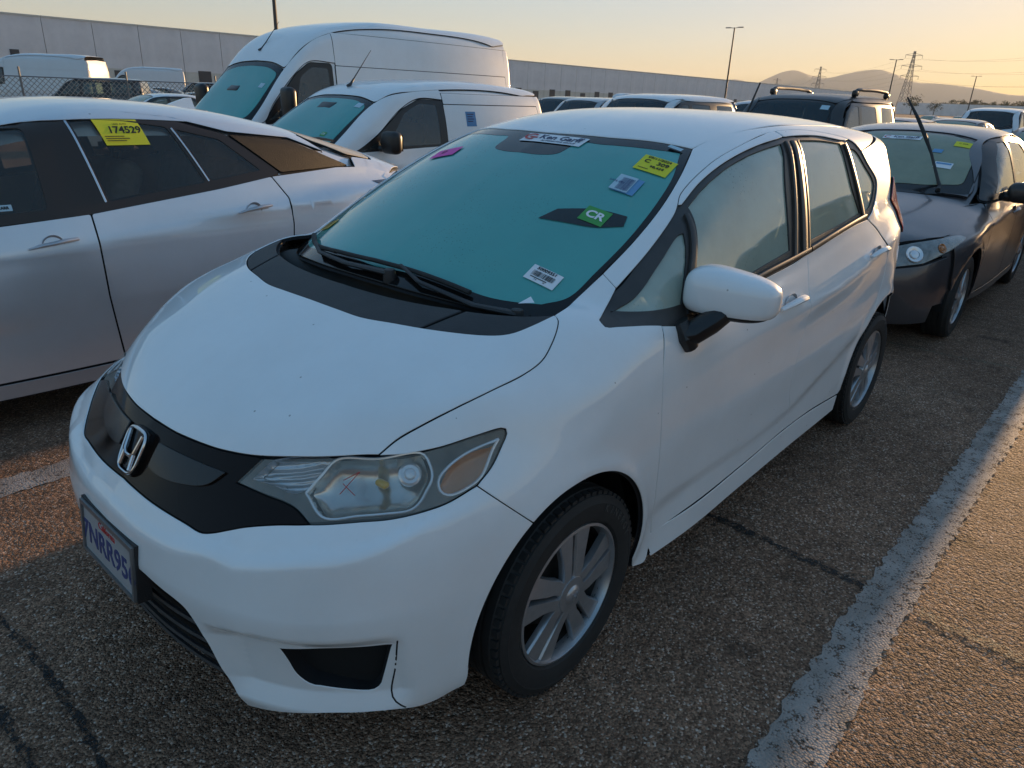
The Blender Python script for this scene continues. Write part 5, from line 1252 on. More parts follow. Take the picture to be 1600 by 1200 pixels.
def handle(F, car_panel_pair, x, z, mat, L=.2, y=-1.0, grip=True):
    for k, sgn in ((0, 1), (1, -1)):
        par = car_panel_pair[k]; h_ = L / 2
        p, n = on_field(F, np.array([(x - h_, y, z - .012), (x - h_ * .5, y, z - .004), (x, y, z), (x + h_ * .5, y, z + .006), (x + h_, y, z + .01)]), (0, 1, 0), 0.0)
        h = (p + n * np.array([.006, .024, .028, .026, .016])[:, None]) * np.array([1, sgn, 1])
        MB().tube(h, [.007, .014, .015, .016, .013], 10, flat=.6).build('door_handle', mat, par)
        c0 = p[2] * np.array([1, sgn, 1]); q = MB()
        ring = [Vector((c0[0] + .045 * math.cos(a), c0[1] - sgn * .002, c0[2] + .042 * math.sin(a))) for a in np.linspace(0, 2 * math.pi, 24, endpoint=False)]
        ins = [Vector((v.x * .65 + c0[0] * .35, v.y + sgn * .016, v.z * .65 + c0[2] * .35)) for v in ring]
        q.add(ring + ins, [(i, (i + 1) % 24, 24 + (i + 1) % 24, 24 + i) for i in range(24)] + [tuple(range(24, 48))]); q.build('handle_cup', mat, par)
def parts(car, name): return [c for c in car.children if c.name.split('.')[0] == name]
def ext_mirror(car, c, d, mat, base, sgn, glass=True):
    b = MB(); b.rbox((c[0], c[1] * sgn, c[2]), d, min(d) * .42, 4); o = b.build('side_mirror', mat, car, auto=60)
    b = MB(); b.tube([(base[0], base[1] * sgn, base[2]), (c[0], (c[1] + .06) * sgn, c[2] - d[2] * .3)], [.035, .028], 8); b.build('mirror_stalk', M['trim_black'], o)
    b = MB(); x = c[0] + d[0] / 2 + .001; b.add([(x, (c[1] - d[1] * .4) * sgn, c[2] - d[2] * .36), (x, (c[1] + d[1] * .4) * sgn, c[2] - d[2] * .36), (x, (c[1] + d[1] * .4) * sgn, c[2] + d[2] * .36), (x, (c[1] - d[1] * .4) * sgn, c[2] + d[2] * .36)], [(0, 1, 2, 3)]); b.build('mirror_glass', M['mirror_silver'], o)
    return o

# ---- silver liftback beside the white hatchback
def spec_prius(mat):
    A = [(0, .305, .355), (2.70, .305, .355)]
    S = dict(mat=mat, len=(-.97, 3.60), track=1.53, arches=A, wheel=(.305, .205, .195), cabin=(.55, 0, .95), rear_seat=2.0)
    S['w'] = [(-1.0, .60), (-.6, .78), (-.2, .865), (.3, .878), (1.3, .88), (2.3, .878), (2.9, .86), (3.3, .80), (3.65, .66)]
    S['sec'] = [(.1, -.10), (.2, -.045), (.3, -.035), (.42, -.03), (.55, -.005), (.68, 0), (.78, -.004), (.86, -.018), (.94, -.04), (1.05, -.085), (1.2, -.14)]
    S['front'] = [(.1, -.88), (.25, -.95), (.5, -.97), (.65, -.93), (.75, -.85), (.9, -.6), (1.1, -.3)]
    S['fplan'] = [(0, 0), (.4, .05), (.6, .14), (.75, .32), (.9, .7)]
    S['hood'] = [(-.95, .60), (-.7, .74), (-.4, .83), (0, .92), (.4, .99), (.8, 1.03), (1.6, 1.06), (2.4, 1.10), (3.0, 1.09), (3.4, 1.05), (3.65, .98)]
    S['hdrop'] = [(0, 0), (.4, .01), (.6, .03), (.75, .06), (.9, .13)]
    S['gz'] = [(-.3, .80), (.2, .98), (.6, 1.20), (1.0, 1.39), (1.25, 1.452), (1.5, 1.474), (1.8, 1.470), (2.1, 1.445), (2.5, 1.375), (2.9, 1.275), (3.3, 1.16), (3.6, 1.06)]
    S['gdrop'] = [(0, 0), (.3, .008), (.5, .028), (.62, .06), (.75, .12)]
    S['gy'] = [(.85, .885), (.95, .855), (1.0, .838), (1.1, .80), (1.2, .758), (1.3, .71), (1.4, .65), (1.5, .575)]
    S['gyoff'] = [(-.2, -.25), (.2, -.12), (.6, -.04), (1.0, -.004), (1.6, 0), (2.2, -.012), (2.7, -.05), (3.2, -.13), (3.6, -.22)]
    S['rear'] = [(.1, 3.40), (.3, 3.56), (.5, 3.60), (.8, 3.58), (.95, 3.60), (1.1, 3.52)]
    S['rplan'] = [(0, 0), (.4, .03), (.6, .09), (.75, .22), (.9, .5)]
    S['grear'] = [(.9, 3.58), (1.05, 3.55), (1.2, 3.5), (1.5, 3.4)]
    S['groof'] = .05; S['gx0'] = -.1
    S['crease'] = [([.4, 1.3, 2.3, 3.2], [.83, .875, .93, 1.0], .012, .03), ([.3, 2.4], [.42, .44], -.012, .06)]
    bl = [(.62, .955), (.95, .970), (1.32, .992), (1.97, 1.062), (2.28, 1.108), (2.42, 1.125)]          # belt line
    fa = arch_pts(0, .305, .355, 160, 0); ra = arch_pts(2.70, .305, .355, 180, 60)
    fd = rpoly([(.42, .93), (.62, .945), (.95, .962), (1.318, .984), (1.322, .60), (1.345, .27), (.45, .27), (.42, .55)], .012)
    rd = rpoly([(1.322, .984), (1.97, 1.054), (2.30, 1.098), (2.375, .98), (2.37, .84), (2.345, .66), (2.34, .42), (2.28, .27), (1.35, .27), (1.326, .60)], .012)
    qp = rpoly([(2.304, 1.098), (2.78, 1.125), (3.05, 1.115), (3.25, 1.06), (3.40, .90), (3.45, .5), (3.3, .24), (3.08, .24)] + arch_pts(2.70, .305, .355, -8, 150) + [(2.345, .45), (2.35, .66), (2.375, .84), (2.38, .98)], .008)
    fe = rpoly([(-.45, .74), (-.1, .84), (.3, .925), (.416, .93), (.416, .27), (.36, .24)] + arch_pts(0, .305, .355, -8, 170) + [(-.40, .50)], .008)
    S['side'] = [('fender', fe, mat), ('front_door', fd, mat), ('rear_door', rd, mat), ('quarter_panel', qp, mat),
                 ('sill', rpoly([(.42, .262), (2.30, .262), (2.30, .19), (.42, .19)], .01), M['silver_bright'])]
    g1 = rpoly([(.60, 1.02), (.72, 1.00), (1.155, 1.012), (1.165, 1.36), (1.05, 1.355), (.92, 1.30)], .03)
    g2 = rpoly([(1.415, 1.028), (1.915, 1.088), (1.80, 1.362), (1.60, 1.388), (1.35, 1.398)], .02)
    g3 = rpoly([(1.945, 1.093), (2.255, 1.132), (2.06, 1.298), (1.835, 1.352)], .02)
    tl = rpoly([(.42, .955), (.62, .95), (1.32, .985), (1.97, 1.055), (2.30, 1.10), (2.36, 1.115), (2.10, 1.318), (1.85, 1.386), (1.55, 1.416), (1.15, 1.410), (.95, 1.345), (.7, 1.17)], .02)
    S['glass'] = [('front_window', g1, M['glass_prius'], -.008), ('rear_door_window', g2, M['glass_prius'], -.008), ('vent_window', g3, M['glass_prius'], -.008)]
    S['trim'] = [('window_trim', tl, M['trim_brown'], [g1, g2, g3])]
    S['pairs'] = [('corner_panel', rpoly([(2.375, 1.117), (2.78, 1.128), (2.88, 1.13), (2.50, 1.285), (2.12, 1.32)], .012), SIDEP, M['wet_black'], -.003)]
    rail = rpoly([(.30, .98), (.60, 1.17), (.92, 1.365), (1.15, 1.425), (1.55, 1.431), (1.85, 1.401), (2.12, 1.333), (2.50, 1.297), (2.72, 1.215), (2.60, 1.30), (2.3, 1.40), (1.9, 1.46), (1.5, 1.48), (1.15, 1.46), (.85, 1.36), (.5, 1.13)], .01)
    ws = xy(mirror_half([(.02, 0), (.10, -.4), (.22, -.66), (.60, -.66), (.98, -.58), (1.06, -.3), (1.08, 0)]), .05)
    S['other'] = [('roof', xy(mirror_half([(1.10, 0), (1.08, -.3), (1.0, -.585), (1.3, -.64), (1.9, -.645), (2.3, -.63), (2.62, -.60), (2.60, -.50), (2.55, -.3), (2.54, 0)]), .05), TOPP, mat, 0.0),
                  ('windshield', ws, TOPP, M['glass_front'], -.002),
                  ('hood', xy(mirror_half([(-.88, 0), (-.80, -.35), (-.6, -.60), (-.2, -.70), (.2, -.70), (.08, -.4), (0, 0)]), .04), TOPP, mat, 0.0),
                  ('rear_window', xy(mirror_half([(2.57, 0), (2.57, -.3), (2.62, -.48), (2.66, -.60), (2.90, -.66), (3.12, -.62), (3.18, -.3), (3.2, 0)]), .03), TOPP, M['beige_glass'], -.002),
                  ('rear_deck', xy(mirror_half([(3.21, 0), (3.19, -.3), (3.13, -.63), (2.92, -.67), (2.94, -.74), (3.2, -.70), (3.42, -.55), (3.52, -.3), (3.54, 0)]), .03), TOPP, mat, 0.0),
                  ('front_bumper', yz(mirror_half2([(-.0, .22), (-.76, .22), (-.76, .55), (-.5, .68), (0, .66)]), .03), FRONTP, mat, 0.0),
                  ('tailgate', yz(mirror_half2([(0, .25), (-.70, .25), (-.72, .85), (-.60, 1.03), (0, 1.05)]), .03), REARP, mat, 0.0)]
    S['pairs'] += [('roof_rail', rail, Proj((0, .8, -.6)), mat, 0.0), ('tail_lamp', rpoly([(3.02, 1.03), (3.22, 1.03), (3.40, .93), (3.36, .86), (3.2, .97)], .01), Proj((-.3, .9, -.1)), M['lamp_dark'], .004),
                   ('headlight', rpoly([(-.78, .66), (-.5, .72), (-.30, .80), (-.42, .70), (-.72, .58)], .015), Proj((.5, .85, 0)), M['lamp_bowl'], .003),
                   ('fuel_door', rpoly([(2.52, .86), (2.50, .985), (2.66, 1.005), (2.69, .88)], .03), SIDEP, mat, .0008)]
    return S
def mirror_half2(pts):
    """half outline (y, z) given for y <= 0 from centre to centre"""
    return list(pts) + [(-p[0], p[1]) for p in pts[::-1] if abs(p[0]) > 1e-6]
# ------------------------------------------------------------------ ground
def asphalt(name, base, light, scale=1.0):
    m, nt, b = nmat(name); N = nt.nodes; L = nt.links; M[name] = m
    tc = N.new('ShaderNodeTexCoord')
    v = N.new('ShaderNodeTexVoronoi'); v.inputs['Scale'].default_value = 165 * scale; L.new(tc.outputs['Object'], v.inputs['Vector'])
    v2 = N.new('ShaderNodeTexVoronoi'); v2.inputs['Scale'].default_value = 62 * scale; L.new(tc.outputs['Object'], v2.inputs['Vector'])
    sc = N.new('ShaderNodeSeparateColor'); L.new(v.outputs['Color'], sc.inputs[0])
    n = N.new('ShaderNodeTexNoise'); n.inputs['Scale'].default_value = .9; n.inputs['Detail'].default_value = 8; n.inputs['Roughness'].default_value = .65; L.new(tc.outputs['Object'], n.inputs['Vector'])
    n2 = N.new('ShaderNodeTexNoise'); n2.inputs['Scale'].default_value = 14; n2.inputs['Detail'].default_value = 6; L.new(tc.outputs['Object'], n2.inputs['Vector'])
    cr = N.new('ShaderNodeValToRGB'); e = cr.color_ramp.elements; e[0].position = .0; e[0].color = (base[0] * .45, base[1] * .45, base[2] * .45, 1); e[1].position = 1; e[1].color = (*light, 1)
    q = cr.color_ramp.elements.new(.55); q.color = (*base, 1); q = cr.color_ramp.elements.new(.88); q.color = (base[0] * 1.6, base[1] * 1.6, base[2] * 1.55, 1)
    L.new(sc.outputs[0], cr.inputs[0])
    mp = N.new('ShaderNodeMapRange'); mp.inputs[1].default_value = .3; mp.inputs[2].default_value = .7; mp.inputs[3].default_value = .62; mp.inputs[4].default_value = 1.35; L.new(n.outputs['Fac'], mp.inputs[0])
    m2 = N.new('ShaderNodeMapRange'); m2.inputs[1].default_value = .3; m2.inputs[2].default_value = .7; m2.inputs[3].default_value = .8; m2.inputs[4].default_value = 1.2; L.new(n2.outputs['Fac'], m2.inputs[0])
    mu = N.new('ShaderNodeMath'); mu.operation = 'MULTIPLY'; L.new(mp.outputs[0], mu.inputs[0]); L.new(m2.outputs[0], mu.inputs[1])
    mx = N.new('ShaderNodeMix'); mx.data_type = 'RGBA'; mx.blend_type = 'MULTIPLY'; mx.inputs[0].default_value = 1; L.new(cr.outputs[0], mx.inputs[6]); L.new(mu.outputs[0], mx.inputs[7])
    # dark oil spots
    n3 = N.new('ShaderNodeTexNoise'); n3.inputs['Scale'].default_value = 2.3; n3.inputs['Detail'].default_value = 3; L.new(tc.outputs['Object'], n3.inputs['Vector'])
    m3 = N.new('ShaderNodeMapRange'); m3.inputs[1].default_value = .64; m3.inputs[2].default_value = .74; m3.inputs[3].default_value = 0; m3.inputs[4].default_value = .55; L.new(n3.outputs['Fac'], m3.inputs[0])
    mo = N.new('ShaderNodeMix'); mo.data_type = 'RGBA'; mo.inputs[7].default_value = (.012, .011, .010, 1); L.new(m3.outputs[0], mo.inputs[0]); L.new(mx.outputs[2], mo.inputs[6]); L.new(mo.outputs[2], b.inputs['Base Color'])
    b.inputs['Roughness'].default_value = .78; b.inputs['Specular IOR Level'].default_value = .15
    ad = N.new('ShaderNodeMath'); ad.operation = 'MULTIPLY_ADD'; ad.inputs[1].default_value = 1.6; L.new(v2.outputs['Distance'], ad.inputs[0]); L.new(v.outputs['Distance'], ad.inputs[2])
    bp = N.new('ShaderNodeBump'); bp.invert = True; bp.inputs['Strength'].default_value = .9; bp.inputs['Distance'].default_value = .006; L.new(ad.outputs[0], bp.inputs['Height']); L.new(bp.outputs[0], b.inputs['Normal'])
    return m
asphalt('asphalt', (.23, .135, .088), (.58, .44, .35))
def gz_(y): return -.028 * max(0.0, min(y, 9.0) - 1.9)
ys = [-9000, -300, -60, 1.2, 1.9, 3, 4, 5, 6, 7, 8, 9, 10, 40, 300, 9000]; xs_ = [-9000, -300, -40, 40, 300, 2000, 9500]
def gv(x, y): return (x, y, gz_(y))
b = MB(); V = [gv(x, y) for y in ys for x in xs_]; k = len(xs_)
b.add(V, [(j * k + i, j * k + i + 1, (j + 1) * k + i + 1, (j + 1) * k + i) for j in range(len(ys) - 1) for i in range(k - 1)])
tag(b.build('ground', M['asphalt'], auto=None), 'dark worn asphalt of the car lot', kind='structure')
# worn line paint
def worn_paint(name, col, cover=.62, scale=26):
    m, nt, b = nmat(name); N = nt.nodes; L = nt.links; M[name] = m
    tc = N.new('ShaderNodeTexCoord'); n = N.new('ShaderNodeTexNoise'); n.inputs['Scale'].default_value = scale; n.inputs['Detail'].default_value = 8; n.inputs['Roughness'].default_value = .75; L.new(tc.outputs['Object'], n.inputs['Vector'])
    v = N.new('ShaderNodeTexVoronoi'); v.inputs['Scale'].default_value = 130; L.new(tc.outputs['Object'], v.inputs['Vector'])
    ad = N.new('ShaderNodeMath'); ad.operation = 'MULTIPLY_ADD'; ad.inputs[1].default_value = .28; L.new(v.outputs['Distance'], ad.inputs[0]); L.new(n.outputs['Fac'], ad.inputs[2])
    mp = N.new('ShaderNodeMapRange'); mp.inputs[1].default_value = cover - .04; mp.inputs[2].default_value = cover + .10; L.new(ad.outputs[0], mp.inputs[0])
    t = N.new('ShaderNodeBsdfTransparent'); x = N.new('ShaderNodeMixShader'); L.new(mp.outputs[0], x.inputs[0]); L.new(b.outputs[0], x.inputs[1]); L.new(t.outputs[0], x.inputs[2]); L.new(x.outputs[0], N['Material Output'].inputs['Surface'])
    n2 = N.new('ShaderNodeTexNoise'); n2.inputs['Scale'].default_value = 6; n2.inputs['Detail'].default_value = 8; L.new(tc.outputs['Object'], n2.inputs['Vector'])
    cr = N.new('ShaderNodeValToRGB'); cr.color_ramp.elements[0].position = .3; cr.color_ramp.elements[0].color = (col[0] * .55, col[1] * .53, col[2] * .5, 1); cr.color_ramp.elements[1].position = .7; cr.color_ramp.elements[1].color = (*col, 1)
    L.new(n2.outputs['Fac'], cr.inputs[0]); L.new(cr.outputs[0], b.inputs['Base Color']); b.inputs['Roughness'].default_value = .75
    bp = N.new('ShaderNodeBump'); bp.invert = True; bp.inputs['Strength'].default_value = .6; bp.inputs['Distance'].default_value = .004; L.new(v.outputs['Distance'], bp.inputs['Height']); L.new(bp.outputs[0], b.inputs['Normal'])
    return m
worn_paint('stripe_paint', (.40, .34, .30), .70); worn_paint('seam_tan', (.26, .21, .14), .60, 40); worn_paint('seam_dark', (.018, .017, .016), .62, 40)
def ragged(name, pts, w, mat, step=.022, jit=.010, z=.004, label=None):
    P = catmull(np.array(pts, float), step); t = np.gradient(P, axis=0); t /= np.linalg.norm(t, axis=1)[:, None]; s = np.stack([-t[:, 1], t[:, 0]], 1)
    r = np.random.RandomState(len(pts) + int(abs(P[0, 1]) * 100)); n = len(P)
    a = P + s * (w / 2 + r.uniform(-jit, jit, n))[:, None]; c = P - s * (w / 2 + r.uniform(-jit, jit, n))[:, None]
    V = [(p[0], p[1], gz_(p[1]) + z) for p in a] + [(p[0], p[1], gz_(p[1]) + z) for p in c]
    b = MB(); b.add(V, [(i, i + 1, n + i + 1, n + i) for i in range(n - 1)]); return tag(b.build(name, M[mat], auto=None), label, kind='structure')
for yy, x0_, x1_ in ((-1.412, -6, 44), (1.45, -6, 44), (4.3, -6, 44), (7.2, -6, 44), (-4.3, -6, 44)):
    ragged('parking_stripe', [(x0_, yy + .0), (.2, yy + .008), (1.05, yy + .014), (3.5, yy - .02), (x1_, yy - .06)], .155, 'stripe_paint', label='worn white parking line on the asphalt')
ragged('pavement_seam', [(1.06, -1.50), (1.045, -1.8), (1.02, -2.6), (1.0, -3.6), (.98, -6)], .055, 'seam_tan', z=.0035, label='thin tan line crossing the lane')
ragged('pavement_seam', [(1.07, -1.32), (1.10, -.9), (1.12, 0), (1.1, .9), (1.08, 1.36)], .035, 'seam_dark', z=.0035, jit=.012, label='dark crack line crossing the lane')
ragged('pavement_seam', [(4.25, -1.32), (4.2, -1.0), (4.18, .2), (4.2, 1.36)], .04, 'seam_tan', z=.0035, jit=.01, label='thin pale line crossing the lane')
ragged('pavement_seam', [(-1.02, 1.36), (-1.05, .9), (-1.0, .2), (-1.06, -1.0)], .02, 'seam_dark', z=.0035, jit=.008, label='dark crack line crossing the lane')
ragged('pavement_seam', [(-1.14, 1.36), (-1.16, .9), (-1.13, .2), (-1.15, -1.0)], .02, 'seam_dark', z=.0035, jit=.008, label='dark crack line crossing the lane')
# ------------------------------------------------------------------ warehouse, poles, pylons, hills, trees
pmat('concrete_wall', (.74, .70, .68), .85, noise=.10, nscale=.25)
pmat('concrete_low', (.62, .58, .50), .8, noise=.12, nscale=.3)
pmat('dock_dark', (.05, .05, .055), .6)
pmat('steel_grey', (.20, .20, .20), .5, metal=.5)
pmat('pole_dark', (.06, .055, .05), .6)
def warehouse():
    w = thing('warehouse', 'long grey concrete warehouse wall behind the parked vans', 'building', (0, 168, -.2))
    H = 12.4; pw = 9.0; x = -110.0; me = None
    b = MB(); b.box((209, 30.3, H / 2 - .2), (636, 60, H - .4)); b.build('hall', M['concrete_wall'], w, smooth=False)
    while x < 526:
        if me is None:
            b = MB(); b.box((pw / 2, 0, 3.9 + (H - 3.9) / 2), (pw - .12, .30, H - 3.9)); o = b.build('wall_panel', M['concrete_wall'], w, smooth=False); me = o.data
            b = MB(); b.box((pw / 2, 0, 1.95), (pw - .12, .26, 3.86)); o2 = b.build('dock_panel', M['concrete_low'], w, smooth=False); me2 = o2.data
            b = MB(); b.box((0, 0, 0), (3.0, .3, 2.6)); o3 = b.build('dock_door', M['dock_dark'], w, smooth=False); me3 = o3.data
            b = MB(); b.box((0, 0, 0), (pw - .10, .5, .35)); o4 = b.build('coping', M['concrete_low'], w, smooth=False); me4 = o4.data
        else:
            o = link(bpy.data.objects.new('wall_panel', me), w); o2 = link(bpy.data.objects.new('dock_panel', me2), w); o3 = link(bpy.data.objects.new('dock_door', me3), w); o4 = link(bpy.data.objects.new('coping', me4), w)
        o.location = (x, 0, 0); o2.location = (x, 0, 0); o3.location = (x + pw / 2, -.05, 1.35 + (1.6 if int(x / pw) % 3 else 0.9)); o4.location = (x + pw / 2, 0, H + .02)
        x += pw
    b = MB(); b.box((46.5, -.2, 5.6), (1.5, .3, 1.5)); b.build('wall_vent', M['dock_dark'], w, smooth=False)
    w2 = thing('warehouse', 'low grey flat-roofed building under the hazy hills', 'building', (600, 45, -.2))
    for k in range(22):
        b = MB(); b.box((0, -100 + k * 10, 3.9), (.4, 9.8, 7.8)); b.build('wall_panel', M['concrete_wall'], w2, smooth=False)
    b = MB(); b.box((30.5, 5, 3.8), (60, 220, 7.6)); b.build('hall', M['concrete_wall'], w2, smooth=False)
warehouse()
def pole(x, y, h, r, label, heads=2, cams=False):
    t = thing('light_pole', label, 'pole', (x, y, -.2)); b = MB(); b.tube([(0, 0, 0), (0, 0, h)], [r * 1.3, r * .8], 10); b.build('mast', M['pole_dark'], t)
    if cams:
        for k in range(4):
            b = MB(); b.rbox((.35 * math.cos(k * 1.6), .35 * math.sin(k * 1.6), h - .3 - .35 * k), (.32, .16, .16), .05); b.build('camera_head', M['steel_grey'], t)
            b = MB(); b.tube([(0, 0, h - .3 - .35 * k), (.35 * math.cos(k * 1.6), .35 * math.sin(k * 1.6), h - .3 - .35 * k)], .03, 6); b.build('bracket', M['pole_dark'], t)
    for s in ((-1, 1) if heads == 2 else (1,)):
        if heads == 0: break
        b = MB(); b.tube([(0, 0, h - .1), (s * .1, s * .7, h)], .05, 6); b.rbox((s * .12, s * 1.1, h), (.32, .9, .14), .05); b.build('lamp_head', M['steel_grey'], t)
def at_px(px, py, D):
    """direction of a pixel at a ground distance D from the camera"""
    R = cam.matrix_world.to_3x3(); d = R @ Vector(((px - 800) / 1111.62, -(py - 600) / 1111.62, -1)); a = math.atan2(d.y, d.x); return (-1.3236 + D * math.cos(a), -1.7208 + D * math.sin(a)), d.z / math.hypot(d.x, d.y) * D + 1.555
def pole_px(px, py, h, r, label, **k):
    D = 100.0
    for _ in range(30):
        (x, y), z = at_px(px, py, D); D *= (h - .2 - 1.555) / max(z - 1.555, .1)
    (x, y), z = at_px(px, py, D); pole(x, y, h, r, label, **k)
pole_px(1148, 43, 13, .13, 'tall slim light pole rising over the white hatchback roof')
pole_px(1401, 93, 13, .14, 'slim light pole beside the power pylon', heads=2)
pole_px(1526, 119, 13, .16, 'distant light pole above the low building', heads=2)
(px_, py_), _z = at_px(428, 0, 70); pole(px_, py_, 13.0, .16, 'dark camera mast rising behind the tall van roof', heads=0, cams=True)
b_ = None
def pylon(x, y, h, label, rz):
    t = thing('power_pylon', label, 'pylon', (x, y, -.2), rz, None); b = MB(); w0 = h * .085; r = h * .0042
    def corner(k, z):
        q = 1 - z / h; w = w0 * (q ** 1.25) + h * .012; return (w * (1 if k in (0, 3) else -1), w * (1 if k in (0, 1) else -1), z)
    zs = [0, .16, .30, .42, .53, .63, .72, .80, .88, .95, 1.0]
    for k in range(4): b.tube([corner(k, z * h) for z in zs], r, 4)
    for i in range(len(zs) - 1):
        for k in range(4):
            a, c = corner(k, zs[i] * h), corner((k + 1) % 4, zs[i + 1] * h); b.tube([a, c], r * .7, 4, cap=False); a, c = corner((k + 1) % 4, zs[i] * h), corner(k, zs[i + 1] * h); b.tube([a, c], r * .7, 4, cap=False)
    b.build('lattice_mast', M['steel_grey'], t, smooth=False)
    tips = []
    for z, l in ((.60, .15), (.76, .17), (.93, .14)):
        b = MB()
        for s in (-1, 1):
            tip = (0, s * l * h, z * h + .01 * h); b.tube([(0, s * .02 * h, z * h), tip], r * .8, 4); b.tube([(0, s * .02 * h, (z + .035) * h), tip], r * .6, 4); b.tube([tip, (0, s * l * h, (z - .045) * h)], r * .7, 4); tips.append((0, s * l * h, (z - .045) * h))
        b.build('cross_arm', M['steel_grey'], t, smooth=False)
    return t, tips
PY = []
for px, py, h, lb in ((1430, 80, 48, 'large lattice power pylon above the low building'), (1283, 104, 46, 'smaller lattice pylon in haze beyond the black SUV'), (1215, 122, 46, 'faintest lattice pylon far off near the hills')):
    D = 700.0
    for _ in range(30):
        (x, y), z = at_px(px, py, D); D *= (h - 1.755) / max(z - 1.555, .1)
    (x, y), z = at_px(px, py, D); PY.append((x, y, h, lb))
x0_, y0_ = PY[0][:2]; x1_, y1_ = PY[1][:2]; ang = math.atan2(y1_ - y0_, x1_ - x0_)
PT = [pylon(x, y, h, lb, ang) for x, y, h, lb in PY]
pmat('wire', (.05, .05, .05), .6)
def wpos(i, p):
    x, y, h, lb = PY[i]; c, s = math.cos(ang), math.sin(ang); return np.array([x + p[0] * c - p[1] * s, y + p[0] * s + p[1] * c, p[2] - .2])
ext = np.array([math.cos(ang), math.sin(ang), 0]) * 420
for j in range(6):
    for a, c in ((wpos(0, PT[0][1][j]) - ext * .9, wpos(0, PT[0][1][j])), (wpos(0, PT[0][1][j]), wpos(1, PT[1][1][j])), (wpos(1, PT[1][1][j]), wpos(2, PT[2][1][j]))):
        L = np.linalg.norm(c - a); pts = [a + (c - a) * t - np.array([0, 0, 4 * .022 * L * t * (1 - t)]) for t in np.linspace(0, 1, 15)]
        o = MB().tube(pts, .035, 4).build('power_line', M['wire']); tag(o, 'thin power line strung between the pylons', 'power line', 'power lines between the pylons')
# hazy hills
pmat('hill', (.12, .10, .075), .9, noise=.25, nscale=.002)
def ridge(name, prof, D, label, depth=1600):
    """prof: list of pixel (x, y) of the skyline; built as a mountain range at distance D"""
    P = catmull(np.array(prof, float), 6.0); V = []; n = len(P); r = np.random.RandomState(int(D))
    rows = 9
    for j in range(rows):
        f = j / (rows - 1)
        for i, (px, py) in enumerate(P):
            (x, y), z = at_px(px, py, D + (f - .5) * depth); hgt = max(z, 5) * (D / (D + (f - .5) * depth))
            q = math.sin(math.pi * min(1, f * 1.0)); hh = hgt * (q ** .9) * (1 + .06 * r.uniform(-1, 1) * (1 - abs(f - .5) * 1.6)) if j != 4 else hgt
            V.append((x, y, hh - 30 * (1 - q)))
    Fc = [(j * n + i, j * n + i + 1, (j + 1) * n + i + 1, (j + 1) * n + i) for j in range(rows - 1) for i in range(n - 1)]
    o = MB().add(V, Fc).build(name, M['hill'], auto=None); return tag(o, label, kind='structure')
ridge('hills', [(1020, 150), (1080, 140), (1120, 128), (1150, 124), (1180, 130), (1200, 122), (1225, 112), (1245, 110), (1262, 116), (1290, 122), (1320, 116), (1345, 111), (1375, 109), (1400, 116), (1430, 128), (1470, 131), (1520, 137), (1580, 148), (1650, 150), (1720, 160)], 7500, 'pale hazy mountain ridge on the horizon')
# trees far right
def tree(x, y, h, w, label, seed, group=None):
    t = thing('tree', label, 'tree', (x, y, -.2), 0, group); r = random.Random(seed); b = MB(); b.tube([(0, 0, 0), (.1 * h * .1, 0, h * .35), (0, .1, h * .7)], [h * .035, h * .025, h * .01], 7)
    for k in range(4): a = k * 1.7; b.tube([(0, 0, h * (.3 + .08 * k)), (w * .3 * math.cos(a), w * .3 * math.sin(a), h * (.55 + .08 * k))], [h * .015, h * .006], 5)
    b.build('trunk', M['bark'], t); b = MB()
    cl = [(r.gauss(0, w * .22), r.gauss(0, w * .22), h * (.45 + .5 * r.random()), w * r.uniform(.10, .2)) for _ in range(26)]
    for cx, cy, cz, cr in cl:
        for _ in range(26):
            u, v, q = [r.gauss(0, cr * .6) for _ in range(3)]; s = h * .035; n = Vector((r.gauss(0, 1), r.gauss(0, 1), r.gauss(0, 1))).normalized(); e = n.orthogonal().normalized() * s; f = n.cross(e)
            p = Vector((cx + u, cy + v, cz + q * .8)); b.add([p - e, p + f * .6, p + e, p - f * .6], [(0, 1, 2, 3)])
    b.build('crown', M['leaf'], t, smooth=False, fix=False)
pmat('bark', (.08, .06, .045), .9); pmat('leaf', (.06, .07, .03), .8, noise=.3, nscale=1)
for px, py, h, w, lb in ((1430, 146, 11, 9, 'loose round tree beside the large pylon'), (1465, 150, 8, 8, 'small round tree above the low building')):
    (x, y), z = at_px(px, py, 560); tree(x, y, h, w, lb, px)
for k in range(14):
    px = 1478 + k * 9.5 + (k * 37 % 5); (x, y), z = at_px(px, 156, 690); o = None
    tree(x, y, 10.0 + (k * 53 % 7) * .35, 6.5, 'low bushy tree in the row behind the low building', 100 + k, 'bushy trees in a row behind the low building')
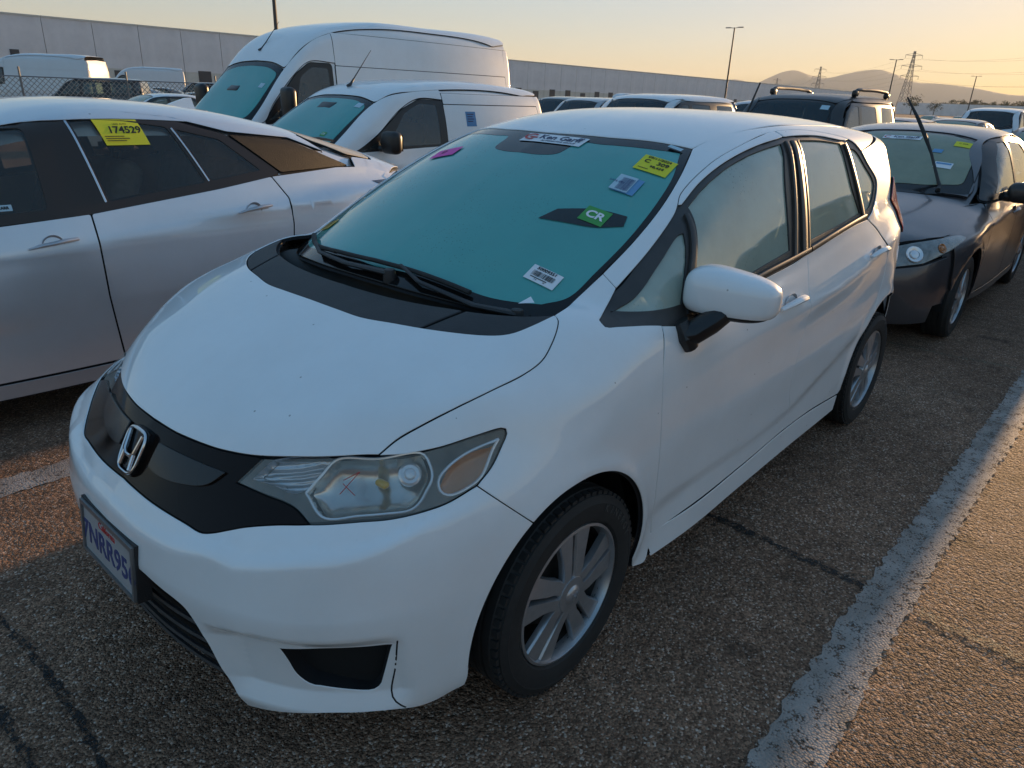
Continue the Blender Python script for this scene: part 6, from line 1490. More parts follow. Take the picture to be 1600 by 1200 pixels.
# ---- dark grey sedan
def spec_sedan(mat, glass='glass_corolla', sglass='glass_sedan_side'):
    A = [(0, .31, .36), (2.60, .31, .36)]
    S = dict(mat=mat, len=(-.95, 3.59), track=1.53, arches=A, wheel=(.31, .205, .195), cabin=(.62, 0, .98), rear_seat=2.1)
    S['w'] = [(-1.0, .58), (-.6, .79), (-.2, .868), (.3, .878), (1.3, .88), (2.3, .878), (2.9, .86), (3.3, .81), (3.65, .68)]
    S['sec'] = [(.1, -.10), (.2, -.045), (.3, -.02), (.42, -.012), (.55, -.004), (.68, 0), (.78, -.002), (.86, -.012), (.94, -.035), (1.05, -.08), (1.2, -.14)]
    S['front'] = [(.1, -.84), (.22, -.90), (.35, -.93), (.5, -.945), (.60, -.92), (.70, -.86), (.80, -.74), (.95, -.5), (1.1, -.3)]
    S['fplan'] = [(0, 0), (.4, .045), (.6, .13), (.75, .30), (.9, .7)]
    S['hood'] = [(-.95, .62), (-.85, .71), (-.7, .78), (-.4, .86), (0, .94), (.4, 1.00), (.8, 1.02), (1.6, 1.02), (2.4, 1.04), (3.0, 1.075), (3.4, 1.085), (3.65, 1.03)]
    S['hdrop'] = [(0, 0), (.4, .012), (.6, .04), (.75, .085), (.9, .17)]
    S['gz'] = [(-.3, .80), (.2, .97), (.42, 1.08), (.8, 1.27), (1.1, 1.39), (1.35, 1.44), (1.7, 1.463), (2.1, 1.455), (2.45, 1.41), (2.8, 1.29), (3.1, 1.14), (3.4, 1.0)]
    S['gdrop'] = [(0, 0), (.3, .008), (.5, .028), (.62, .06), (.75, .12)]
    S['gy'] = [(.85, .875), (.95, .845), (1.0, .828), (1.1, .79), (1.2, .748), (1.3, .70), (1.4, .64), (1.5, .565)]
    S['gyoff'] = [(-.2, -.22), (.2, -.09), (.6, -.02), (1.0, -.0), (1.6, 0), (2.2, -.008), (2.7, -.04), (3.2, -.11), (3.6, -.2)]
    S['rear'] = [(.1, 3.40), (.3, 3.55), (.5, 3.59), (.8, 3.58), (.95, 3.57), (1.1, 3.54)]
    S['rplan'] = [(0, 0), (.4, .03), (.6, .09), (.75, .22), (.9, .5)]
    S['grear'] = [(.9, 3.4), (1.05, 3.3), (1.2, 3.2), (1.5, 3.0)]
    S['gx0'] = .02
    S['crease'] = [([0, 3.2], [.80, .90], .008, .03)]
    fd = rpoly([(.40, .94), (1.40, .965), (1.405, .6), (1.40, .27), (.45, .27), (.40, .55)], .012)
    rd = rpoly([(1.405, .965), (2.42, .995), (2.44, .80), (2.30, .60), (2.25, .27), (1.405, .27), (1.41, .6)], .012)
    qp = rpoly([(2.425, .998), (2.75, 1.03), (3.1, 1.05), (3.35, 1.02), (3.46, .80), (3.46, .4), (3.3, .24), (3.0, .24)] + arch_pts(2.60, .31, .36, -8, 150) + [(2.25, .45), (2.31, .60), (2.445, .80)], .008)
    fe = rpoly([(-.42, .80), (-.1, .88), (.396, .945), (.396, .27), (.36, .24)] + arch_pts(0, .31, .36, -8, 165) + [(-.38, .50)], .008)
    S['side'] = [('fender', fe, mat), ('front_door', fd, mat), ('rear_door', rd, mat), ('quarter_panel', qp, mat), ('sill', rpoly([(.40, .262), (2.24, .262), (2.24, .20), (.40, .20)], .01), mat)]
    g1 = rpoly([(.62, 1.0), (1.36, 1.005), (1.40, 1.36), (1.2, 1.355), (.95, 1.24)], .03); g2 = rpoly([(1.44, 1.008), (2.30, 1.03), (2.25, 1.22), (2.05, 1.335), (1.47, 1.362)], .03)
    tl = rpoly([(.42, .962), (1.40, .972), (2.42, 1.002), (2.50, 1.08), (2.30, 1.27), (2.08, 1.375), (1.5, 1.405), (1.15, 1.395), (.9, 1.27)], .03)
    S['glass'] = [('front_window', g1, M[sglass], -.008), ('rear_door_window', g2, M[sglass], -.008)]
    S['trim'] = [('window_trim', tl, M['trim_black'], [g1, g2])]
    S['late'] = [('pillar_frame', [(.38, -.67), (.8, -.63), (1.09, -.555), (1.5, -.61), (2.1, -.60), (2.42, -.56)], [(2.32, 1.285), (2.08, 1.388), (1.5, 1.418), (1.15, 1.408), (.9, 1.285), (.42, 1.00), (.30, .995)], Proj((.12, .7, -.7)), mat),
                 ('rear_pillar', [(2.425, -.56), (2.47, -.525), (2.8, -.605), (3.02, -.61)], [(2.95, 1.085), (2.75, 1.04), (2.46, 1.01), (2.52, 1.09), (2.325, 1.283)], Proj((-.3, .7, -.65)), mat)]
    S['pairs'] = [('headlight', yz([(-.40, .600), (-.43, .690), (-.60, .745), (-.79, .785), (-.835, .765), (-.80, .70), (-.70, .625), (-.55, .595)], .02), Proj((.8, .6, -.1)), M['lamp_far'], .003),
                  ('tail_lamp', rpoly([(3.2, .80), (3.25, .98), (3.44, .98), (3.48, .80)], .02), Proj((-.5, .8, 0)), M['lamp_red'], .004)]
    S['other'] = [('roof', xy(mirror_half([(1.19, 0), (1.17, -.3), (1.1, -.55), (1.5, -.61), (2.1, -.60), (2.42, -.56), (2.48, -.3), (2.49, 0)]), .05), TOPP, mat, 0.0),
                  ('windshield', xy(mirror_half([(.32, 0), (.37, -.4), (.47, -.60), (.8, -.575), (1.06, -.515), (1.115, -.3), (1.13, 0)]), .06), TOPP, M[glass], -.003),
                  ('windshield_border', xy(mirror_half([(.21, 0), (.26, -.4), (.38, -.67), (.8, -.63), (1.09, -.555), (1.165, -.3), (1.185, 0)]), .05), TOPP, M['gloss_black'], -.007),
                  ('hood', xy(mirror_half([(-.865, 0), (-.835, -.30), (-.735, -.50), (-.60, -.63), (-.44, -.72), (-.30, -.765), (.10, -.765), (.30, -.70), (.24, -.4), (.19, 0)]), .03), TOPP, mat, 0.0),
                  ('rear_window', xy(mirror_half([(2.53, 0), (2.52, -.3), (2.47, -.52), (2.8, -.60), (3.02, -.60), (3.08, -.3), (3.10, 0)]), .04), TOPP, M[sglass], -.003),
                  ('trunk_lid', xy(mirror_half([(3.12, 0), (3.10, -.3), (3.05, -.66), (3.3, -.68), (3.48, -.5), (3.55, 0)]), .04), TOPP, mat, 0.0),
                  ('front_bumper', yz(mirror_half2([(0, .20), (-.77, .20), (-.80, .40), (-.80, .66), (-.70, .612), (-.55, .585), (-.40, .585), (-.38, .55), (0, .55)]), .012), FRONTP, mat, 0.0),
                  ('lower_grille', yz(mirror_half2([(0, .26), (-.42, .26), (-.48, .36), (-.42, .42), (0, .42)]), .03), FRONTP, M['dark_void'], .003),
                  ('grille', yz(mirror_half2([(0, .565), (-.40, .565), (-.44, .66), (-.3, .70), (0, .71)]), .02), FRONTP, M['gloss_black'], -.002),
                  ('rear_bumper', yz(mirror_half2([(0, .22), (-.74, .22), (-.76, .60), (0, .60)]), .03), REARP, mat, 0.0),
                  ('tailgate', yz(mirror_half2([(0, .606), (-.70, .606), (-.68, .96), (0, 1.03)]), .03), REARP, mat, 0.0)]
    return S
# ---- small panel van / tall panel van / boxy SUV share one builder
def spec_box(kind, mat):
    if kind == 'small_van':
        x0, x1, H, hw, wb, hood_z, cowl, wt, wtz, belt = -.90, 3.92, 1.84, .915, 3.06, 1.06, .30, 1.10, 1.66, 1.10
        gz = [(-.4, .86), (.0, 1.01), (.25, 1.14), (.6, 1.37), (.95, 1.58), (1.15, 1.69), (1.4, 1.765), (1.8, 1.81), (2.4, 1.84), (3.2, 1.82), (3.8, 1.76), (4.0, 1.70)]
        gy = [(.85, .915), (1.0, .90), (1.1, .885), (1.3, .85), (1.5, .80), (1.65, .75), (1.75, .70), (1.85, .62), (1.95, .52)]
        wheel = (.33, .21, .205)
    elif kind == 'tall_van':
        x0, x1, H, hw, wb, hood_z, cowl, wt, wtz, belt = -1.02, 4.96, 2.74, 1.03, 3.75, 1.27, -.30, .55, 2.14, 1.38
        gz = [(-.95, 1.02), (-.65, 1.20), (-.45, 1.36), (-.1, 1.70), (.15, 1.94), (.30, 2.10), (.45, 2.26), (.7, 2.45), (1.0, 2.58), (1.4, 2.67), (1.9, 2.73), (3.0, 2.745), (4.6, 2.73), (5.0, 2.69)]
        gy = [(1.1, 1.02), (1.36, .99), (1.6, .96), (1.9, .925), (2.2, .885), (2.45, .845), (2.6, .80), (2.7, .74), (2.8, .62)]
        wheel = (.345, .215, .225)
    else:
        x0, x1, H, hw, wb, hood_z, cowl, wt, wtz, belt = -.85, 3.69, 1.80, .925, 2.70, 1.14, .62, 1.30, 1.70, 1.16
        gz = [(.0, .90), (.5, 1.14), (.7, 1.27), (1.0, 1.52), (1.2, 1.68), (1.35, 1.74), (1.6, 1.775), (2.2, 1.80), (3.0, 1.80), (3.5, 1.78), (3.75, 1.74)]
        gy = [(.9, .93), (1.1, .90), (1.3, .86), (1.5, .81), (1.65, .765), (1.75, .72), (1.85, .65)]
        wheel = (.37, .215, .245)
    R = wheel[0]; ra = R + .065
    A = [(0, R, ra), (wb, R, ra)]
    S = dict(mat=mat, len=(x0, x1), track=hw * 2 - .24, arches=A, wheel=wheel, cabin=(cowl + .42, 0, belt), gz=gz, gy=gy, seatmat='seat_black')
    S['w'] = [(x0, hw - .26), (x0 + .35, hw - .06), (x0 + .8, hw - .012), (.6, hw), (x1 - .7, hw), (x1 - .25, hw - .02), (x1, hw - .07)]
    k = belt / 1.0
    S['sec'] = [(.15, -.10), (.25, -.04), (.4, -.015), (.6, 0), (.8 * k, 0), (.95 * k, -.012), (1.05 * k, -.03), (1.2 * k, -.06), (1.5 * k, -.12)]
    S['front'] = [(.15, x0 + .06), (.35, x0 + .01), (.6, x0), (.8 * hood_z / 1.06, x0 + .05), (.92 * hood_z, x0 + .20), (hood_z, x0 + .45), (hood_z + .15, x0 + .9)]
    S['fplan'] = [(0, 0), (hw * .45, .03), (hw * .68, .09), (hw * .85, .22), (hw, .5)]
    S['hood'] = [(x0, hood_z - .28), (x0 + .2, hood_z - .13), (x0 + .5, hood_z - .06), (cowl, hood_z), (cowl + .5, hood_z + .04), (x1, belt + .02)]
    S['hdrop'] = [(0, 0), (.4, .01), (hw * .7, .04), (hw * .85, .08), (hw, .16)]
    S['gdrop'] = [(0, 0), (.4, .008), (hw * .6, .022), (hw * .75, .05), (hw * .9, .12)]
    S['gyoff'] = [(cowl - .4, -.16), (cowl, -.07), (cowl + .4, -.015), (cowl + .8, 0), (x1 - .5, 0), (x1, -.05)]
    S['rear'] = [(.15, x1 - .06), (.4, x1), (.8, x1), (1.2, x1 - .005), (1.5, x1 - .02)]
    S['grear'] = [(.8, x1), (1.3, x1 - .01), (H - .3, x1 - .05), (H, x1 - .12)]
    S['rplan'] = [(0, 0), (hw * .5, .008), (hw * .75, .03), (hw * .9, .09), (hw * 1.05, .25)]
    S['gx0'] = cowl - .32; S['round'] = .05; S['groof'] = .07 if kind != 'tall_van' else .10
    fA = arch_pts(0, R, ra, -6, 170); rA = arch_pts(wb, R, ra, -6, 186)
    dB = {'small_van': 1.90, 'tall_van': 1.0, 'suv': 1.62}[kind]; dF = {'small_van': .62, 'tall_van': .30, 'suv': .48}[kind]
    fe = rpoly([(x0 + .42, .80 * k), (x0 + .6, hood_z - .13), (dF - .1, hood_z - .08), (dF - .004, belt - .05), (dF - .004, .33), (ra + .03, .30)] + fA + [(x0 + .42, .5)], .008)
    fdl = [(dF, belt - .05), (dB, belt), (dB, .34), (dF + .03, .34)]
    S['side'] = [('fender', fe, mat), ('front_door', rpoly(fdl, .02), mat), ('sill', rpoly([(dF, .33), (wb - ra - .06, .33), (wb - ra - .06, .26), (dF, .26)], .01), M['black_plastic'] if kind != 'small_van' else mat)]
    S['pairs'] = []; S['other'] = []; S['trim'] = []; S['glass'] = []
    ts = dict(small_van=1.685, tall_van=2.50, suv=1.70)[kind]
    if kind in ('small_van', 'tall_van'):
        fr_ = .05 if kind == 'tall_van' else .03
        if kind == 'small_van':
            g1 = rpoly([(.98, 1.10), (1.80, 1.115), (1.80, 1.56), (1.55, 1.575), (1.30, 1.47)], .03); gv = rpoly([(.62, 1.06), (.93, 1.09), (.96, 1.21), (.74, 1.10)], .012)
            tr = rpoly([(.52, 1.03), (1.0, 1.06), (1.90, 1.085), (1.90, 1.60), (1.55, 1.605), (1.26, 1.49), (.85, 1.20)], .03)
        else:
            g1 = rpoly([(.28, 1.42), (.90, 1.45), (.90, 2.03), (.62, 2.03), (.42, 1.89)], .05); gv = rpoly([(-.15, 1.31), (.22, 1.38), (.28, 1.64), (.08, 1.50)], .03)
            tr = rpoly([(-.2, 1.27), (.2, 1.30), (.95, 1.36), (.96, 2.08), (.60, 2.08), (.36, 1.92), (-.02, 1.52)], .05)
        S['glass'] = [('front_window', g1, M['glass_van_side'], -.008), ('vent_window', gv, M['glass_van_side'], -.008)]
        S['trim'] = [('window_trim', tr, M['trim_black'], [g1, gv])]
        # cargo side in two panels with a pressed line
        up0 = {'small_van': 1.905, 'tall_van': 1.02}[kind]
        zmid = {'small_van': 1.56, 'tall_van': 2.06}[kind]
        lower_side = rpoly([(dB + .006, .34), (dB + .006, belt), (up0, zmid), (x1 - .22, zmid), (x1 - .10, belt), (x1 - .10, .34), (wb + ra + .02, .30)] + rA + [(wb - ra - .05, .34)], .012)
        S['side'].append(('cargo_panel', lower_side, mat))
        upper_side = rpoly([(up0 + .004, zmid + .006), (up0 + .004, ts), (x1 - .24, ts), (x1 - .21, zmid + .006)], .012)
        S['pairs'].append(('upper_panel', upper_side, Proj((0, .9, -.35)), mat, 0.0))
        S['pairs'].append(('rear_corner', rpoly([(x1 - .215, zmid), (x1 - .235, ts), (x1 - .12, ts), (x1 - .03, zmid), (x1 - .01, .5), (x1 - .09, .36), (x1 - .095, belt)], .01), Proj((-.4, .9, -.1)), mat, 0.0))
    else:
        g1 = rpoly([(.98, 1.21), (1.58, 1.22), (1.60, 1.63), (1.42, 1.63), (1.22, 1.52)], .03); g2 = rpoly([(1.70, 1.22), (2.38, 1.23), (2.34, 1.63), (1.70, 1.64)], .03); g3 = rpoly([(2.62, 1.24), (3.40, 1.26), (3.30, 1.63), (2.60, 1.63)], .04)
        tr = rpoly([(.80, 1.15), (1.62, 1.17), (2.45, 1.18), (2.52, 1.21), (3.46, 1.23), (3.34, 1.67), (1.40, 1.67), (1.16, 1.55)], .03)
        S['glass'] = [('front_window', g1, M['glass_suv'], -.008), ('rear_door_window', g2, M['glass_suv'], -.008), ('cargo_window', g3, M['glass_suv'], -.008)]
        S['trim'] = [('window_trim', tr, mat, [g1, g2, g3])]
        S['side'].append(('rear_door', rpoly([(dB + .006, belt), (2.46, belt + .02), (2.46, .80), (2.24, .62), (2.22, .34), (dB + .006, .34)], .02), mat))
        S['side'].append(('quarter_panel', rpoly([(2.466, belt + .02), (3.50, belt + .05), (x1 - .10, 1.0), (x1 - .08, .4), (wb + ra + .03, .30)] + arch_pts(wb, R, ra, -6, 140) + [(2.25, .62), (2.466, .80)], .008), mat))
    # glass in front, roof, nose
    kk = {'small_van': (-.02, .72, .72), 'tall_van': (-.68, .82, .86), 'suv': (.56, .66, .64)}[kind]
    cx, yb, yt = kk; tx = {'small_van': .96, 'tall_van': .22, 'suv': 1.17}[kind]
    S['other'] += [('windshield', xy(mirror_half([(cx + .09, 0), (cx + .13, -yb * .6), (cx + .26, -yb * .97), ((cx + tx) / 2, -yt * .95), (tx - .05, -yt * .87), (tx, -yt * .5), (tx + .01, 0)]), .08), TOPP, M['glass_van'] if kind != 'suv' else M['glass_suv_front'], -.003),
                   ('windshield_border', xy(mirror_half([(cx - .04, 0), (cx + .02, -yb * .6), (cx + .17, -yb * 1.08), ((cx + tx) / 2 + .02, -yt * 1.02), (tx + .02, -yt * .93), (tx + .055, -yt * .5), (tx + .065, 0)]), .06), TOPP, M['gloss_black'], -.007),
                   ('hood', xy(mirror_half([(x0 + .16, 0), (x0 + .20, -hw * .45), (x0 + .36, -hw * .72), (cx + .1, -yb * 1.12), (cx + .0, -yb * .6), (cx - .06, 0)]), .04), TOPP, mat, 0.0),
                   ('roof', xy(mirror_half([(tx + .075, 0), (tx + .065, -yt * .5), (tx + .03, -yt * .93), (tx + .5, -hw * .80), (x1 - .5, -hw * .80), (x1 - .14, -hw * .74), (x1 - .12, 0)]), .06), Proj((.18 if kind == 'tall_van' else 0, 0, -1.), L=4.0), mat, 0.0),
                   ('front_bumper', yz(mirror_half2([(0, .28), (-hw * .86, .28), (-hw * .9, .55), (-hw * .55, .60), (0, .60)]), .03), FRONTP, M['black_plastic'] if kind != 'suv' else mat, 0.0),
                   ('grille', yz(mirror_half2([(0, .61), (-hw * .5, .61), (-hw * .56, .80 * k), (0, .84 * k)]), .03), FRONTP, M['gloss_black'], 0.0),
                   ('tailgate', yz(mirror_half2([(0, .45), (-hw * .90, .45), (-hw * .90, belt), (-hw * .78, ts), (0, ts + .04)]), .04), REARP, mat, 0.0),
                   ('rear_bumper', yz(mirror_half2([(0, .30), (-hw * .88, .30), (-hw * .9, .44), (0, .44)]), .02), REARP, M['black_plastic'], .01)]
    T_ = [(cx + .17, -yb * 1.08), ((cx + tx) / 2 + .02, -yt * 1.02), (tx + .02, -yt * .93), (tx + .5, -hw * .80)]
    if kind == 'small_van': S['late'] = [('pillar_frame', T_ + [(1.90, -hw * .80)], [(1.90, 1.615), (1.54, 1.62), (1.25, 1.505), (.84, 1.215), (.50, 1.045), (.30, 1.05)], Proj((.2, .75, -.6)), mat)]
    elif kind == 'tall_van': S['late'] = [('pillar_frame', T_ + [(1.02, -hw * .80)], [(1.02, 2.10), (.60, 2.10), (.345, 1.935), (-.04, 1.54), (-.22, 1.29), (-.40, 1.27)], Proj((.2, .8, -.55)), mat)]
    else: S['late'] = [('pillar_frame', T_ + [(3.3, -hw * .80)], [(3.35, 1.685), (1.38, 1.685), (1.14, 1.565), (.79, 1.16), (.62, 1.13)], Proj((.15, .7, -.7)), mat)]
    S['pairs'] += [('headlight', yz([(-hw * .55, .66 * k), (-hw * .60, .82 * k), (-hw * .86, .92 * k), (-hw * .92, .70 * k)], .03), FRONTP, M['lamp_bowl'], .003),
                   ('tail_lamp', rpoly([(x1 - .08, belt - .2), (x1 - .08, belt + .25), (x1 + .02, belt + .25), (x1 + .02, belt - .2)], .01), Proj((-.7, .6, 0)), M['lamp_red'], .006)]
    return S
fogglass('glass_suv', (.10, .115, .11), clear=.4, rough=.25)
fogglass('glass_suv_front', (.02, .032, .036), clear=.35, rough=.25)
fogglass('glass_sedan_side', (.22, .21, .16), clear=.45, rough=.3)
build_hatch()
pr, Fp = build_car(spec_prius(M['silver_paint']), 'liftback_car', 'silver liftback car with yellow number sheet in its rear door window', 'car', (-1.42, 2.83, -.015))
fdp = parts(pr, 'front_door'); rdp = parts(pr, 'rear_door')
handle(Fp, fdp, 1.13, .87, M['silver_bright'], .2); handle(Fp, rdp, 2.14, .935, M['silver_bright'], .2)
sd_, Fs = build_car(spec_sedan(M['grey_paint']), 'sedan_car', 'dark grey sedan parked close behind the white hatchback, one wiper standing up', 'car', (4.68, .03, 0))
tc, Ft = build_car(spec_box('small_van', M['van_white']), 'panel_van', 'small white panel van with blue sticker on its blank side', 'van', (3.05, 5.80, -.135))
tv, Fv = build_car(spec_box('tall_van', M['van_white']), 'cargo_van', 'tall white high-roof cargo van behind the small panel van', 'van', (4.40, 8.70, -.20))
su, Fu = build_car(spec_box('suv', M['black_paint']), 'suv_car', 'black boxy SUV with roof rails behind the dark sedan', 'car', (8.80, 2.72, -.03))
# ------------------------------------------------------------------ rest of the car lot
paint('far_white', (.68, .69, .70), rough=.4, dirt=.08, specks=False); paint('far_silver', (.42, .42, .43), rough=.35, metal=.6, dirt=.08, specks=False)
paint('far_dark', (.03, .03, .034), rough=.35, dirt=.08, specks=False); paint('far_red', (.16, .03, .025), rough=.35, dirt=.08, specks=False); paint('far_grey', (.14, .14, .145), rough=.35, dirt=.08, specks=False)
PROTO = {}
COLN = {'far_white': 'white', 'far_silver': 'silver', 'far_dark': 'black', 'far_red': 'dark red', 'far_grey': 'grey'}
KINDN = {'sedan': ('sedan_car', 'sedan', 'car'), 'suv': ('suv_car', 'SUV', 'car'), 'tall_van': ('cargo_van', 'high-roof cargo van', 'van'), 'small_van': ('panel_van', 'small panel van', 'van')}
def far_car(kind, colr, x, y, rz=0.0, where='in the rows behind'):
    key = (kind, colr); nm, word, cat = KINDN[kind]
    label = f'{COLN[colr]} {word} {where}'; grp = f'{COLN[colr]} {word}s {where}'
    if key not in PROTO:
        S = spec_sedan(M[colr]) if kind == 'sedan' else spec_box(kind, M[colr])
        if kind == 'suv': S['trim'] = [(t[0], t[1], M['trim_black'], t[3]) for t in S['trim']]
        car, _ = build_car(S, nm, label, cat, (0, 0, 0), 0, grp, g=.16, cabin=False, lod=1); PROTO[key] = car; first = True
    else: car = copy_tree(PROTO[key])
    car.location = (x, y, gz_(y)); car.rotation_euler = (0, 0, rz); car['label'] = label; car['group'] = grp; car['category'] = cat
    return car
r_ = random.Random(11)
LOT = [  # kind, colour, x of front axle, lane y, where
    ('suv', 'far_dark', 5.6, -2.95, 'in the lane left of the dark sedan'),
    ('sedan', 'far_white', 11.2, -2.87, 'in the lane left of the dark sedan'),
    ('sedan', 'far_dark', 10.4, -.50, 'behind the dark grey sedan'), ('sedan', 'far_silver', 15.6, -.42, 'behind the dark grey sedan'), ('suv', 'far_grey', 21.0, .1, 'behind the dark grey sedan'),
    ('sedan', 'far_red', 14.6, 2.9, 'behind the black boxy SUV'), ('sedan', 'far_dark', 19.8, 2.8, 'behind the black boxy SUV'), ('suv', 'far_white', 25.0, 2.9, 'behind the black boxy SUV'),
    ('suv', 'far_white', 9.2, 5.7, 'behind the small panel van'), ('suv', 'far_silver', 14.4, 5.75, 'behind the small panel van'), ('sedan', 'far_white', 19.6, 5.7, 'behind the small panel van'),
    ('sedan', 'far_silver', 11.4, 8.6, 'behind the tall cargo van'), ('suv', 'far_grey', 16.8, 8.6, 'behind the tall cargo van'), ('sedan', 'far_white', 22.4, 8.7, 'behind the tall cargo van'),
]
for k, c, x, y, w in LOT: far_car(k, c, x, y, 0, w)
# lanes beyond the vans
for y, xs in ((11.6, (10, 15.2, 20.5, 26, 31)), (14.6, (12.5, 18, 23.2, 28.5, 34)), (19.0, (6.5, 12, 17.5, 23, 28.2, 33.5))):
    for x in xs:
        k = r_.choice(['sedan', 'suv', 'sedan', 'suv']); c = r_.choice(['far_white', 'far_silver', 'far_dark', 'far_grey'])
        far_car(k, c, x + r_.uniform(-.3, .3), y + r_.uniform(-.15, .15), 0, 'beyond the tall cargo van')
# cars outside the fence, parked across
FEN = [('sedan', 'far_dark', 7.2, 20.6, R_(0)), ]
for k, c, px, D, rz in (('tall_van', 'far_white', 5, 44, -.9), ('suv', 'far_dark', 62, 33, -.6), ('tall_van', 'far_white', 182, 66, -.4), ('suv', 'far_silver', 100, 78, -.5), ('sedan', 'far_silver', 150, 40, -.5),
                        ('sedan', 'far_grey', 195, 46, -.5), ('sedan', 'far_dark', 235, 30, -.3), ('suv', 'far_dark', 270, 60, -.4), ('sedan', 'far_white', 300, 80, -.4), ('tall_van', 'far_white', 40, 95, -.4), ('suv', 'far_white', 120, 105, -.4), ('sedan', 'far_dark', 215, 95, -.4), ('suv', 'far_grey', 285, 110, -.4)):
    (x, y), z = at_px(px, 150, D); far_car(k, c, x, y, rz, 'outside the chain-link fence')
for k, c, px, D in (('suv', 'far_white', 885, 60), ('sedan', 'far_silver', 905, 46), ('suv', 'far_dark', 930, 75), ('tall_van', 'far_white', 960, 120), ('suv', 'far_white', 1010, 90), ('sedan', 'far_white', 1060, 70), ('suv', 'far_grey', 1100, 95), ('sedan', 'far_silver', 1150, 80), ('suv', 'far_white', 1180, 110),
                    ('sedan', 'far_silver', 1470, 60), ('suv', 'far_grey', 1530, 45), ('sedan', 'far_white', 1560, 80), ('sedan', 'far_dark', 1500, 110), ('suv', 'far_dark', 1590, 60), ('sedan', 'far_grey', 1450, 90), ('suv', 'far_silver', 1540, 130)):
    (x, y), z = at_px(px, 165, D); far_car(k, c, x, y, r_.uniform(-.05, .05), 'in the rows before the warehouses')
# chain-link fence
m_, nt_, b_ = nmat('chain_link'); M['chain_link'] = m_
b_.inputs['Base Color'].default_value = (.30, .28, .26, 1); b_.inputs['Metallic'].default_value = .6; b_.inputs['Roughness'].default_value = .5
tc_ = nt_.nodes.new('ShaderNodeTexCoord'); mpn = nt_.nodes.new('ShaderNodeMapping'); mpn.inputs['Rotation'].default_value = (0, R_(45), 0); mpn.inputs['Scale'].default_value = (1, 0, 1); ck = nt_.nodes.new('ShaderNodeTexBrick')
ck.offset = 0; ck.inputs['Scale'].default_value = 1; ck.inputs['Brick Width'].default_value = .11; ck.inputs['Row Height'].default_value = .11; ck.inputs['Mortar Size'].default_value = .009; ck.inputs['Mortar Smooth'].default_value = 0
sx_ = nt_.nodes.new('ShaderNodeSeparateXYZ'); cx_ = nt_.nodes.new('ShaderNodeCombineXYZ')
nt_.links.new(tc_.outputs['Object'], mpn.inputs['Vector']); nt_.links.new(mpn.outputs[0], sx_.inputs[0]); nt_.links.new(sx_.outputs[0], cx_.inputs[0]); nt_.links.new(sx_.outputs[2], cx_.inputs[1]); nt_.links.new(cx_.outputs[0], ck.inputs['Vector'])
t_ = nt_.nodes.new('ShaderNodeBsdfTransparent'); x_ = nt_.nodes.new('ShaderNodeMixShader'); nt_.links.new(ck.outputs['Fac'], x_.inputs[0]); nt_.links.new(t_.outputs[0], x_.inputs[1]); nt_.links.new(b_.outputs[0], x_.inputs[2]); nt_.links.new(x_.outputs[0], nt_.nodes['Material Output'].inputs['Surface'])
fn = thing('chain_link_fence', 'grey chain-link fence with steel posts along the edge of the lot', 'fence', (-24, 24.2, -.2))
for k in range(14):
    b = MB(); b.tube([(k * 3.0, 0, 0), (k * 3.0, 0, 2.0)], .03, 8); b.build('post', M['steel_grey'], fn)
    if k < 13: b = MB(); b.add([(k * 3 + .03, 0, .03), (k * 3 + 2.97, 0, .03), (k * 3 + 2.97, 0, 1.72), (k * 3 + .03, 0, 1.72)], [(0, 1, 2, 3)]); b.build('wire_mesh', M['chain_link'], fn, smooth=False)
b = MB(); b.tube([(0, 0, 1.74), (39, 0, 1.74)], .018, 6); b.build('top_rail', M['steel_grey'], fn)
# ------------------------------------------------------------------ details of the nearer vehicles
def side_sheet(name, F, par, x, z, w, h, mat, off, shear=0.0, y=-1.2):
    """thin sheet on the left-hand glass or panel of a car"""
    k = 5; G = np.array([(x + w * (i / (k - 1) - .5) + shear * h * (j / (k - 1) - .5), y, z + h * (j / (k - 1) - .5)) for j in range(k) for i in range(k)])
    p, n = on_field(F, G, (0, 1, 0), off)
    ob = mesh_obj(name, p, [(j * k + i, j * k + i + 1, (j + 1) * k + i + 1, (j + 1) * k + i) for j in range(k - 1) for i in range(k - 1)], mat, par)
    c = p[len(p) // 2]; du = p[k - 1] - p[0]; dv = p[-k] - p[0]; du /= np.linalg.norm(du); dv = dv / np.linalg.norm(dv)
    nn = n[len(n) // 2]; return (ob, c, du, dv, nn)
# silver liftback: number sheet, small labels, shark fin, rear wiper
g_ = parts(pr, 'rear_door_window')[0]
st = side_sheet('number_sheet', Fp, g_, 1.575, 1.335, .205, .115, M['paper_yellow'], -.004, shear=-.22)
stick_text(st, '174529', .052, M['ink_black'], .018, .012, st[0], bold=.0012, lift=.0015); stick_text(st, 'USED AUTO', .012, M['ink_black'], .01, .045, st[0], lift=.0015)
for k in range(3): stick_rect(st, -.09, .0 + .02 * (k == 1), -.024 - .012 * k, -.020 - .012 * k, M['ink_black'], st[0], lift=.0015, name='print_line')
g_ = parts(pr, 'front_window')[0]
st = side_sheet('window_label', Fp, g_, .985, 1.035, .065, .026, M['paper_pale'], -.004); stick_text(st, 'KARR', .016, M['ink_black'], 0, 0, st[0], lift=.0015, bold=.0008)
for sgn, x_ in ((1, 0),):
    # bright edge strips of the rear door glass and vent window
    strip('window_strip', Fp, np.array([(1.40, -.9, 1.03), (1.375, -.9, 1.20), (1.345, -.9, 1.385)]), (0, 1, 0), .010, M['chrome'], pr, h=.003, off=-.003)
    strip('window_strip', Fp, np.array([(1.93, -.9, 1.095), (1.875, -.9, 1.23), (1.822, -.9, 1.352)]), (0, 1, 0), .009, M['chrome'], pr, h=.003, off=-.003)
b = MB(); fz = 1.448; V = []
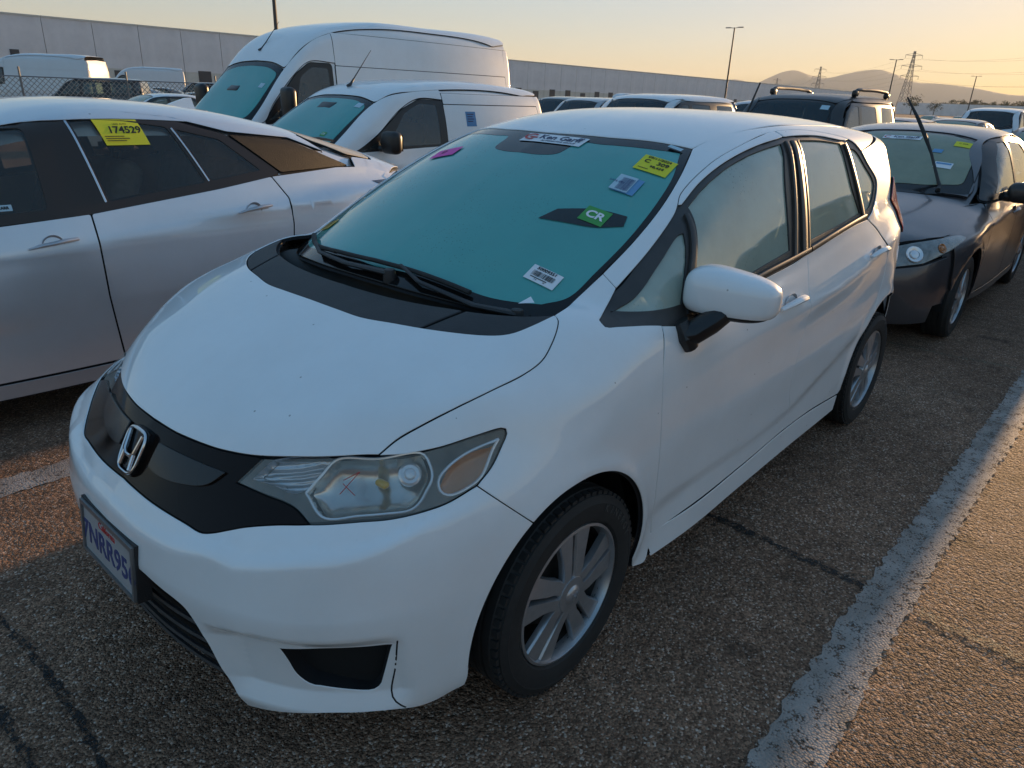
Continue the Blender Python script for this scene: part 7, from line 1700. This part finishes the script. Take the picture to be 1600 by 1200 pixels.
prof = [(-.10, 0), (-.02, .035), (.05, .062), (.085, .066), (.09, .03), (.10, 0)]
for s_ in (-1, 1): V += [(2.18 + x, s_ * (.022 - .2 * z), fz - .008 * (x + .1) * 20 * .3 + z - .02) for x, z in prof]
n_ = len(prof); b.add(V, [tuple(range(n_)), tuple(range(2 * n_ - 1, n_ - 1, -1))] + [(i, i + 1, n_ + i + 1, n_ + i) for i in range(n_ - 1)]); b.build('roof_fin', M['silver_paint'], pr)
p, n = on_field(Fp, np.array([(3.10, .02, 1.3), (3.04, -.18, 1.3), (2.98, -.42, 1.3)]), (0, 0, -1), .018); MB().tube(p, [.012, .010, .007], 8).build('rear_wiper', M['black_plastic'], pr)
for y in (-.37, .37): pass
# dark grey sedan: stickers, standing wiper, mirrors
ws_ = parts(sd_, 'windshield')[0]
def top_sheet(F, par, name, x, y, w, h, mat, off=.001, pd=(.5, 0, -.86)):
    return sticker(name, F, (x, y, 1.3), (0, -1, 0), (.8, 0, .5), w, h, mat, par, off=off, pd=pd)
st = top_sheet(Fs, ws_, 'dealer_sticker', 1.02, .03, .30, .070, M['paper_white']); stick_text(st, 'Ken Garff', .050, M['ink_navy'], .03, .006, st[0], bold=.0008); stick_text(st, 'AUTOMOTIVE GROUP', .016, M['ink_navy'], .035, -.024, st[0])
ob, c, du, dv, n0 = st; V = []
for i in range(25):
    a = R_(50 + 260 * i / 24)
    for r in (.026, .017): V.append(c + du * (-.112 + r * 1.2 * math.cos(a)) + dv * (.002 + r * math.sin(a)) + n0 * .0012)
mesh_obj('logo_arc', V, [(2 * i, 2 * i + 1, 2 * i + 3, 2 * i + 2) for i in range(24)], M['ink_red'], ob, smooth=False)
st = top_sheet(Fs, ws_, 'lot_tag', .98, -.44, .12, .09, M['paper_yellow']); stick_text(st, 'C 309', .026, M['ink_black'], 0, .01, st[0])
st = top_sheet(Fs, ws_, 'paper_label', .56, -.40, .13, .085, M['paper_white']); stick_rect(st, -.055, .055, .008, .032, M['paper_blue'], st[0]); 
st = top_sheet(Fs, ws_, 'blue_permit', .80, -.30, .07, .06, M['paper_blue'])
wp = thing('wiper_arm', 'black wiper arm standing up from the dark sedan windshield', 'wiper', (0, 0, 0)) if False else None
b = MB(); b.tube([(.33, -.47, 1.01), (.40, -.46, 1.035), (.41, -.44, 1.07), (.47, -.33, 1.27), (.515, -.25, 1.40)], [.018, .015, .012, .010, .008], 8); w_ = b.build('wiper', M['black_plastic'], sd_)
b = MB(); b.tube([(.455, -.36, 1.22), (.50, -.27, 1.36), (.545, -.17, 1.50), (.60, -.04, 1.66)], [.009, .020, .018, .008], 8, flat=.6); b.build('wiper_blade', M['rubber'], w_)
for s_ in (1, -1): ext_mirror(sd_, (.66, -.98, 1.02), (.14, .22, .15), M['black_paint'], (.60, -.85, .99), s_)
handle(Fs, parts(sd_, 'front_door'), 1.20, .84, M['grey_paint'], .18); handle(Fs, parts(sd_, 'rear_door'), 2.24, .87, M['grey_paint'], .18)
# white vans
for car_, F_, m_, d_, bs, ap, stc in ((tc, Ft, (.90, -1.06, 1.16), (.15, .26, .24), (.86, -.90, 1.09), (1.22, .12), [(.30, -.42)]), (tv, Fv, (.02, -1.22, 1.52), (.16, .24, .46), (.02, -1.0, 1.40), (.42, .10), [])):
    for s_ in (1, -1): ext_mirror(car_, m_, d_, M['trim_black'], bs, s_)
    p, n = on_field(F_, np.array([(ap[0], ap[1], 3.0)]), (0, 0, -1), 0)
    b = MB(); b.tube([p[0], p[0] + np.array([.04, 0, .035]), p[0] + np.array([.10, .02, .09])], [.03, .016, .012], 8); b.tube([p[0] + np.array([.09, .02, .08]), p[0] + np.array([.38, .03, .42])], [.008, .003], 6); b.build('antenna', M['trim_black'], car_)
    wsv = parts(car_, 'windshield')[0]; tx_ = .83 if car_ is tc else .10
    st = sticker('round_sticker', F_, (tx_, -.52 if car_ is tc else -.62, 1.6), (0, -1, 0), (.7, 0, .7), .10, .085, M['paper_pale'], wsv, off=.001, pd=(.6, 0, -.8))
    b = MB(); q_, _n = on_field(F_, np.array([(tx_ + .0, .03, 1.5)]), (.6, 0, -.8), -.03); b.rbox(tuple(q_[0]), (.16, .30, .06), .025, rot=Matrix.Rotation(R_(-35), 3, 'Y')); b.build('mirror_mount', M['trim_black'], car_)
    wb_ = on_field(F_, np.array([(.16 if car_ is tc else -.48, y_, 1.2) for y_ in np.linspace(-.45, .15, 7)]), (.6, 0, -.8), .02)[0]; MB().tube(wb_, [.012, .012, .011, .010, .009, .008, .006], 6).build('wiper', M['black_plastic'], car_)
st = sticker('green_card', Ft, (.35, -.50, 1.3), (0, -1, 0), (.7, 0, .7), .075, .065, M['paper_green'], parts(tc, 'windshield')[0], off=.001, pd=(.6, 0, -.8)); stick_text(st, 'CR', .042, M['paper_white'], 0, 0, st[0], bold=.001)
st = side_sheet('blue_sticker', Ft, parts(tc, 'cargo_panel')[0], 2.33, 1.40, .17, .17, M['sticker_blue'], .002)
for k in range(4): stick_rect(st, -.06, .05 - .02 * (k % 2), .05 - .028 * k, .062 - .028 * k, M['ink_navy'], st[0], lift=.001, name='print_line')
# black SUV: roof rails, round sticker, mirrors, raised antenna
for s_ in (-1, 1):
    b = MB(); pts = [(1.75, s_ * .62, 1.765), (1.80, s_ * .63, 1.835), (2.2, s_ * .64, 1.86), (3.0, s_ * .64, 1.86), (3.36, s_ * .63, 1.83), (3.40, s_ * .62, 1.765)]
    b.tube(catmull(np.array(pts), .06), .026, 8); 
    for x_ in (1.80, 3.35): b.rbox((x_, s_ * .63, 1.805), (.16, .07, .09), .03)
    b.build('roof_rail', M['trim_black'], su); ext_mirror(su, (.98, -1.05, 1.22), (.13, .24, .20), M['black_paint'], (.92, -.90, 1.16), s_)
st = sticker('round_sticker', Fu, (1.10, -.47, 1.6), (0, -1, 0), (.7, 0, .7), .12, .09, M['paper_pale'], parts(su, 'windshield')[0], off=.001, pd=(.6, 0, -.8))
b = MB(); b.tube([(.62, .62, 1.10), (.66, .60, 1.20), (.80, .52, 1.60), (.90, .47, 1.90)], [.02, .02, .016, .012], 7); b.build('wiper', M['black_plastic'], su)

# lamp units behind the sedan's headlight covers
for s_ in (-1, 1):
    for y_, z_, r_ in ((-.50, .655, .048), (-.64, .680, .058), (-.755, .715, .034)):
        p, n = on_field(Fs, np.array([(-1.0, y_, z_)]), (1, 0, 0), .004); ax = Vector(n[0] * np.array([1, -s_, 1])) if s_ > 0 else Vector(n[0]); c = Vector(p[0] * np.array([1, -s_, 1])) if s_ > 0 else Vector(p[0])
        u = ax.orthogonal().normalized(); v = ax.cross(u); V = []; Fc = []
        for j, (k_, h_) in enumerate(((1.0, 0), (.92, .006), (.80, .004), (.55, -.004), (.45, .004), (.0, .010))):
            for i in range(18): a = 2 * math.pi * i / 18; V.append(c + u * r_ * k_ * math.cos(a) + v * r_ * k_ * math.sin(a) + ax * h_)
        for j in range(5):
            for i in range(18): Fc.append((j * 18 + i, j * 18 + (i + 1) % 18, j * 18 + 18 + (i + 1) % 18, j * 18 + 18 + i))
        MB().add(V, Fc).build('lamp_unit', M['lamp_rim'] if r_ > .04 else M['lamp_amber'], parts(sd_, 'headlight')[0 if s_ < 0 else 1])
# ------------------------------------------------------------------ evening haze over the whole valley
mh = bpy.data.materials.new('haze_air'); mh.use_nodes = True; nh = mh.node_tree
for n_ in list(nh.nodes):
    if n_.type != 'OUTPUT_MATERIAL': nh.nodes.remove(n_)
pv = nh.nodes.new('ShaderNodeVolumePrincipled'); pv.inputs['Color'].default_value = (.82, .88, .92, 1); pv.inputs['Density'].default_value = 0.9e-4; pv.inputs['Anisotropy'].default_value = .15
nh.links.new(pv.outputs[0], [n_ for n_ in nh.nodes if n_.type == 'OUTPUT_MATERIAL'][0].inputs['Volume'])
b = MB(); b.box((250, 0, 199), (19500, 18800, 404)); hz = b.build('haze', mh, smooth=False)
tag(hz, 'thin golden haze in the air over the lot', 'haze', kind='stuff')
